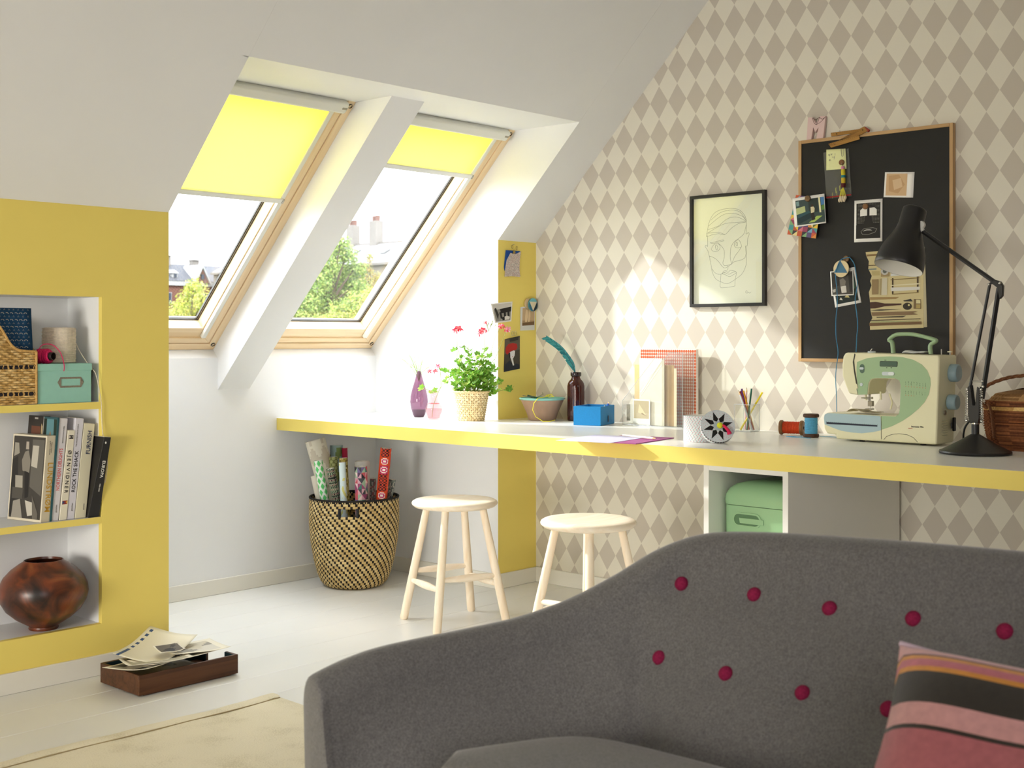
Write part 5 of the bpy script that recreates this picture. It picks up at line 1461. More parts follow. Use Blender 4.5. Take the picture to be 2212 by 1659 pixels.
# bowl with a turquoise rim
bx, by_ = 4.095, 3.602
bw_ = thing('bowl', 'stoneware bowl with turquoise glazed rim holding thread and trims', 'bowl', (bx, by_, ZD))
mat('stoneware', (158, 130, 108), .75, .2, var=.06, vscale=40)
mat('glaze_turquoise', (128, 188, 176), .25, .5)
MB().lathe([(.0001, 0), (.056, 0), (.060, .003), (.068, .030), (.085, .068), (.094, .088)], 44, M=Matrix.Translation((bx, by_, ZD + .0005)), closed_bottom=False).build('body', 'stoneware', bw_, smooth=50)
MB().lathe([(.094, .088), (.0985, .0895), (.1005, .0935), (.0985, .0975), (.094, .097), (.085, .075), (.055, .012), (.0001, .010)], 44, M=Matrix.Translation((bx, by_, ZD + .0005)), closed_bottom=False).build('glaze', 'glaze_turquoise', bw_, smooth=50)


def PB(lat, z, dep=0):
    return Vector((bx, by_, ZD + z)) + RT * lat + FW * dep


o = MB().tube([PB(.052, .006, -.088), PB(.030, .0015, -.106), PB(.0, .0015, -.102), PB(-.030, .02, -.094), PB(-.044, .05, -.098), PB(-.038, .080, -.104), PB(-.020, .1005, -.098), PB(.0, .1015, -.06), PB(.02, .104, -.03), PB(.035, .112, -.01), PB(.05, .103, -.02), PB(.028, .100, .0), PB(.015, .108, -.02), PB(.045, .112, .01)], .0016, 8).build('yellow_cord', mat('cord_yellow', (234, 222, 50), .6), None, smooth=60)
tag(o, 'bright yellow cord hanging out over the stoneware bowl', 'cord')
o = MB().obox(frame_M(PB(-.062, .104, -.01), RT + Vector((0, 0, -.12)), FW), .024, .013, .0012).build('tin_tag', mat('tin_dark', (110, 106, 98), .4, .5, .6), None, bevel=.001)
tag(o, 'grey metal tag lying on the rim of the stoneware bowl', 'tag')
mb = MB().obox(frame_M(PB(-.040, .100, .0), RT + Vector((0, 0, -.25)), FW), .026, .012, .004)
mb.tube([PB(-.02, .1, 0), PB(-.005, .108, .01), PB(.005, .112, .02), PB(.0, .118, .03)], .001, 6)
o = mb.build('ribbon', mat('ribbon_green', (22, 84, 54), .6), None, bevel=.0015)
tag(o, 'dark green ribbon card in the stoneware bowl', 'ribbon')

# brown bottle with feather
ox, oy = 4.162, 3.468
bt = thing('apothecary_bottle', 'brown ribbed apothecary bottle beside the bowl', 'bottle', (ox, oy, ZD))
prof = [(.034, 0), (.0365, .003), (.0365, .150), (.035, .160), (.030, .170), (.022, .178), (.0185, .185), (.0175, .196)]
ribs = []
MB().grid(lambda u, v: ((lambda rz: (ox + (rz[0] + .0009 * cos(u * 2 * pi * 18) * (1 if .02 < rz[1] < .155 else 0)) * cos(u * 2 * pi), oy + (rz[0] + .0009 * cos(u * 2 * pi * 18) * (1 if .02 < rz[1] < .155 else 0)) * sin(u * 2 * pi), ZD + .0005 + rz[1]))(
    (lambda z: (next((a[0] + (b_[0] - a[0]) * (z - a[1]) / (b_[1] - a[1]) for a, b_ in zip(prof, prof[1:]) if a[1] <= z <= b_[1]), .0175), z))(v * .1959))), 108, 48, wrap=True).build('body', 'glass_brown', bt, smooth=60, recalc=False)
MB().lathe([(.0175, .190), (.0215, .191), (.0235, .195), (.0235, .207), (.0225, .209), (.018, .209), (.016, .200)], 32, M=Matrix.Translation((ox, oy, ZD + .0005)), closed_bottom=False).build('lip', mat('bottle_lip', (30, 14, 14), .15, .6), bt, smooth=50)
MB().lathe([(.0001, .001), (.033, .001), (.034, .006), (.0001, .007)], 28, M=Matrix.Translation((ox, oy, ZD + .0005)), closed_bottom=False).build('thick_base', mat('bottle_dark', (40, 22, 22), .2), bt, smooth=50)
fe = thing('feather', 'teal quill feather standing in the brown bottle', 'feather', (ox, oy, ZD + .02))


def PO(lat, z, dep=0):
    return Vector((ox, oy, ZD + z)) + RT * lat + FW * dep


spine = [PO(.012, .125, 0), PO(.006, .17, 0), PO(-.002, .205, 0), PO(-.014, .240, 0), PO(-.034, .275, .004), PO(-.062, .312, .006), PO(-.095, .340, .006), PO(-.128, .362, .004)]
MB().tube(spine, [.0022, .002, .0018, .0016, .0013, .001, .0008, .0004], 8).build('quill', mat('quill', (44, 96, 104), .4), fe, smooth=60)
mb = MB()
rnd = random.Random(4)
fs_ = catmull(spine[2:], 9)
for i in range(len(fs_) - 1):
    q = i / (len(fs_) - 1)
    wl = .018 * min(1, q * 5 + .15) * (1 if q < .8 else 1.0) * (.75 if rnd.random() < .1 else 1)
    wr = .011 * min(1, q * 5 + .1) * (1 - q * .55)
    d = (fs_[i + 1] - fs_[i]).normalized()
    nrm = FW
    side_ = d.cross(nrm).normalized()
    for sgn, wdt in ((1, wl), (-1, wr)):
        tip = side_ * sgn * wdt + d * wdt * .9 - FW * .003
        c = rnd.choice([(52, 136, 142), (70, 154, 158), (44, 120, 130)])
        mb.add([fs_[i], fs_[i + 1], fs_[i + 1] + tip, fs_[i] + tip * .97], [(0, 1, 2, 3)], col=c)
mb.build('vane', 'leaf_fresh', fe, recalc=False)

# blue open box with pencils
e1, e2 = Vector((.034, -.116, 0)), Vector((.17, .059, 0))
c_ = Vector((3.945, 3.300, ZD))
e1, e2 = e1.normalized() * .120, e2.normalized() * .172
bb = thing('blue_box', 'bright blue open cardboard box with drawing pencils in front of the brown bottle', 'box', tuple(c_ + (e1 + e2) * .5))
mat('blue_card', (22, 124, 186), .6, .25, var=.05, vscale=200, bump=.2, bscale=500)


def wallq(a, b2, inw, h0, h1):
    return MB().prism([a + Vector((0, 0, h0)), b2 + Vector((0, 0, h0)), b2 + inw + Vector((0, 0, h0)), a + inw + Vector((0, 0, h0))], (0, 0, h1 - h0))


n1_, n2_ = e1.normalized() * .004, e2.normalized() * .004
wallq(c_, c_ + e1, n2_, .0005, .078).build('side', 'blue_card', bb, bevel=.001)
wallq(c_ + e2 - n2_, c_ + e1 + e2 - n2_, n2_, .0005, .078).build('side', 'blue_card', bb, bevel=.001)
wallq(c_ + n2_, c_ + e2 - n2_, n1_, .0005, .078).build('side', 'blue_card', bb, bevel=.001)
wallq(c_ + e1 - n1_ + n2_, c_ + e1 + e2 - n1_ - n2_, n1_, .0005, .078).build('side', 'blue_card', bb, bevel=.001)
wallq(c_ + n1_ + n2_, c_ + e1 - n1_ + n2_, e2 - n2_ * 2, .0005, .004).build('bottom', 'blue_card', bb)
s0 = c_ + e1 + e2 * .50 + e1.normalized() * .0006
MB().prism([s0 + Vector((0, 0, .012)), s0 + e2.normalized() * .010 + Vector((0, 0, .012)), s0 + e2.normalized() * .010 + Vector((0, 0, .034)), s0 + e2.normalized() * .008 + Vector((0, 0, .038)), s0 + e2.normalized() * .002 + Vector((0, 0, .038)), s0 + Vector((0, 0, .034))], e1.normalized() * .0008).build(
    'stamp', mat('stamp_navy', (24, 50, 74), .6), bb)
mat('pencil_wood', (226, 190, 140), .6)
mat('lead', (48, 46, 46), .5)


def pencil(p, d, ln, col, label, group, r=.0036, sharp=True, name='pencil', cap=None):
    p, d = Vector(p), Vector(d).normalized()
    t = thing(name, label, 'pencil', tuple(p), group)
    key = 'pencil_%d_%d_%d' % col
    MB().tube([p, p + d * ln], r, 6).build('barrel', mat(key, col, .35, .45), t, smooth=20)
    if sharp:
        tip = MB().tube([p + d * ln, p + d * (ln + .014)], [r * .98, r * .3], 10).build('sharpened_wood', 'pencil_wood', t, smooth=40)
        MB().tube([p + d * (ln + .014), p + d * (ln + .0185)], [r * .3, .0002], 8).build('lead', 'lead' if cap is None else mat('lead_%d_%d_%d' % cap, cap, .5), tip, smooth=40)
    return t


bc = c_ + e1 * .5 + e2 * .5
grp = 'pencils in the blue box'
up = Vector((0, 0, 1))
e1n, e2n = e1.normalized(), e2.normalized()
pencil(bc - e2n * .030 + e1n * .040 + up * .012, e2n * .8 + up * .60, .115, (22, 84, 176), 'blue drawing pencil rising highest out of the blue box', grp, r=.0050)
pencil(bc - e2n * .020 + e1n * .022 + up * .012, e2n * .75 + up * .52, .095, (46, 40, 40), 'dark pencil behind the blue drawing pencil in the box', grp)
pencil(bc - e2n * .020 + e1n * .030 + up * .010, e2n * .82 + up * .54, .098, (200, 170, 120), 'natural wood pencil in the middle of the blue box', grp)
pencil(bc + e2n * .010 + e1n * .035 + up * .010, e2n * .62 + up * .60, .092, (60, 52, 50), 'short dark pencil at the rear of the blue box', grp)

# ------------------------------------------------------------------ clear magazine file and its papers
hx0, hx1, hy0, hy1 = 4.098, 4.176, 2.868, 3.168
mf = thing('magazine_file', 'clear acrylic magazine file with slanted sides against the wall', 'file holder', ((hx0 + hx1) / 2, (hy0 + hy1) / 2, ZD))
prof = [(hy1, .0005), (hy1, .098), (hy0 + .115, .298), (hy0, .298), (hy0, .0005)]
for x in (hx0, hx1 - .0025):
    MB().prism([(x, y, ZD + z) for y, z in prof], (.0025, 0, 0)).build('side', 'acrylic', mf)
    MB().tube([(x + .00125, y, ZD + z + (.001 if z < .01 else 0)) for y, z in prof], .0014, 6, closed=True).build('polished_edge', 'acrylic_edge', mf)
MB().box(hx0 + .0026, hx1 - .0026, hy1 - .0025, hy1, ZD + .0005, ZD + .098).build('front', 'acrylic', mf)
MB().box(hx0 + .0026, hx1 - .0026, hy0, hy0 + .0025, ZD + .0005, ZD + .298).build('back', 'acrylic', mf)
MB().box(hx0 + .0026, hx1 - .0026, hy0 + .0026, hy1 - .0026, ZD + .0005, ZD + .003).build('bottom', 'acrylic_edge', mf)


def slab(name, x, th_, y0, y1, z0, z1, colr, label, group=None, cat='paper', lean=0.0):
    """upright sheet or folder standing parallel to the gable wall"""
    mb = MB()
    mb.prism([(x + lean * (z0 - ZD), y0, z0), (x + lean * (z0 - ZD), y1, z0), (x + lean * (z1 - ZD), y1, z1), (x + lean * (z1 - ZD), y0, z1)], (th_, 0, 0))
    o = mb.build(name, mat('paper_%d_%d_%d' % colr, colr, .7, .2, var=.05, vscale=30), None, bevel=.0005, bseg=1)
    return tag(o, label, cat, group)


gpf = 'papers in the clear magazine file'
zz0 = ZD + .0035
slab('folder', 4.113, .004, 2.975, 3.090, zz0, ZD + .275, (238, 231, 212), 'cream paper folder with white bands in the clear magazine file', gpf, 'folder')
slab('paper_sheet', 4.108, .0015, 2.962, 2.974, zz0, ZD + .270, (214, 206, 182), 'narrow greenish cream sheet edge beside the cream folder', gpf)
slab('kraft_card', 4.130, .003, 2.955, 3.128, zz0, ZD + .248, (214, 184, 132), 'tan kraft card standing behind the cream folder', gpf, 'card')
slab('kraft_envelope', 4.122, .003, 2.925, 2.950, zz0, ZD + .248, (186, 150, 96), 'brown kraft envelope edge at the rear of the magazine file', gpf, 'envelope')
slab('paper_sheet', 4.120, .001, 2.910, 2.924, zz0, ZD + .235, (228, 214, 178), 'pale yellowed sheet edge beside the kraft envelope', gpf)
fo = bpy.data.objects['folder']
for (ya, za, yb, zb, wd) in ((3.088, .140, 2.985, .272, .010), (3.088, .118, 2.978, .250, .003), (3.09, .100, 2.977, .100, .0022)):
    v = Vector((0, yb - ya, zb - za)).normalized()
    nn = Vector((0, -v.z, v.y)) * wd
    a, b2 = Vector((4.1122, ya, ZD + za)), Vector((4.1122, yb, ZD + zb))
    MB().prism([a, b2, b2 + nn, a + nn], (.0006, 0, 0)).build('paper_band', mat('band_white', (250, 248, 240), .6), fo)
# instant photograph in front of the folder, inside the file
ip = thing('instant_photograph', 'white bordered instant photograph of tan shapes inside the magazine file', 'photograph', (4.105, 3.07, zz0), gpf)
MB().box(4.1045, 4.1053, 3.030, 3.118, zz0, zz0 + .105).build('card', 'white_paper', ip)
mb = MB().prism([(4.1042, 3.036, zz0 + .026), (4.1042, 3.112, zz0 + .026), (4.1042, 3.112, zz0 + .098), (4.1042, 3.036, zz0 + .098)], (.0002, 0, 0), col=(196, 178, 140))
mb.prism([(4.1040, 3.05, zz0 + .04), (4.1040, 3.09, zz0 + .05), (4.1040, 3.085, zz0 + .085), (4.1040, 3.065, zz0 + .06)], (.0002, 0, 0), col=(226, 210, 168))
mb.prism([(4.1039, 3.045, zz0 + .036), (4.1039, 3.075, zz0 + .045), (4.1039, 3.07, zz0 + .05)], (.0002, 0, 0), col=(150, 126, 92))
mb.build('image', 'print', ip)
o = MB().box(4.101, 4.1016, 3.128, 3.146, zz0 + .015, zz0 + .082).build('film_strip', mat('film_grey', (150, 140, 120), .4, var=.25, vscale=90), None)
tag(o, 'grey film strip at the low end of the magazine file', 'film strip', gpf)

# orange and white patterned notebook leaning behind it
nbk = thing('notebook', 'large notebook with orange and white lozenge cover standing behind the magazine file', 'notebook', (4.2, 3.0, ZD))
ny0, ny1, nz1 = 2.862, 3.138, ZD + .312
MB().box(4.186, 4.202, ny0, ny1, ZD + .0005, nz1).build('cover', mat('notebook_white', (238, 230, 220), .5), nbk, bevel=.001)
mb = MB()
nc, nr = 26, 24
for i in range(nc):
    for j in range(nr):
        cy2 = ny0 + (i + .5) * (ny1 - ny0) / nc
        cz2 = ZD + .004 + (j + .5) * (.306) / nr
        a2, b3 = (ny1 - ny0) / nc * .47, .306 / nr * .46
        mb.poly([(4.1856, cy2 - a2 * .45, cz2 - b3), (4.1856, cy2 + a2 * .45, cz2 - b3), (4.1856, cy2 + a2, cz2 - b3 * .2), (4.1856, cy2 + a2, cz2 + b3 * .2), (4.1856, cy2 + a2 * .45, cz2 + b3), (4.1856, cy2 - a2 * .45, cz2 + b3), (4.1856, cy2 - a2, cz2 + b3 * .2), (4.1856, cy2 - a2, cz2 - b3 * .2)], col=(196, 92, 50))
mb.build('lozenge_print', 'print', nbk)

# sheets over the desk edge and a pencil
def flat_sheet(name, label, pts, z, colr, cat='paper', th_=.0006, grp=None):
    o = MB().prism([(x, y, z) for x, y in pts], (0, 0, th_)).build(name, mat('sheet_%d_%d_%d' % colr, colr, .6, .25), None)
    return tag(o, label, cat, grp)


flat_sheet('exercise_book', 'purple paper booklet on the desk edge partly under the lilac sheet', [(3.372, 2.548), (3.668, 2.602), (3.632, 2.806), (3.336, 2.752)], ZD + .0005, (172, 86, 150), 'booklet', .0025)
flat_sheet('lilac_sheet', 'pale lilac sheet of paper hanging over the yellow desk edge', [(3.322, 2.620), (3.612, 2.676), (3.573, 2.882), (3.283, 2.826)], ZD + .0035, (214, 212, 240))
pencil((3.578, 2.762, ZD + .0085), (-.045, -.185, 0), .168, (232, 226, 214), 'white pencil lying on the purple booklet', None, r=.004)
# ------------------------------------------------------------------ round box with leaning lid
rx, ry = 3.632, 2.466
rb = thing('round_box', 'pale dotted round cardboard box without its lid on the desk', 'box', (rx, ry, ZD))


def dots(u, v, t_):
    i, j = int(u * 192), int(v * 28)
    if (i + j * 2) % 6 == 0 and j % 2 == 0:
        return (206, 92, 104)
    if (i - j * 2) % 6 == 3 and j % 2:
        return (120, 158, 160)
    return (212, 218, 218)


MB().grid(lambda u, v: (rx + .0585 * cos(2 * pi * u), ry + .0585 * sin(2 * pi * u), ZD + .0005 + .089 * v), 192, 28, dots, wrap=True).build('wall', 'print', rb, smooth=60, recalc=False)
MB().lathe([(.0001, .001), (.057, .001), (.057, .0885), (.0585, .0895)], 48, M=Matrix.Translation((rx, ry, ZD)), closed_bottom=False).build('inside', 'white_paper', rb, smooth=40)
ld = thing('box_lid', 'round lid with black star, yellow bead and pink tassel leaning on its box', 'lid', (3.59, 2.372, ZD))
Ln = Vector((-.62, -.66, .42)).normalized()          # towards the viewer
Lc = Vector((3.600, 2.372, ZD + .0585))
Lr = .058
Lx = Ln.cross(Vector((0, 0, 1))).normalized() * -1
Ly = Ln.cross(Lx).normalized()
if Ly.z < 0:
    Ly = -Ly
MBl = lambda r, z, a: Lc + Lx * (r * cos(a)) + Ly * (r * sin(a)) + Ln * z
MB().grid(lambda u, v: MBl(Lr, -.022 + .022 * v, 2 * pi * u), 192, 7, lambda u, v, t_: dots(u, v * .25, 0), wrap=True).build('rim', 'print', ld, smooth=60, recalc=False)
mb = MB().poly([MBl(Lr, 0, 2 * pi * k / 64) for k in range(64)], col=(206, 214, 218))
mb.build('top', 'print', ld)
mb = MB()
for k in range(8):
    a = 2 * pi * k / 8 + .25
    mb.poly([MBl(.026, .0004, a - .36), MBl(.053, .0004, a), MBl(.026, .0004, a + .36), MBl(.015, .0004, a)], col=(28, 26, 26))
for k in range(40):
    a = 2 * pi * k / 40
    mb.poly([MBl(Lr + .0004, -.0005, a), MBl(Lr + .0004, -.0005, a + 2 * pi / 40), MBl(Lr + .0004, -.010, a + pi / 40)], col=(28, 26, 26))
mb.poly([MBl(.017, .0006, 2 * pi * k / 24) for k in range(24)], col=(176, 188, 196))
mb.build('star_print', 'print', ld)
mb = MB()
for k in range(120):
    a, rr = k * 2.399, .055 * sqrt((k + .5) / 120)
    p = [MBl(0, 0, 0) + (MBl(rr, .0003, a) - MBl(0, 0, 0)) + Lx * (.0011 * cos(q * pi / 2)) + Ly * (.0011 * sin(q * pi / 2)) for q in range(4)]
    mb.poly(p, col=(206, 96, 110))
mb.build('dot_print', 'print', ld)
MB().ball(MBl(.004, .010, -.3), .0105, 16).build('bead', mat('bead_yellow', (214, 214, 40), .6, var=.1, vscale=300), ld, smooth=80)
t0 = MBl(.004, .014, -.3) + RT * .008
MB().tube([t0, t0 + RT * .008 - up * .006 - FW * .004, t0 + RT * .018 - up * .018 - FW * .006, t0 + RT * .023 - up * .030 - FW * .006], [.0035, .005, .006, .008], 12).build('tassel', mat('tassel_pink', (212, 24, 78), .7, var=.25, vscale=400), ld, smooth=50)

# clear pencil cup
kx0, kx1, ky0, ky1, kh = 4.095, 4.162, 2.5545, 2.6255, .104
cup = thing('pencil_cup', 'square clear acrylic cup full of coloured pencils near the wall', 'cup', ((kx0 + kx1) / 2, (ky0 + ky1) / 2, ZD))
for (a, b2, c2, d2) in ((kx0, kx0 + .0025, ky0, ky1), (kx1 - .0025, kx1, ky0, ky1), (kx0 + .0026, kx1 - .0026, ky0, ky0 + .0025), (kx0 + .0026, kx1 - .0026, ky1 - .0025, ky1)):
    MB().box(a, b2, c2, d2, ZD + .0005, ZD + kh).build('wall', 'acrylic', cup)
MB().box(kx0 + .0026, kx1 - .0026, ky0 + .0026, ky1 - .0026, ZD + .0005, ZD + .004).build('bottom', 'acrylic_edge', cup)
MB().tube([(kx0, ky0, ZD + kh), (kx1, ky0, ZD + kh), (kx1, ky1, ZD + kh), (kx0, ky1, ZD + kh)], .0012, 6, closed=True).build('polished_edge', 'acrylic_edge', cup)
for (x, y) in ((kx0, ky0), (kx0, ky1), (kx1, ky0), (kx1, ky1)):
    MB().tube([(x, y, ZD + .001), (x, y, ZD + kh)], .0012, 6).build('polished_edge', 'acrylic_edge', cup)
kc = Vector(((kx0 + kx1) / 2, (ky0 + ky1) / 2, ZD + .0065))
grp = 'coloured pencils in the clear cup'
# (lat at base, depth at base, lat at top, height of top, colour, sharpened up, label)
PC = [(.022, -.018, -.034, .158, (198, 204, 210), True, 'silver grey pencil leaning furthest left in the clear cup'),
      (.030, -.010, -.028, .153, (150, 40, 36), False, 'brick red pencil in the clear cup'),
      (.026, .006, -.020, .163, (82, 40, 104), False, 'dark violet pencil standing behind the red one'),
      (.034, .012, -.022, .156, (92, 44, 120), False, 'purple pencil crossing the middle of the clear cup'),
      (.032, -.004, -.014, .156, (206, 150, 40), False, 'ochre pencil in the clear cup'),
      (-.006, .018, .0, .168, (222, 190, 200), True, 'pale pink pencil standing upright in the clear cup'),
      (-.004, -.018, .016, .164, (20, 88, 66), False, 'dark green pencil with gilt lettering in the clear cup'),
      (-.034, -.012, .058, .150, (238, 216, 40), False, 'bright yellow pencil leaning out to the right of the cup'),
      (.012, .010, -.012, .150, (120, 112, 130), True, 'grey pencil half hidden behind the others'),
      (.006, .0, -.004, .13, (226, 110, 60), False, 'orange pencil low in the clear cup')]
for (l0, d0, l1, zt_, colr, sh_, lab) in PC:
    p0 = kc + RT * l0 * .8 + FW * d0 * .8
    p1 = kc + RT * l1 + FW * (d0 * .4) + up * (zt_ - .0065)
    pencil(p0, p1 - p0, (p1 - p0).length - (.018 if sh_ else 0), colr, lab, grp, r=.0037, sharp=sh_)

# clear tape dispenser between box and cup
td = thing('tape_dispenser', 'low clear acrylic tape dispenser between round box and pencil cup', 'tape dispenser', (4.07, 2.70, ZD))
mb = MB().prism([(4.05, 2.66 + .09 * q, ZD + z) for q, z in ((0, .0005), (1, .0005), (1, .052), (.85, .060), (.35, .058), (.1, .04), (0, .018))], (.022, 0, 0))
mb.build('body', 'acrylic', td)
MB().tube([(4.05, 2.66 + .09 * q, ZD + z) for q, z in ((0, .0015), (1, .0015), (1, .052), (.85, .060), (.35, .058), (.1, .04), (0, .018))], .001, 6, closed=True).build('polished_edge', 'acrylic_edge', td)
MB().lathe([(.012, -.008), (.020, -.008), (.020, .008), (.012, .008)], 24, M=Matrix.Translation((4.061, 2.715, ZD + .03)) @ Matrix.Rotation(pi / 2, 4, 'Y'), closed_bottom=False).build('tape_roll', 'acrylic_edge', td, smooth=40)

# ------------------------------------------------------------------ thread spools
wood_mat('spool_wood', (150, 110, 70), (112, 76, 46), .5, 2, 1.5)
wood_mat('spool_dark', (84, 54, 34), (58, 36, 22), .5, 2, 1.5)


def spool(M, woodm, thread, h2, rf, rt_, label):
    t = thing('thread_spool', label, 'spool', tuple(M.translation), 'wooden thread spools on the desk')
    for z0, z1 in ((-h2, -h2 + .013), (h2 - .013, h2)):
        e = 1 if z0 < 0 else -1
        pr = [(.006, z0), (rf - .003, z0), (rf, z0 + .003), (rf, z1 - .003), (rf - .003, z1), (.006, z1)]
        MB().lathe(pr, 28, M=M, closed_bottom=False).build('flange', woodm, t, smooth=40)
    MB().lathe([(.0062, -h2 - .0003), (.0062, h2 + .0003)], 16, M=M, closed_bottom=False).build('bore', mat('bore_dark', (40, 26, 18), .8), t, smooth=60)
    n = 620
    r2 = random.Random(len(label))
    pts = []
    for k in range(n):
        q = k / (n - 1)
        a = q * 2 * pi * 26
        zz = (-1 + 2 * abs(((q * 2) % 2) - 1)) * (h2 - .016)
        pts.append(M @ Vector(((rt_ + .001 * sin(k * .37)) * cos(a), (rt_ + .001 * sin(k * .37)) * sin(a), zz + .0008 * r2.uniform(-1, 1))))
    MB().lathe([(rt_ - .0002, -h2 + .0125), (rt_, 0), (rt_ - .0002, h2 - .0125)], 28, M=M, closed_bottom=False).build('thread_core', thread, t, smooth=60)
    MB().tube(pts, .0011, 5).build('thread', thread, t, smooth=60)
    return t


th_o = mat('thread_orange', (216, 72, 24), .7, var=.15, vscale=300)
th_b = mat('thread_blue', (84, 160, 196), .7, var=.15, vscale=300)
ax = Vector((.30, -.95, 0)).normalized()
Mo = Matrix.Translation((4.085, 2.372, ZD + .0277)) @ ax.to_track_quat('Z', 'Y').to_matrix().to_4x4()
spool(Mo, 'spool_wood', th_o, .044, .0272, .021, 'wooden spool of orange thread lying on its side')
MB().ring([Mo @ Vector((.023 * cos(a), .023 * sin(a), -.0443)) for a in [k * pi / 12 for k in range(24)]], [Mo @ Vector((.008 * cos(a), .008 * sin(a), -.0443)) for a in [k * pi / 12 for k in range(24)]],
          ax * -.0004).build('paper_label', mat('spool_label', (222, 208, 170), .6), bpy.data.objects['thread_spool'])
Mb = Matrix.Translation((4.045, 2.270, ZD + .0425))
spool(Mb, 'spool_dark', th_b, .042, .0285, .022, 'dark wooden spool of blue thread standing upright')
o = MB().tube(catmull([(4.02, 2.29, ZD + .004), (4.005, 2.33, ZD + .002), (4.00, 2.345, ZD + .002), (3.99, 2.31, ZD + .002), (3.985, 2.27, ZD + .002), (3.99, 2.24, ZD + .002)], 6), .0012, 6).build('loose_thread', th_b, None, smooth=60)
tag(o, 'loose blue thread end curling in front of the blue spool', 'thread')
o = MB().tube(catmull([(4.075, 2.255, ZD + .003), (4.09, 2.20, ZD + .002), (4.07, 2.17, ZD + .002), (4.10, 2.15, ZD + .002), (4.05, 2.13, ZD + .002), (4.07, 2.10, ZD + .002)], 6), .0012, 6).build('loose_thread', th_b, None, smooth=60)
tag(o, 'loose blue thread running from the spool to the sewing machine', 'thread')

# ------------------------------------------------------------------ sewing machine
DD = DATA
XM = 3.975
mat('machine_cream', (226, 222, 186), .35, .45)
mat('machine_green', (156, 184, 144), .35, .45)
mat('machine_blue', (166, 190, 196), .35, .45)
mat('knob_blue', (138, 162, 170), .35, .45)
mat('lcd', (74, 100, 88), .25, .5)
mat('groove', (52, 50, 40), .6)
mat('button_grey', (196, 206, 208), .35)
sm = thing('sewing_machine', 'cream and green electric sewing machine standing on the desk', 'sewing machine', (4.04, 1.95, ZD))
mo = [(y, max(z, ZD + .006)) for y, z in DD['m_out']]
mo = mo[::-1]
fm = lambda pts, dx=0: [(XM + dx, y, z) for y, z in pts]
MB().prism(fm(mo), (.138, 0, 0)).build('housing', 'machine_cream', sm, bevel=.007, bseg=3)


def panel(nm, pts, m_, dx=-.0008, th2=.0012):
    return MB().prism(fm(pts, dx), (th2, 0, 0)).build(nm, m_, sm)


panel('green_panel', DD['m_green'], 'machine_green')
panel('blue_panel', DD['m_blue'], 'machine_blue')
panel('scale_strip', DD['m_scale'], mat('scale_navy', (34, 40, 56), .4), -.0014, .001)
mb = MB()
ys, zs = [p[0] for p in DD['m_scale']], [p[1] for p in DD['m_scale']]
for k in range(25):
    q = k / 24
    y = ys[0] + (ys[1] - ys[0]) * q
    z = zs[0] + (zs[1] - zs[0]) * q
    hgt = .0045 if k % 6 == 0 else .0028
    mb.prism(fm([(y - .0004, z), (y + .0004, z), (y + .0004, z + hgt * .6), (y - .0004, z + hgt * .6)], -.0016), (.0002, 0, 0))
mb.build('scale_marks', 'ink', sm)
panel('display_bezel', DD['m_lcd'], 'black_plastic', -.0016, .002)
lc = DD['m_lcd']
cyl, czl = sum(p[0] for p in lc) / len(lc), sum(p[1] for p in lc) / len(lc)
panel('display', [(cyl + (y - cyl) * .95, czl + (z - czl) * .86) for y, z in lc], 'lcd', -.002, .001).parent = bpy.data.objects['display_bezel']
bpy.data.objects['display'].location = (0, 0, 0)


def disc(nm, y, z, r, m_, dx=-.002, th2=.003, sy=1.0, n=24, bev=.0006):
    return MB().prism([(XM + dx, y + r * sy * cos(2 * pi * k / n), z + r * sin(2 * pi * k / n)) for k in range(n)], (th2, 0, 0)).build(nm, m_, sm, bevel=bev)


def pill(nm, y0, y1, z0, z1, m_, dx=-.002, th2=.003):
    r = min(abs(y1 - y0), abs(z1 - z0)) / 2
    out = []
    for (cy2, cz2, a0) in ((y1 - r, z1 - r, 0), (y0 + r, z1 - r, pi / 2), (y0 + r, z0 + r, pi), (y1 - r, z0 + r, 3 * pi / 2)):
        for k in range(7):
            a = a0 + pi / 2 * k / 6
            out.append((XM + dx, cy2 + r * cos(a), cz2 + r * sin(a)))
    return MB().prism(out, (th2, 0, 0)).build(nm, m_, sm)


sl = DD['m_slot']
pill('slider_slot', sl[0][0] - .0085, sl[0][0] + .0085, sl[1][1], sl[0][1], mat('slot_green', (84, 108, 92), .5), -.0014, .001)
pill('slider_button', sl[0][0] - .0075, sl[0][0] + .0075, sl[2][1] - .004, sl[2][1] + .004, 'button_grey', -.005, .005)
s2 = DD['m_slide']
pill('speed_slot', s2[1][0] - .002, s2[0][0] + .003, s2[0][1] - .0062, s2[0][1] + .0062, 'button_grey', -.0014, .001)
pill('speed_slider', s2[2][0] - .008, s2[2][0] + .014, s2[0][1] - .0052, s2[0][1] + .0052, mat('slider_pale', (220, 226, 226), .3), -.0045, .004)
bt_ = DD['m_btn'][0]
disc('reverse_button', bt_[0], bt_[1], .006, 'button_grey', -.003, .003)
panel('thread_slit', DD['m_slit'], 'groove', -.0012, .001)
for nm, key in (('seam', 'm_seam'), ('seam', 'm_vline'), ('seam', 'm_arc')):
    MB().tube([(XM - .0006, y, z) for y, z in DD[key]], .0007, 5).build(nm, 'groove', sm)
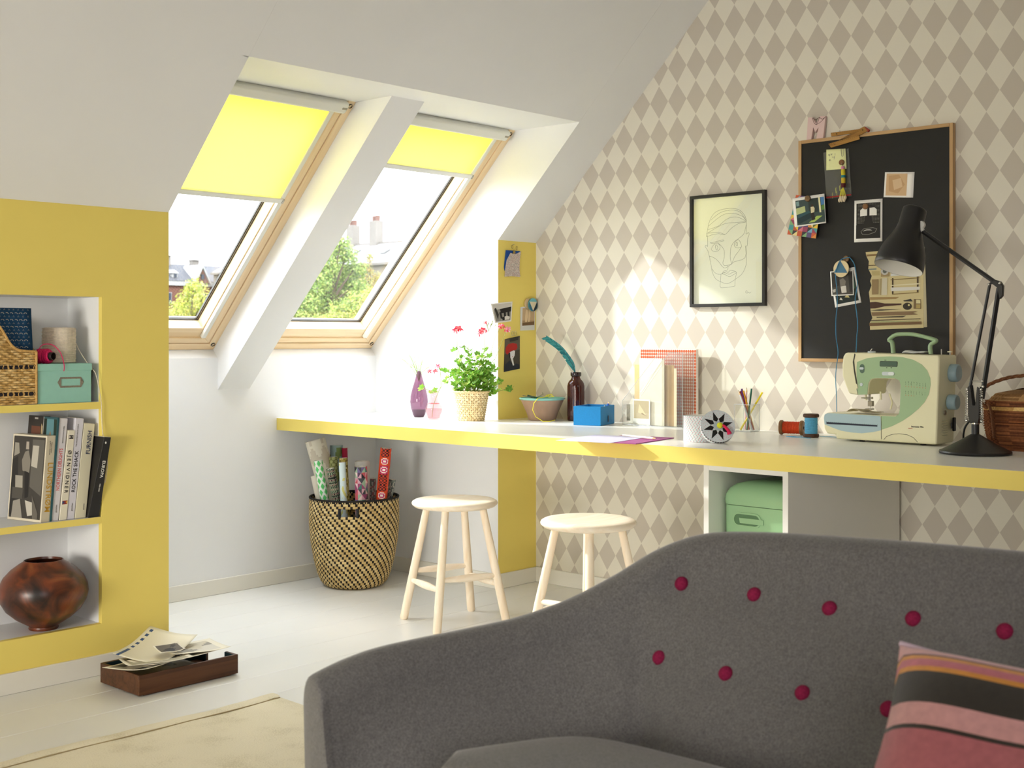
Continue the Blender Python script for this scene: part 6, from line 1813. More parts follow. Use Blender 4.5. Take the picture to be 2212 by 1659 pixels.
# stitch chart, maker's lettering
ch = DD['m_chart']
rnd = random.Random(12)
mb = MB()
for r_, (p0, p1) in enumerate(((ch[0], ch[1]), (ch[2], ch[3]))):
    for k in range(8):
        q = k / 7
        y, z = p0[0] + (p1[0] - p0[0]) * q, p0[1] + (p1[1] - p0[1]) * q
        for j in range(4):
            zz = z + (j - 1.5) * .0032
            mb.poly(fm([(y + rnd.uniform(-.002, .001), zz), (y + rnd.uniform(0, .0024), zz + .0006), (y + rnd.uniform(-.001, .002), zz + .0024)], -.001))
mb.build('stitch_chart', 'ink', sm)
mb = MB()
for r_, (p0, p1) in enumerate(((ch[0], ch[1]), (ch[2], ch[3]))):
    for k in range(8 if r_ == 0 else 4):
        q = k / 7
        y, z = p0[0] + (p1[0] - p0[0]) * q, p0[1] + (p1[1] - p0[1]) * q - .012
        mb.poly(fm([(y - .001, z), (y + .001, z), (y + .001, z + .004), (y - .001, z + .004)], -.001))
mb.build('stitch_chart_red', mat('chart_red', (186, 132, 100), .6), sm)
tx = DD['m_txt']
text('lettering', 'bernette 90e', 'ink', sm, frame_M((XM - .0007, tx[0][0], tx[0][1]), (0, -1, 0), (0, 0, 1)), .0082)
text('lettering', 'BERNINA', mat('red_ink', (196, 44, 40), .6), sm, frame_M((XM - .0007, tx[1][0] - .002, tx[1][1] - .0005), (0, -1, 0), (0, 0, 1)), .0036)
for (y, z, s_) in ((cyl + .012, czl + .0125, 'VW'), (cyl + .006, czl - .0125, '▲–'), (cyl - .010, czl - .0125, '◉–')):
    text('lettering', s_, 'ink', sm, frame_M((XM - .001, y, z), (0, -1, 0), (0, 0, 1)), .0045)
# head inner side slot, presser foot, needle bar
ft = DD['m_foot']
fx = XM + .05
y0 = ft[0][0]
MB().tube([(fx, y0 + .004, ft[0][1] + .01), (fx, y0 + .004, ft[1][1] + .03)], .0032, 10).build('presser_bar', 'steel', sm, smooth=40)
MB().tube([(fx - .004, y0 - .003, ft[0][1] + .01), (fx - .004, y0 - .003, ft[1][1] + .012)], .0026, 10).build('needle_bar', 'steel', sm, smooth=40)
MB().tube([(fx - .004, y0 - .003, ft[1][1] + .012), (fx - .004, y0 - .003, ft[1][1] - .001)], [.001, .0004], 8).build('needle', 'chrome', sm)
MB().box(fx - .010, fx + .006, y0 - .012, y0 + .004, ft[1][1] + .012, ft[1][1] + .030).build('foot_holder', 'steel', sm, bevel=.001)
MB().box(fx - .018, fx + .012, y0 - .010, y0 + .010, ft[1][1] + .000, ft[1][1] + .004).build('presser_foot', 'steel', sm, bevel=.001)
MB().tube([(fx - .012, y0 - .014, ft[3][1]), (fx - .012, y0 + .026, ft[4][1])], .0022, 8).build('thread_guide', 'chrome', sm, smooth=40)
MB().ball((fx - .012, y0 - .014, ft[3][1]), .0042, 10).build('clamp_screw', 'chrome', sm, smooth=60)
MB().tube([(fx - .006, y0 + .012, ft[0][1]), (fx - .006, y0 + .012, ft[2][1])], .0045, 8).build('needle_threader', 'machine_cream', sm, smooth=40)
lv = DD['m_lever']
MB().tube([(fx + .02, lv[0][0], lv[0][1] + .01), (fx + .02, lv[1][0], lv[1][1])], [.004, .0034], 8).build('buttonhole_lever', 'machine_cream', sm, smooth=50)
MB().tube([(fx + .05, lv[2][0], lv[2][1]), (fx + .05, lv[3][0], lv[3][1]), (fx + .05, lv[4][0], lv[4][1] + .004)], .0032, 8).build('lifter_lever', 'machine_cream', sm, smooth=50)
# needle plate on the free arm
apt = min(z for y, z in DD['m_cloth'])
# knobs on the end
ye = min(p[0] for p in mo)
for (x, z, r) in ((4.070, .981, .0300), (4.058, .884, .0255)):
    MB().lathe([(r * .97, 0), (r, .003), (r, .020), (r * .96, .026), (r * .85, .029), (.0001, .030)], 32, M=Matrix.Translation((x, ye + .004, z)) @ Matrix.Rotation(pi / 2, 4, 'X')).build('knob', 'knob_blue', sm, smooth=40)
MB().lathe([(.0085, 0), (.0085, .004), (.003, .006), (.0001, .006)], 16, M=Matrix.Translation((4.018, ye + .002, .850)) @ Matrix.Rotation(pi / 2, 4, 'X')).build('lock_screw', 'steel', sm, smooth=40)
MB().box(4.080, 4.100, ye - .003, ye + .004, .785, .832).build('power_socket', 'black_plastic', sm, bevel=.004)
MB().box(4.066, 4.071, ye - .0015, ye + .003, .795, .815).build('power_switch', 'black_plastic', sm, bevel=.001)
for k in range(7):
    MB().box(4.0, 4.035, ye - .0004, ye + .003, .775 + k * .008, .7765 + k * .008).build('vent', mat('vent_shade', (176, 174, 140), .5), sm)
for (x, y) in ((XM + .03, 2.05), (XM + .03, 1.83), (XM + .11, 2.05), (XM + .11, 1.83)):
    MB().lathe([(.010, 0), (.011, .007)], 14, M=Matrix.Translation((x, y, ZD + .0005)), closed_top=True).build('foot', 'black_plastic', sm, smooth=40)
# handle, bobbin pins and dials on the top
hp = DD['m_handle']
ztop = max(z for y, z in mo)
hc = catmull([(XM + .062, y, max(z, ztop - .004)) for y, z in [(hp[1][0] - .004, hp[0][1] - .004), hp[1], (hp[1][0] + .0105, hp[2][1] + .002)] + hp[4:9] + [(hp[9][0] + .004, hp[9][1] + .002), (hp[11][0] + .002, hp[11][1]), (hp[12][0], hp[12][1] - .006)]], 5)
MB().tube(hc, .0068, 10, flat=1.5).build('carry_handle', 'machine_green', sm, smooth=60)
zt2 = lambda y: ztop - .004
for (y, h_) in ((1.815 - .03, .022), (1.80 - .045, .014)):
    MB().tube([(XM + .07, y, ztop - .006), (XM + .07, y, ztop + h_ * .6)], .0022, 8).build('bobbin_pin', 'steel', sm, smooth=40)
MB().lathe([(.008, 0), (.008, .003), (.0001, .003)], 14, M=Matrix.Translation((XM + .07, 1.756, ztop + .003))).build('pin_cap', 'machine_cream', sm, smooth=40)
MB().lathe([(.014, 0), (.014, .006), (.011, .008), (.0001, .008)], 20, M=Matrix.Translation((XM + .06, 2.03, ztop - .003))).build('tension_dial', 'button_grey', sm, smooth=40)
MB().tube([(XM + .06, 2.035, ztop + .004), (XM + .06, 2.028, ztop + .013)], .002, 8).build('tension_pin', 'steel', sm)
mb = MB().grid(lambda u, v: (XM + .03 + .06 * u, 1.905 - .075 * v, ztop + .001 + .007 * sin(pi * u) * (1 - .6 * v) + .001 * sin(v * 9)), 10, 14)
o = mb.build('folded_cloth', mat('cloth_white', (226, 228, 226), .8, var=.05, vscale=60), None, smooth=60, recalc=False, solid=.0008)
tag(o, 'scrap of white cloth lying on top of the sewing machine', 'cloth')
# cloth under the needle
zc = DD['m_out'][11][1] + .0035
mb = MB().grid(lambda u, v: (XM + .006 + .09 * u, 2.098 - .095 * v, zc + .0025 + .012 * max(0, sin(pi * v * 1.25 + .1)) * (1 - v) * (1 - .5 * u) * 1.6 + .001 * sin(9 * v)), 12, 18)
o = mb.build('fabric_scrap', mat('cloth_taupe', (196, 186, 160), .85, var=.06, vscale=80), None, smooth=60, recalc=False, solid=.001)
tag(o, 'taupe fabric scrap under the sewing machine needle', 'fabric')

# ------------------------------------------------------------------ desk lamp
lp_ = thing('desk_lamp', 'black articulated desk lamp with flared shade at the right of the desk', 'lamp', (3.817, 1.576, ZD))
LB = Vector((3.817, 1.576, ZD))
T0 = Matrix.Translation(LB + Vector((0, 0, .0005)))
MB().lathe([(.100, 0), (.106, .001), (.1075, .005), (.106, .009), (.098, .012), (.070, .026), (.040, .043), (.020, .056), (.0125, .060)], 56, M=T0).build('base', 'black_metal', lp_, smooth=40)
MB().tube([LB + up * .055, LB + up * .094], .0115, 18).build('post', 'black_metal', lp_, smooth=40)
MB().tube([LB + up * .092, LB + up * .0955], .0125, 18).build('collar', 'chrome', lp_, smooth=40)
yv = Vector((0, 1, 0))
for sx in (-1, 1):       # fork
    MB().prism([LB + Vector((sx * .011 - .0018, y, z)) for y, z in ((-.013, .098), (.013, .098), (.017, .115), (.020, .205), (.012, .212), (.004, .150), (-.004, .150), (-.010, .208), (-.017, .204), (-.016, .112))], (.0036, 0, 0)).build('fork', 'black_metal', lp_, bevel=.001)
MB().prism([LB + Vector((-.012, y, z)) for y, z in ((-.013, .094), (.013, .094), (.015, .112), (-.015, .112))], (.024, 0, 0)).build('fork_block', 'black_metal', lp_, bevel=.002)


def spring(a, b2, r=.0055):
    a, b2 = Vector(a), Vector(b2)
    d = b2 - a
    n = 150
    u_, v_ = frames_along(a, d)
    pts = [a + d * (k / n) + u_ * (r * cos(k * 2 * pi * 17 / n)) + v_ * (r * sin(k * 2 * pi * 17 / n)) for k in range(n + 1)]
    return MB().tube(pts, .00105, 5)


for (dx, dy) in ((-.010, .0225), (-.010, -.0235), (.012, -.005)):
    spring(LB + Vector((dx, dy, .105)), LB + Vector((dx, dy * .95, .195))).build('spring', 'chrome', lp_, smooth=60)
    MB().ball(LB + Vector((dx, dy, .102)), .0045, 10).build('spring_bolt', 'chrome', lp_, smooth=60)
    MB().ball(LB + Vector((dx, dy * .95, .199)), .0045, 10).build('spring_bolt', 'chrome', lp_, smooth=60)
x_ = LB.x
lo1, lo2 = Vector((x_, 1.5955, .930)), Vector((x_, 1.552, .930))
el1, el2 = Vector((x_, 1.531, 1.262)), Vector((x_, 1.503, 1.250))
MB().tube([lo1, el1], .0048, 10).build('lower_arm', 'black_metal', lp_, smooth=40)
MB().tube([lo2 + (lo2 - el2).normalized() * .02, el2], .0085, 4).build('lower_arm', 'black_metal', lp_, bevel=.0015)
MB().tube([lo1 + up * .035, lo2 + up * .033], .0025, 8).build('link_pin', 'chrome', lp_, smooth=40)
for p in (lo2 + Vector((-.009, -.002, .035)), lo2 + Vector((-.009, -.004, .018)), lo2 + Vector((-.009, 0, -.010)), lo1 + Vector((-.006, 0, -.012)), el1 + Vector((-.007, .0, 0)), el2 + Vector((-.009, -.006, .014))):
    MB().ball(p, .0042, 10).build('bolt', 'chrome', lp_, smooth=60)
MB().prism([Vector((x_ - .008, y, z)) for y, z in ((1.538, 1.262), (1.515, 1.276), (1.496, 1.269), (1.488, 1.256), (1.490, 1.225), (1.500, 1.215), (1.505, 1.250), (1.520, 1.262))], (.016, 0, 0)).build('elbow', 'black_metal', lp_, bevel=.003)
up0, up1 = Vector((x_, 1.515, 1.268)), Vector((x_ + .006, 1.748, 1.437))
MB().tube([up0, up1], .0058, 6, flat=1.3).build('upper_arm', 'black_metal', lp_, smooth=30)
AX = Vector((-.318, .128, -.94)).normalized()
TP = Vector((3.85, 1.786, 1.514))
qm = AX.to_track_quat('Z', 'Y').to_matrix().to_4x4()
TM = Matrix.Translation(TP) @ qm
sp_ = [(.0001, 0), (.0335, 0), (.0375, .003), (.0385, .010), (.0390, .055), (.0420, .075), (.0500, .098), (.0610, .122), (.0700, .146), (.0755, .170), (.0775, .192), (.0770, .2045), (.0755, .206)]
shd = MB().lathe(sp_, 48, M=TM, closed_bottom=False).build('shade', 'black_metal', lp_, smooth=50)
MB().lathe([(.0755, .2055), (.0750, .192), (.0725, .170), (.067, .146), (.058, .122), (.047, .098), (.036, .075), (.0001, .07)], 48, M=TM, closed_bottom=False).build('reflector', mat('reflector_white', (222, 220, 212), .5), shd, smooth=50)
MB().lathe([(.0001, .085), (.012, .088), (.026, .110), (.029, .135), (.022, .155), (.0001, .163)], 24, M=TM, closed_bottom=False).build('bulb', mat('bulb_white', (232, 230, 224), .3), lp_, smooth=60)
jn = TP + AX * .072 - Vector((-.05, .6, .8)).normalized() * 0 + Vector((.0, -.040, .012))
MB().lathe([(.012, -.006), (.0135, 0), (.012, .006)], 16, M=Matrix.Translation(jn) @ Matrix.Rotation(pi / 2, 4, 'Y'), closed_top=True).build('head_joint', mat('joint_grey', (196, 196, 190), .35), lp_, smooth=40)
MB().tube([up1, jn], .0065, 8).build('neck_link', 'joint_grey', lp_, smooth=40)
MB().tube([jn + up * .004, jn + up * .016 + yv * .012], .006, 10).build('neck_link', 'joint_grey', lp_, smooth=40)
MB().tube(catmull([LB + Vector((.012, .018, .105)), LB + Vector((.04, .05, .075)), LB + Vector((.06, .062, .035)), LB + Vector((.075, .05, .012)), LB + Vector((.10, .01, .008)), LB + Vector((.14, -.04, .006))], 8), .0032, 8).build('power_cord', 'black_plastic', lp_, smooth=60)
MB().tube([LB + Vector((.066, .052, .018)), LB + Vector((.085, .022, .012))], [.007, .009], 10).build('cord_switch', 'black_plastic', lp_, smooth=50)

# ------------------------------------------------------------------ woven bag at the right end
bg_ = thing('woven_bag', 'brown woven palm bag with lid and rope handles behind the lamp', 'bag', (4.07, 1.40, ZD))
bcx, bcy, bhx, bhy = 4.080, 1.395, .112, .225


def bagloop(z, e):
    return [(x, y, ZD + z) for x, y in rrect(bcy, bcx, bhy - e, bhx - e, .05, 10)]


LPS = rrect(0, 0, 1, 1, .2, 10)


def bagsurf(u, v, z0, z1, e0, e1, amp, nz):
    i = u * 44
    pts = rrect(bcy, bcx, bhy - (e0 + (e1 - e0) * v) + .010 * sin(pi * v), bhx - (e0 + (e1 - e0) * v) + .006 * sin(pi * v), .05, 10)
    n = len(pts)
    t_ = (u % 1) * n
    a, b2 = pts[int(t_) % n], pts[(int(t_) + 1) % n]
    q = t_ - int(t_)
    x, y = a[0] + (b2[0] - a[0]) * q, a[1] + (b2[1] - a[1]) * q
    w_ = amp * sin(u * 2 * pi * 60 + v * nz) * sin(u * 2 * pi * 60 - v * nz)
    s_ = 1 + w_ / .15
    return (bcx + (x - bcx) * s_, bcy + (y - bcy) * s_, ZD + z0 + (z1 - z0) * v)


def bagcol(u, v, t_):
    k = (int(u * 120 + v * 26) + 2 * int(u * 120 - v * 26)) % 5
    return [(120, 72, 40), (98, 56, 30), (136, 84, 48), (86, 48, 26), (112, 66, 36)][k]


def lidcol(u, v, t_):
    if v < .16:
        return [(206, 172, 108), (176, 136, 76)][int(u * 150) % 2]
    k = (int(u * 90 + v * 14) + int(u * 90 - v * 14)) % 4
    return [(146, 110, 68), (124, 90, 54), (160, 124, 80), (134, 98, 58)][k]


MB().grid(lambda u, v: bagsurf(u, v, .0005, .158, .012, .0, .0035, 60), 352, 40, bagcol, wrap=True).build('body', 'fibre', bg_, smooth=60, recalc=False)
MB().poly(bagloop(.001, .014)[::-1]).build('bottom', 'fibre', bg_)
bpy.data.objects['bottom'].name = 'bottom'
MB().grid(lambda u, v: bagsurf(u, v, .128, .200, -.006, .045, .002, 40) if v < .75 else bagsurf(u, v, .128, .198, -.006, .045 + (v - .75) * .24, .0015, 40), 264, 20, lidcol, wrap=True).build('lid', 'fibre', bg_, smooth=60, recalc=False)
lt = bagsurf(0, 1, .128, .198, -.006, .105, 0, 0)
MB().poly([bagsurf(k / 44, 1, .128, .198, -.006, .105, 0, 0) for k in range(44)], col=(140, 104, 64)).build('lid_top', 'fibre', bg_)
rope = mat('rope_brown', (112, 70, 40), .8, var=.3, vscale=260)


def braid(pts, r, nm):
    cu_ = catmull(pts, 14)
    mb = MB()
    for ph in (0, 2 * pi / 3, 4 * pi / 3):
        out = []
        for i, p in enumerate(cu_):
            d = cu_[min(i + 1, len(cu_) - 1)] - cu_[max(i - 1, 0)]
            a, b2 = frames_along(p, d)
            out.append(p + a * (r * .55 * cos(i * .55 + ph)) + b2 * (r * .55 * sin(i * .55 + ph)))
        mb.tube(out, r * .6, 6)
    return mb.build(nm, rope, bg_, smooth=60)


xf = bcx - bhx - .004
braid([(xf + .02, bcy + .195, ZD + .12), (xf + .0, bcy + .225, ZD + .155), (xf + .015, bcy + .222, ZD + .195), (xf + .03, bcy + .16, ZD + .228), (xf + .04, bcy + .08, ZD + .24), (xf + .04, bcy - .02, ZD + .235), (xf + .02, bcy - .1, ZD + .20), (xf, bcy - .15, ZD + .15)], .0055, 'handle')
braid([(xf + .15, bcy + .12, ZD + .19), (xf + .15, bcy + .13, ZD + .235), (xf + .15, bcy + .10, ZD + .266), (xf + .15, bcy + .03, ZD + .272), (xf + .15, bcy - .06, ZD + .262), (xf + .15, bcy - .1, ZD + .20)], .0055, 'handle')
braid([(xf - .004, bcy + .20, ZD + .15), (xf - .012, bcy + .185, ZD + .12), (xf - .010, bcy + .18, ZD + .07), (xf - .006, bcy + .178, ZD + .04)], .0045, 'strap')
# ------------------------------------------------------------------ framed drawing
X0F = XG - .001
fr = thing('framed_drawing', 'line drawing of a face in a thin black frame on the patterned wall', 'picture', (XG, 2.738, 1.446))
y0, y1, z0, z1 = 2.5635, 2.9125, 1.2215, 1.6700
fw_ = .0125
xo = X0F - .019
rect = lambda a, b2, c2, d2, x: [(x, a, c2), (x, b2, c2), (x, b2, d2), (x, a, d2)]
MB().ring(rect(y0, y1, z0, z1, xo), rect(y0 + fw_, y1 - fw_, z0 + fw_, z1 - fw_, xo), (.019, 0, 0)).build('frame', mat('frame_black', (24, 22, 20), .4), fr, bevel=.001)
MB().poly(rect(y0 + .004, y1 - .004, z0 + .004, z1 - .004, X0F - .006)).build('paper', mat('paper_ivory', (236, 236, 218), .7), fr)
mb = MB()
for ln in DATA['face']:
    mb.tube(catmull([(X0F - .0063, y, z) for y, z in ln], 3), .00042, 4)
mb.build('drawn_lines', mat('pencil_line', (92, 94, 80), .7), fr)
MB().poly(rect(y0 + .004, y1 - .004, z0 + .004, z1 - .004, X0F - .013)).build('glass', glass_mat('picture_glass', (252, 254, 250), .07), fr)

# ------------------------------------------------------------------ black pin board and what hangs on it
bd = thing('pin_board', 'large black magnetic board in a narrow oak frame on the patterned wall', 'board', (XG, 2.115, 1.42))
by0, by1, bz0, bz1 = 1.8165, 2.4160, 1.0085, 1.8410
xf = XG - .0235
wood_mat('oak_z', (196, 162, 116), (170, 134, 90), .5, 2, 1.0)
wood_mat('oak_y', (196, 162, 116), (170, 134, 90), .5, 1, 1.0)
e_ = .0125
for (a, b2, c2, d2, m_) in ((by0, by0 + e_, bz0, bz1, 'oak_z'), (by1 - e_, by1, bz0, bz1, 'oak_z'), (by0 + e_, by1 - e_, bz0, bz0 + e_, 'oak_y'), (by0 + e_, by1 - e_, bz1 - e_, bz1, 'oak_y')):
    MB().box(xf, XG - .0006, a, b2, c2, d2).build('frame_bar', m_, bd, bevel=.001)
XP = xf + .0045
MB().box(XP, XG - .004, by0 + e_, by1 - e_, bz0 + e_, bz1 - e_).build('panel', mat('board_black', (24, 23, 20), .55, .35, var=.08, vscale=25), bd)


def quad_uv(q):
    """unit square to the four corners (tl, tr, br, bl)"""
    tl, tr, br, bl = [Vector((0, y, z)) for y, z in q]

    def f(u, v, x):
        p = tl.lerp(tr, u).lerp(bl.lerp(br, u), v)
        return (x, p.y, p.z)
    return f


def card(name, label, cat, q, x, paper=(238, 236, 230), group='pictures on the black board', polys=None, border=0.06, base=None, th2=.0007, bend=.0, step=.00006):
    """a card pinned parallel to the wall: paper sheet and printed image"""
    f = quad_uv(q)
    c = f(.5, .5, x)
    t = thing(name, label, cat, c, group)
    mb = MB()
    mb.grid(lambda u, v: f(u, v, x - bend * (v ** 2) - bend * .6 * (u - .5) ** 2), 6, 6, lambda u, v, t_: paper)
    mb.build('card', 'print', t, recalc=False, solid=th2, smooth=60)
    if base or polys:
        bu = border if isinstance(border, tuple) else (border, border, 1 - border, 1 - border)
        xx = x - th2 * .5 - .0002
        mb = MB()

        def g(u, v, lay):
            U, V = bu[0] + (bu[2] - bu[0]) * u, bu[1] + (bu[3] - bu[1]) * v
            return f(U, V, xx - .0001 - lay - bend * (V ** 2) - bend * .6 * (U - .5) ** 2)
        if base:
            mb.grid(lambda u, v: g(u, v, 0), 6, 6, lambda u, v, t_: base)
        for k, (colr, pts) in enumerate(polys or []):
            mb.poly([g(u, v, step * (k + 1)) for u, v in pts], col=colr)
        mb.build('image', 'print', t, recalc=False)
    return t


def magnet(name, label, c, x, m_, r=None, th2=.008, cat='magnet', group='round magnets on the black board'):
    y, z, rr = c
    rr = r or rr
    o = MB().lathe([(rr * .92, 0), (rr, th2 * .2), (rr, th2 * .8), (rr * .9, th2), (.0001, th2)], 24, M=Matrix.Translation((x, y, z)) @ Matrix.Rotation(-pi / 2, 4, 'Y')).build(name, m_, None, smooth=40)
    return tag(o, label, cat, group)


rnd = random.Random(31)
pal = [(196, 92, 60), (226, 190, 70), (80, 150, 150), (150, 70, 96), (96, 110, 60), (230, 214, 150), (60, 60, 62), (120, 170, 190), (206, 120, 130), (214, 140, 70), (90, 80, 120), (130, 170, 120)]
tris = []
for i in range(6):
    for j in range(8):
        a, b2, c2, d2 = (i / 6, j / 8), ((i + 1) / 6, j / 8), ((i + 1) / 6, (j + 1) / 8), (i / 6, (j + 1) / 8)
        if (i + j) % 2:
            tris += [(rnd.choice(pal), [a, b2, c2]), (rnd.choice(pal), [a, c2, d2])]
        else:
            tris += [(rnd.choice(pal), [a, b2, d2]), (rnd.choice(pal), [b2, c2, d2])]
card('pattern_card', 'card of many coloured triangles hanging over the board frame', 'card', DATA['geo'], XP - .0205 + .0, (220, 180, 120), polys=tris, border=.0, step=.0)
room = [((58, 74, 72), [(0, 0), (1, 0), (1, 1), (0, 1)]), ((40, 52, 50), [(.45, 0), (.78, 0), (.78, .55), (.45, .6)]), ((176, 186, 132), [(.0, .32), (.32, .26), (.33, .5), (.0, .58)]), ((120, 150, 150), [(.02, .05), (.12, .04), (.13, .22), (.03, .24)]),
        ((30, 50, 56), [(.02, .62), (.5, .48), (.55, .75), (.1, .95), (.03, .9)]), ((44, 78, 86), [(.02, .6), (.45, .47), (.5, .55), (.06, .72)]), ((222, 216, 170), [(.80, .0), (.86, 0), (.88, .6), (.82, .6)]),
        ((70, 120, 170), [(.88, .0), (1, 0), (1, .3), (.89, .32)]), ((90, 130, 60), [(.89, .34), (1, .30), (1, .5), (.9, .52)]), ((160, 186, 90), [(.42, .95), (.72, .72), (.92, .74), (.62, .95)]), ((40, 34, 30), [(.5, .55), (.62, .52), (.66, .85), (.54, .88)]),
        ((206, 196, 160), [(.52, .34), (.6, .3), (.66, .4), (.64, .56), (.52, .58)]), ((60, 40, 30), [(.55, .24), (.61, .24), (.61, .33), (.55, .34)])]
card('picture_postcard', 'white edged picture postcard of a green room overlapping the board edge', 'postcard', DATA['card1'], XP - .0225, polys=room, border=(.09, .10, .985, .955))
lines = [((30, 28, 25), [(0, 0), (1, 0), (1, 1), (0, 1)])]
for k in range(16):
    lines.append(((150, 148, 136), [(.04, .02 + k * .036), (.96, .02 + k * .036), (.96, .028 + k * .036), (.04, .028 + k * .036)]))
for k in range(14):
    lines.append(((30, 28, 25), [(.05 + k * .065, .02), (.068 + k * .065, .02), (.068 + k * .065, .6), (.05 + k * .065, .6)]))
lines += [((30, 28, 25), [(.3, .62), (.44, .30), (.5, .12), (.54, .12), (.6, .30), (.72, .62)]), ((228, 226, 218), [(.17, .2), (.28, .14), (.46, .15), (.46, .36), (.17, .37)]), ((228, 226, 218), [(.56, .15), (.76, .14), (.86, .2), (.86, .36), (.56, .36)]),
          ((30, 28, 25), [(0, .62), (1, .62), (1, 1), (0, 1)]), ((150, 148, 140), [(.2, .80), (.32, .72), (.7, .70), (.88, .74), (.8, .84), (.5, .9), (.26, .88)]), ((30, 28, 25), [(.215, .80), (.33, .73), (.7, .71), (.86, .745), (.79, .83), (.5, .89), (.27, .87)]),
          ((206, 204, 196), [(.3, .80), (.36, .765), (.45, .75), (.6, .755), (.68, .785), (.6, .775), (.45, .77), (.36, .785)])]
card('graphic_card', 'black and white graphic card with a bottle shape on the black board', 'card', DATA['bw'], XP - .0012, polys=lines, border=(.075, .075, .93, .92))
card('instant_photograph', 'instant photograph with a faded peach image on the black board', 'photograph', DATA['pol'], XP - .0012, base=(204, 172, 132), polys=[((190, 154, 112), [(.1, .1), (.6, .05), (.9, .5), (.6, .9), (.15, .8)]), ((212, 184, 146), [(.3, .3), (.7, .2), (.8, .6), (.4, .75)])], border=(.06, .06, .77, .93))
card('photograph', 'dark green photograph behind the other one under the triangle disc', 'photograph', DATA['phb'], XP - .0010, base=(24, 36, 32), polys=[((190, 176, 120), [(.4, .82), (.55, .72), (.62, .86)]), ((226, 222, 206), [(.16, .86), (.24, .80), (.3, .9)]), ((70, 96, 60), [(.05, .6), (.2, .55), (.2, .8)]), ((60, 90, 70), [(.7, .2), (.95, .1), (.95, .6), (.75, .6)])], border=.075)
card('photograph', 'black and white photograph of a bending figure hung under the triangle disc', 'photograph', DATA['phf'], XP - .0028, base=(70, 66, 60), polys=[((44, 42, 38), [(.0, .0), (.4, .0), (.35, .6), (0, .7)]), ((120, 114, 104), [(.38, .35), (.55, .28), (.68, .42), (.62, .7), (.42, .68)]), ((206, 202, 192), [(.42, .65), (.68, .62), (.70, .92), (.46, .94)]), ((180, 176, 166), [(.02, .78), (.18, .74), (.16, .88), (.05, .9)]), ((40, 38, 34), [(.8, .1), (1, .05), (1, .9), (.85, .9)])], border=(.05, .04, .96, .955))
# torn page of tools with a second sheet behind it
f2 = DATA['page2']
card('blank_sheet', 'cream sheet showing at the right behind the torn page of tools', 'paper', [f2[0], f2[1], f2[2], f2[3]], XP - .0007, (222, 214, 176))
pg = thing('tool_page', 'torn magazine page picturing old hand tools pinned to the black board', 'page', (XP - .002, 2.02, 1.36), 'pictures on the black board')
MB().prism([(XP - .0024, y, z) for y, z in DATA['page']], (.0006, 0, 0), col=(196, 182, 136)).build('page', 'print', pg)
mb = MB()
for k, (colr, pts) in enumerate(DATA['pagep']):
    mb.poly([(XP - .0026 - .00006 * k, y, z) for y, z in pts], col=colr)
mb.build('image', 'print', pg, recalc=False)['kind'] = 'stuff'
# plastic bag with note, paper clip
pb = thing('plastic_bag', 'clear zip bag with a yellow note on the black board', 'bag', (XP - .002, 2.25, 1.70))
q = DATA['bag']
fq = quad_uv(q)
MB().grid(lambda u, v: fq(u, v, XP - .0012 - .002 * sin(u * 6) * sin(v * 9) - .002), 10, 16).build('film', glass_mat('zip_film', (226, 226, 220), .06, .08, .16, (190, 190, 180)), pb, smooth=60, recalc=False)
mb = MB().poly([fq(0, .955, XP - .006), fq(1, .955, XP - .006), fq(1, .985, XP - .006), fq(0, .985, XP - .006)], col=(150, 40, 34))
mb.build('zip', 'print', pb)
mb = MB()
for (u, v, w_) in ((.10, .06, .05), (.36, .80, .05), (.52, .76, .06), (.56, .85, .05), (.22, .90, .03), (.40, .88, .03)):
    mb.poly([fq(u, v, XP - .0006), fq(u + w_, v - .04, XP - .0006), fq(u + w_ * .7, v + .09, XP - .0006), fq(u + w_ * .1, v + .1, XP - .0006)], col=(206, 208, 70))
mb.build('yellow_scraps', 'print', pb)
nt_ = thing('sticky_note', 'pale yellow handwritten note clipped to the zip bag', 'note', (XP - .006, 2.24, 1.745))
fn = quad_uv(DATA['note'])
MB().grid(lambda u, v: fn(u, v, XP - .0065 - .003 * v * v), 6, 8).build('paper', mat('note_yellow', (226, 228, 170), .7), nt_, smooth=60, recalc=False, solid=.0004)
mb = MB()
for pts in ([(.10, .30), (.14, .22), (.15, .32), (.20, .24), (.19, .33)], [(.24, .2), (.28, .28), (.30, .2), (.29, .3)], [(.14, .54), (.18, .48), (.19, .56), (.14, .55), (.22, .50), (.24, .56)], [(.30, .36), (.33, .42), (.36, .36), (.40, .42), (.43, .34), (.40, .5)], [(.46, .2), (.455, .32)]):
    mb.tube([fn(u, v, XP - .0075 - .003 * v * v) for u, v in pts], .0004, 4)
mb.build('handwriting', mat('biro', (70, 70, 120), .6), nt_)
cl = DATA['clip']
MB().tube([(XP - .0088, y, z) for y, z in cl] + [(XP - .0088, cl[4][0] + .004, cl[4][1] + .002), (XP - .0088, cl[0][0] - .003, cl[0][1] - .004), (XP - .0088, cl[1][0] - .002, cl[1][1] + .006)], .0006, 6).build('paper_clip', 'steel', nt_)
magnet('wooden_magnet', 'round walnut magnet on the pale yellow note', DATA['mag1'], XP - .0095, 'spool_wood')
magnet('button_magnet', 'cork button magnet on the green room postcard', DATA['mag2'], XP - .0235, 'cork', .0115)
magnet('wooden_magnet', 'round oak magnet at the top of the graphic card', DATA['mag3'], XP - .0022, 'spool_wood', .0105)
magnet('cork_magnet', 'brown cork magnet above the triangle disc', DATA['mag4'], XP - .005, 'cork', .0115)
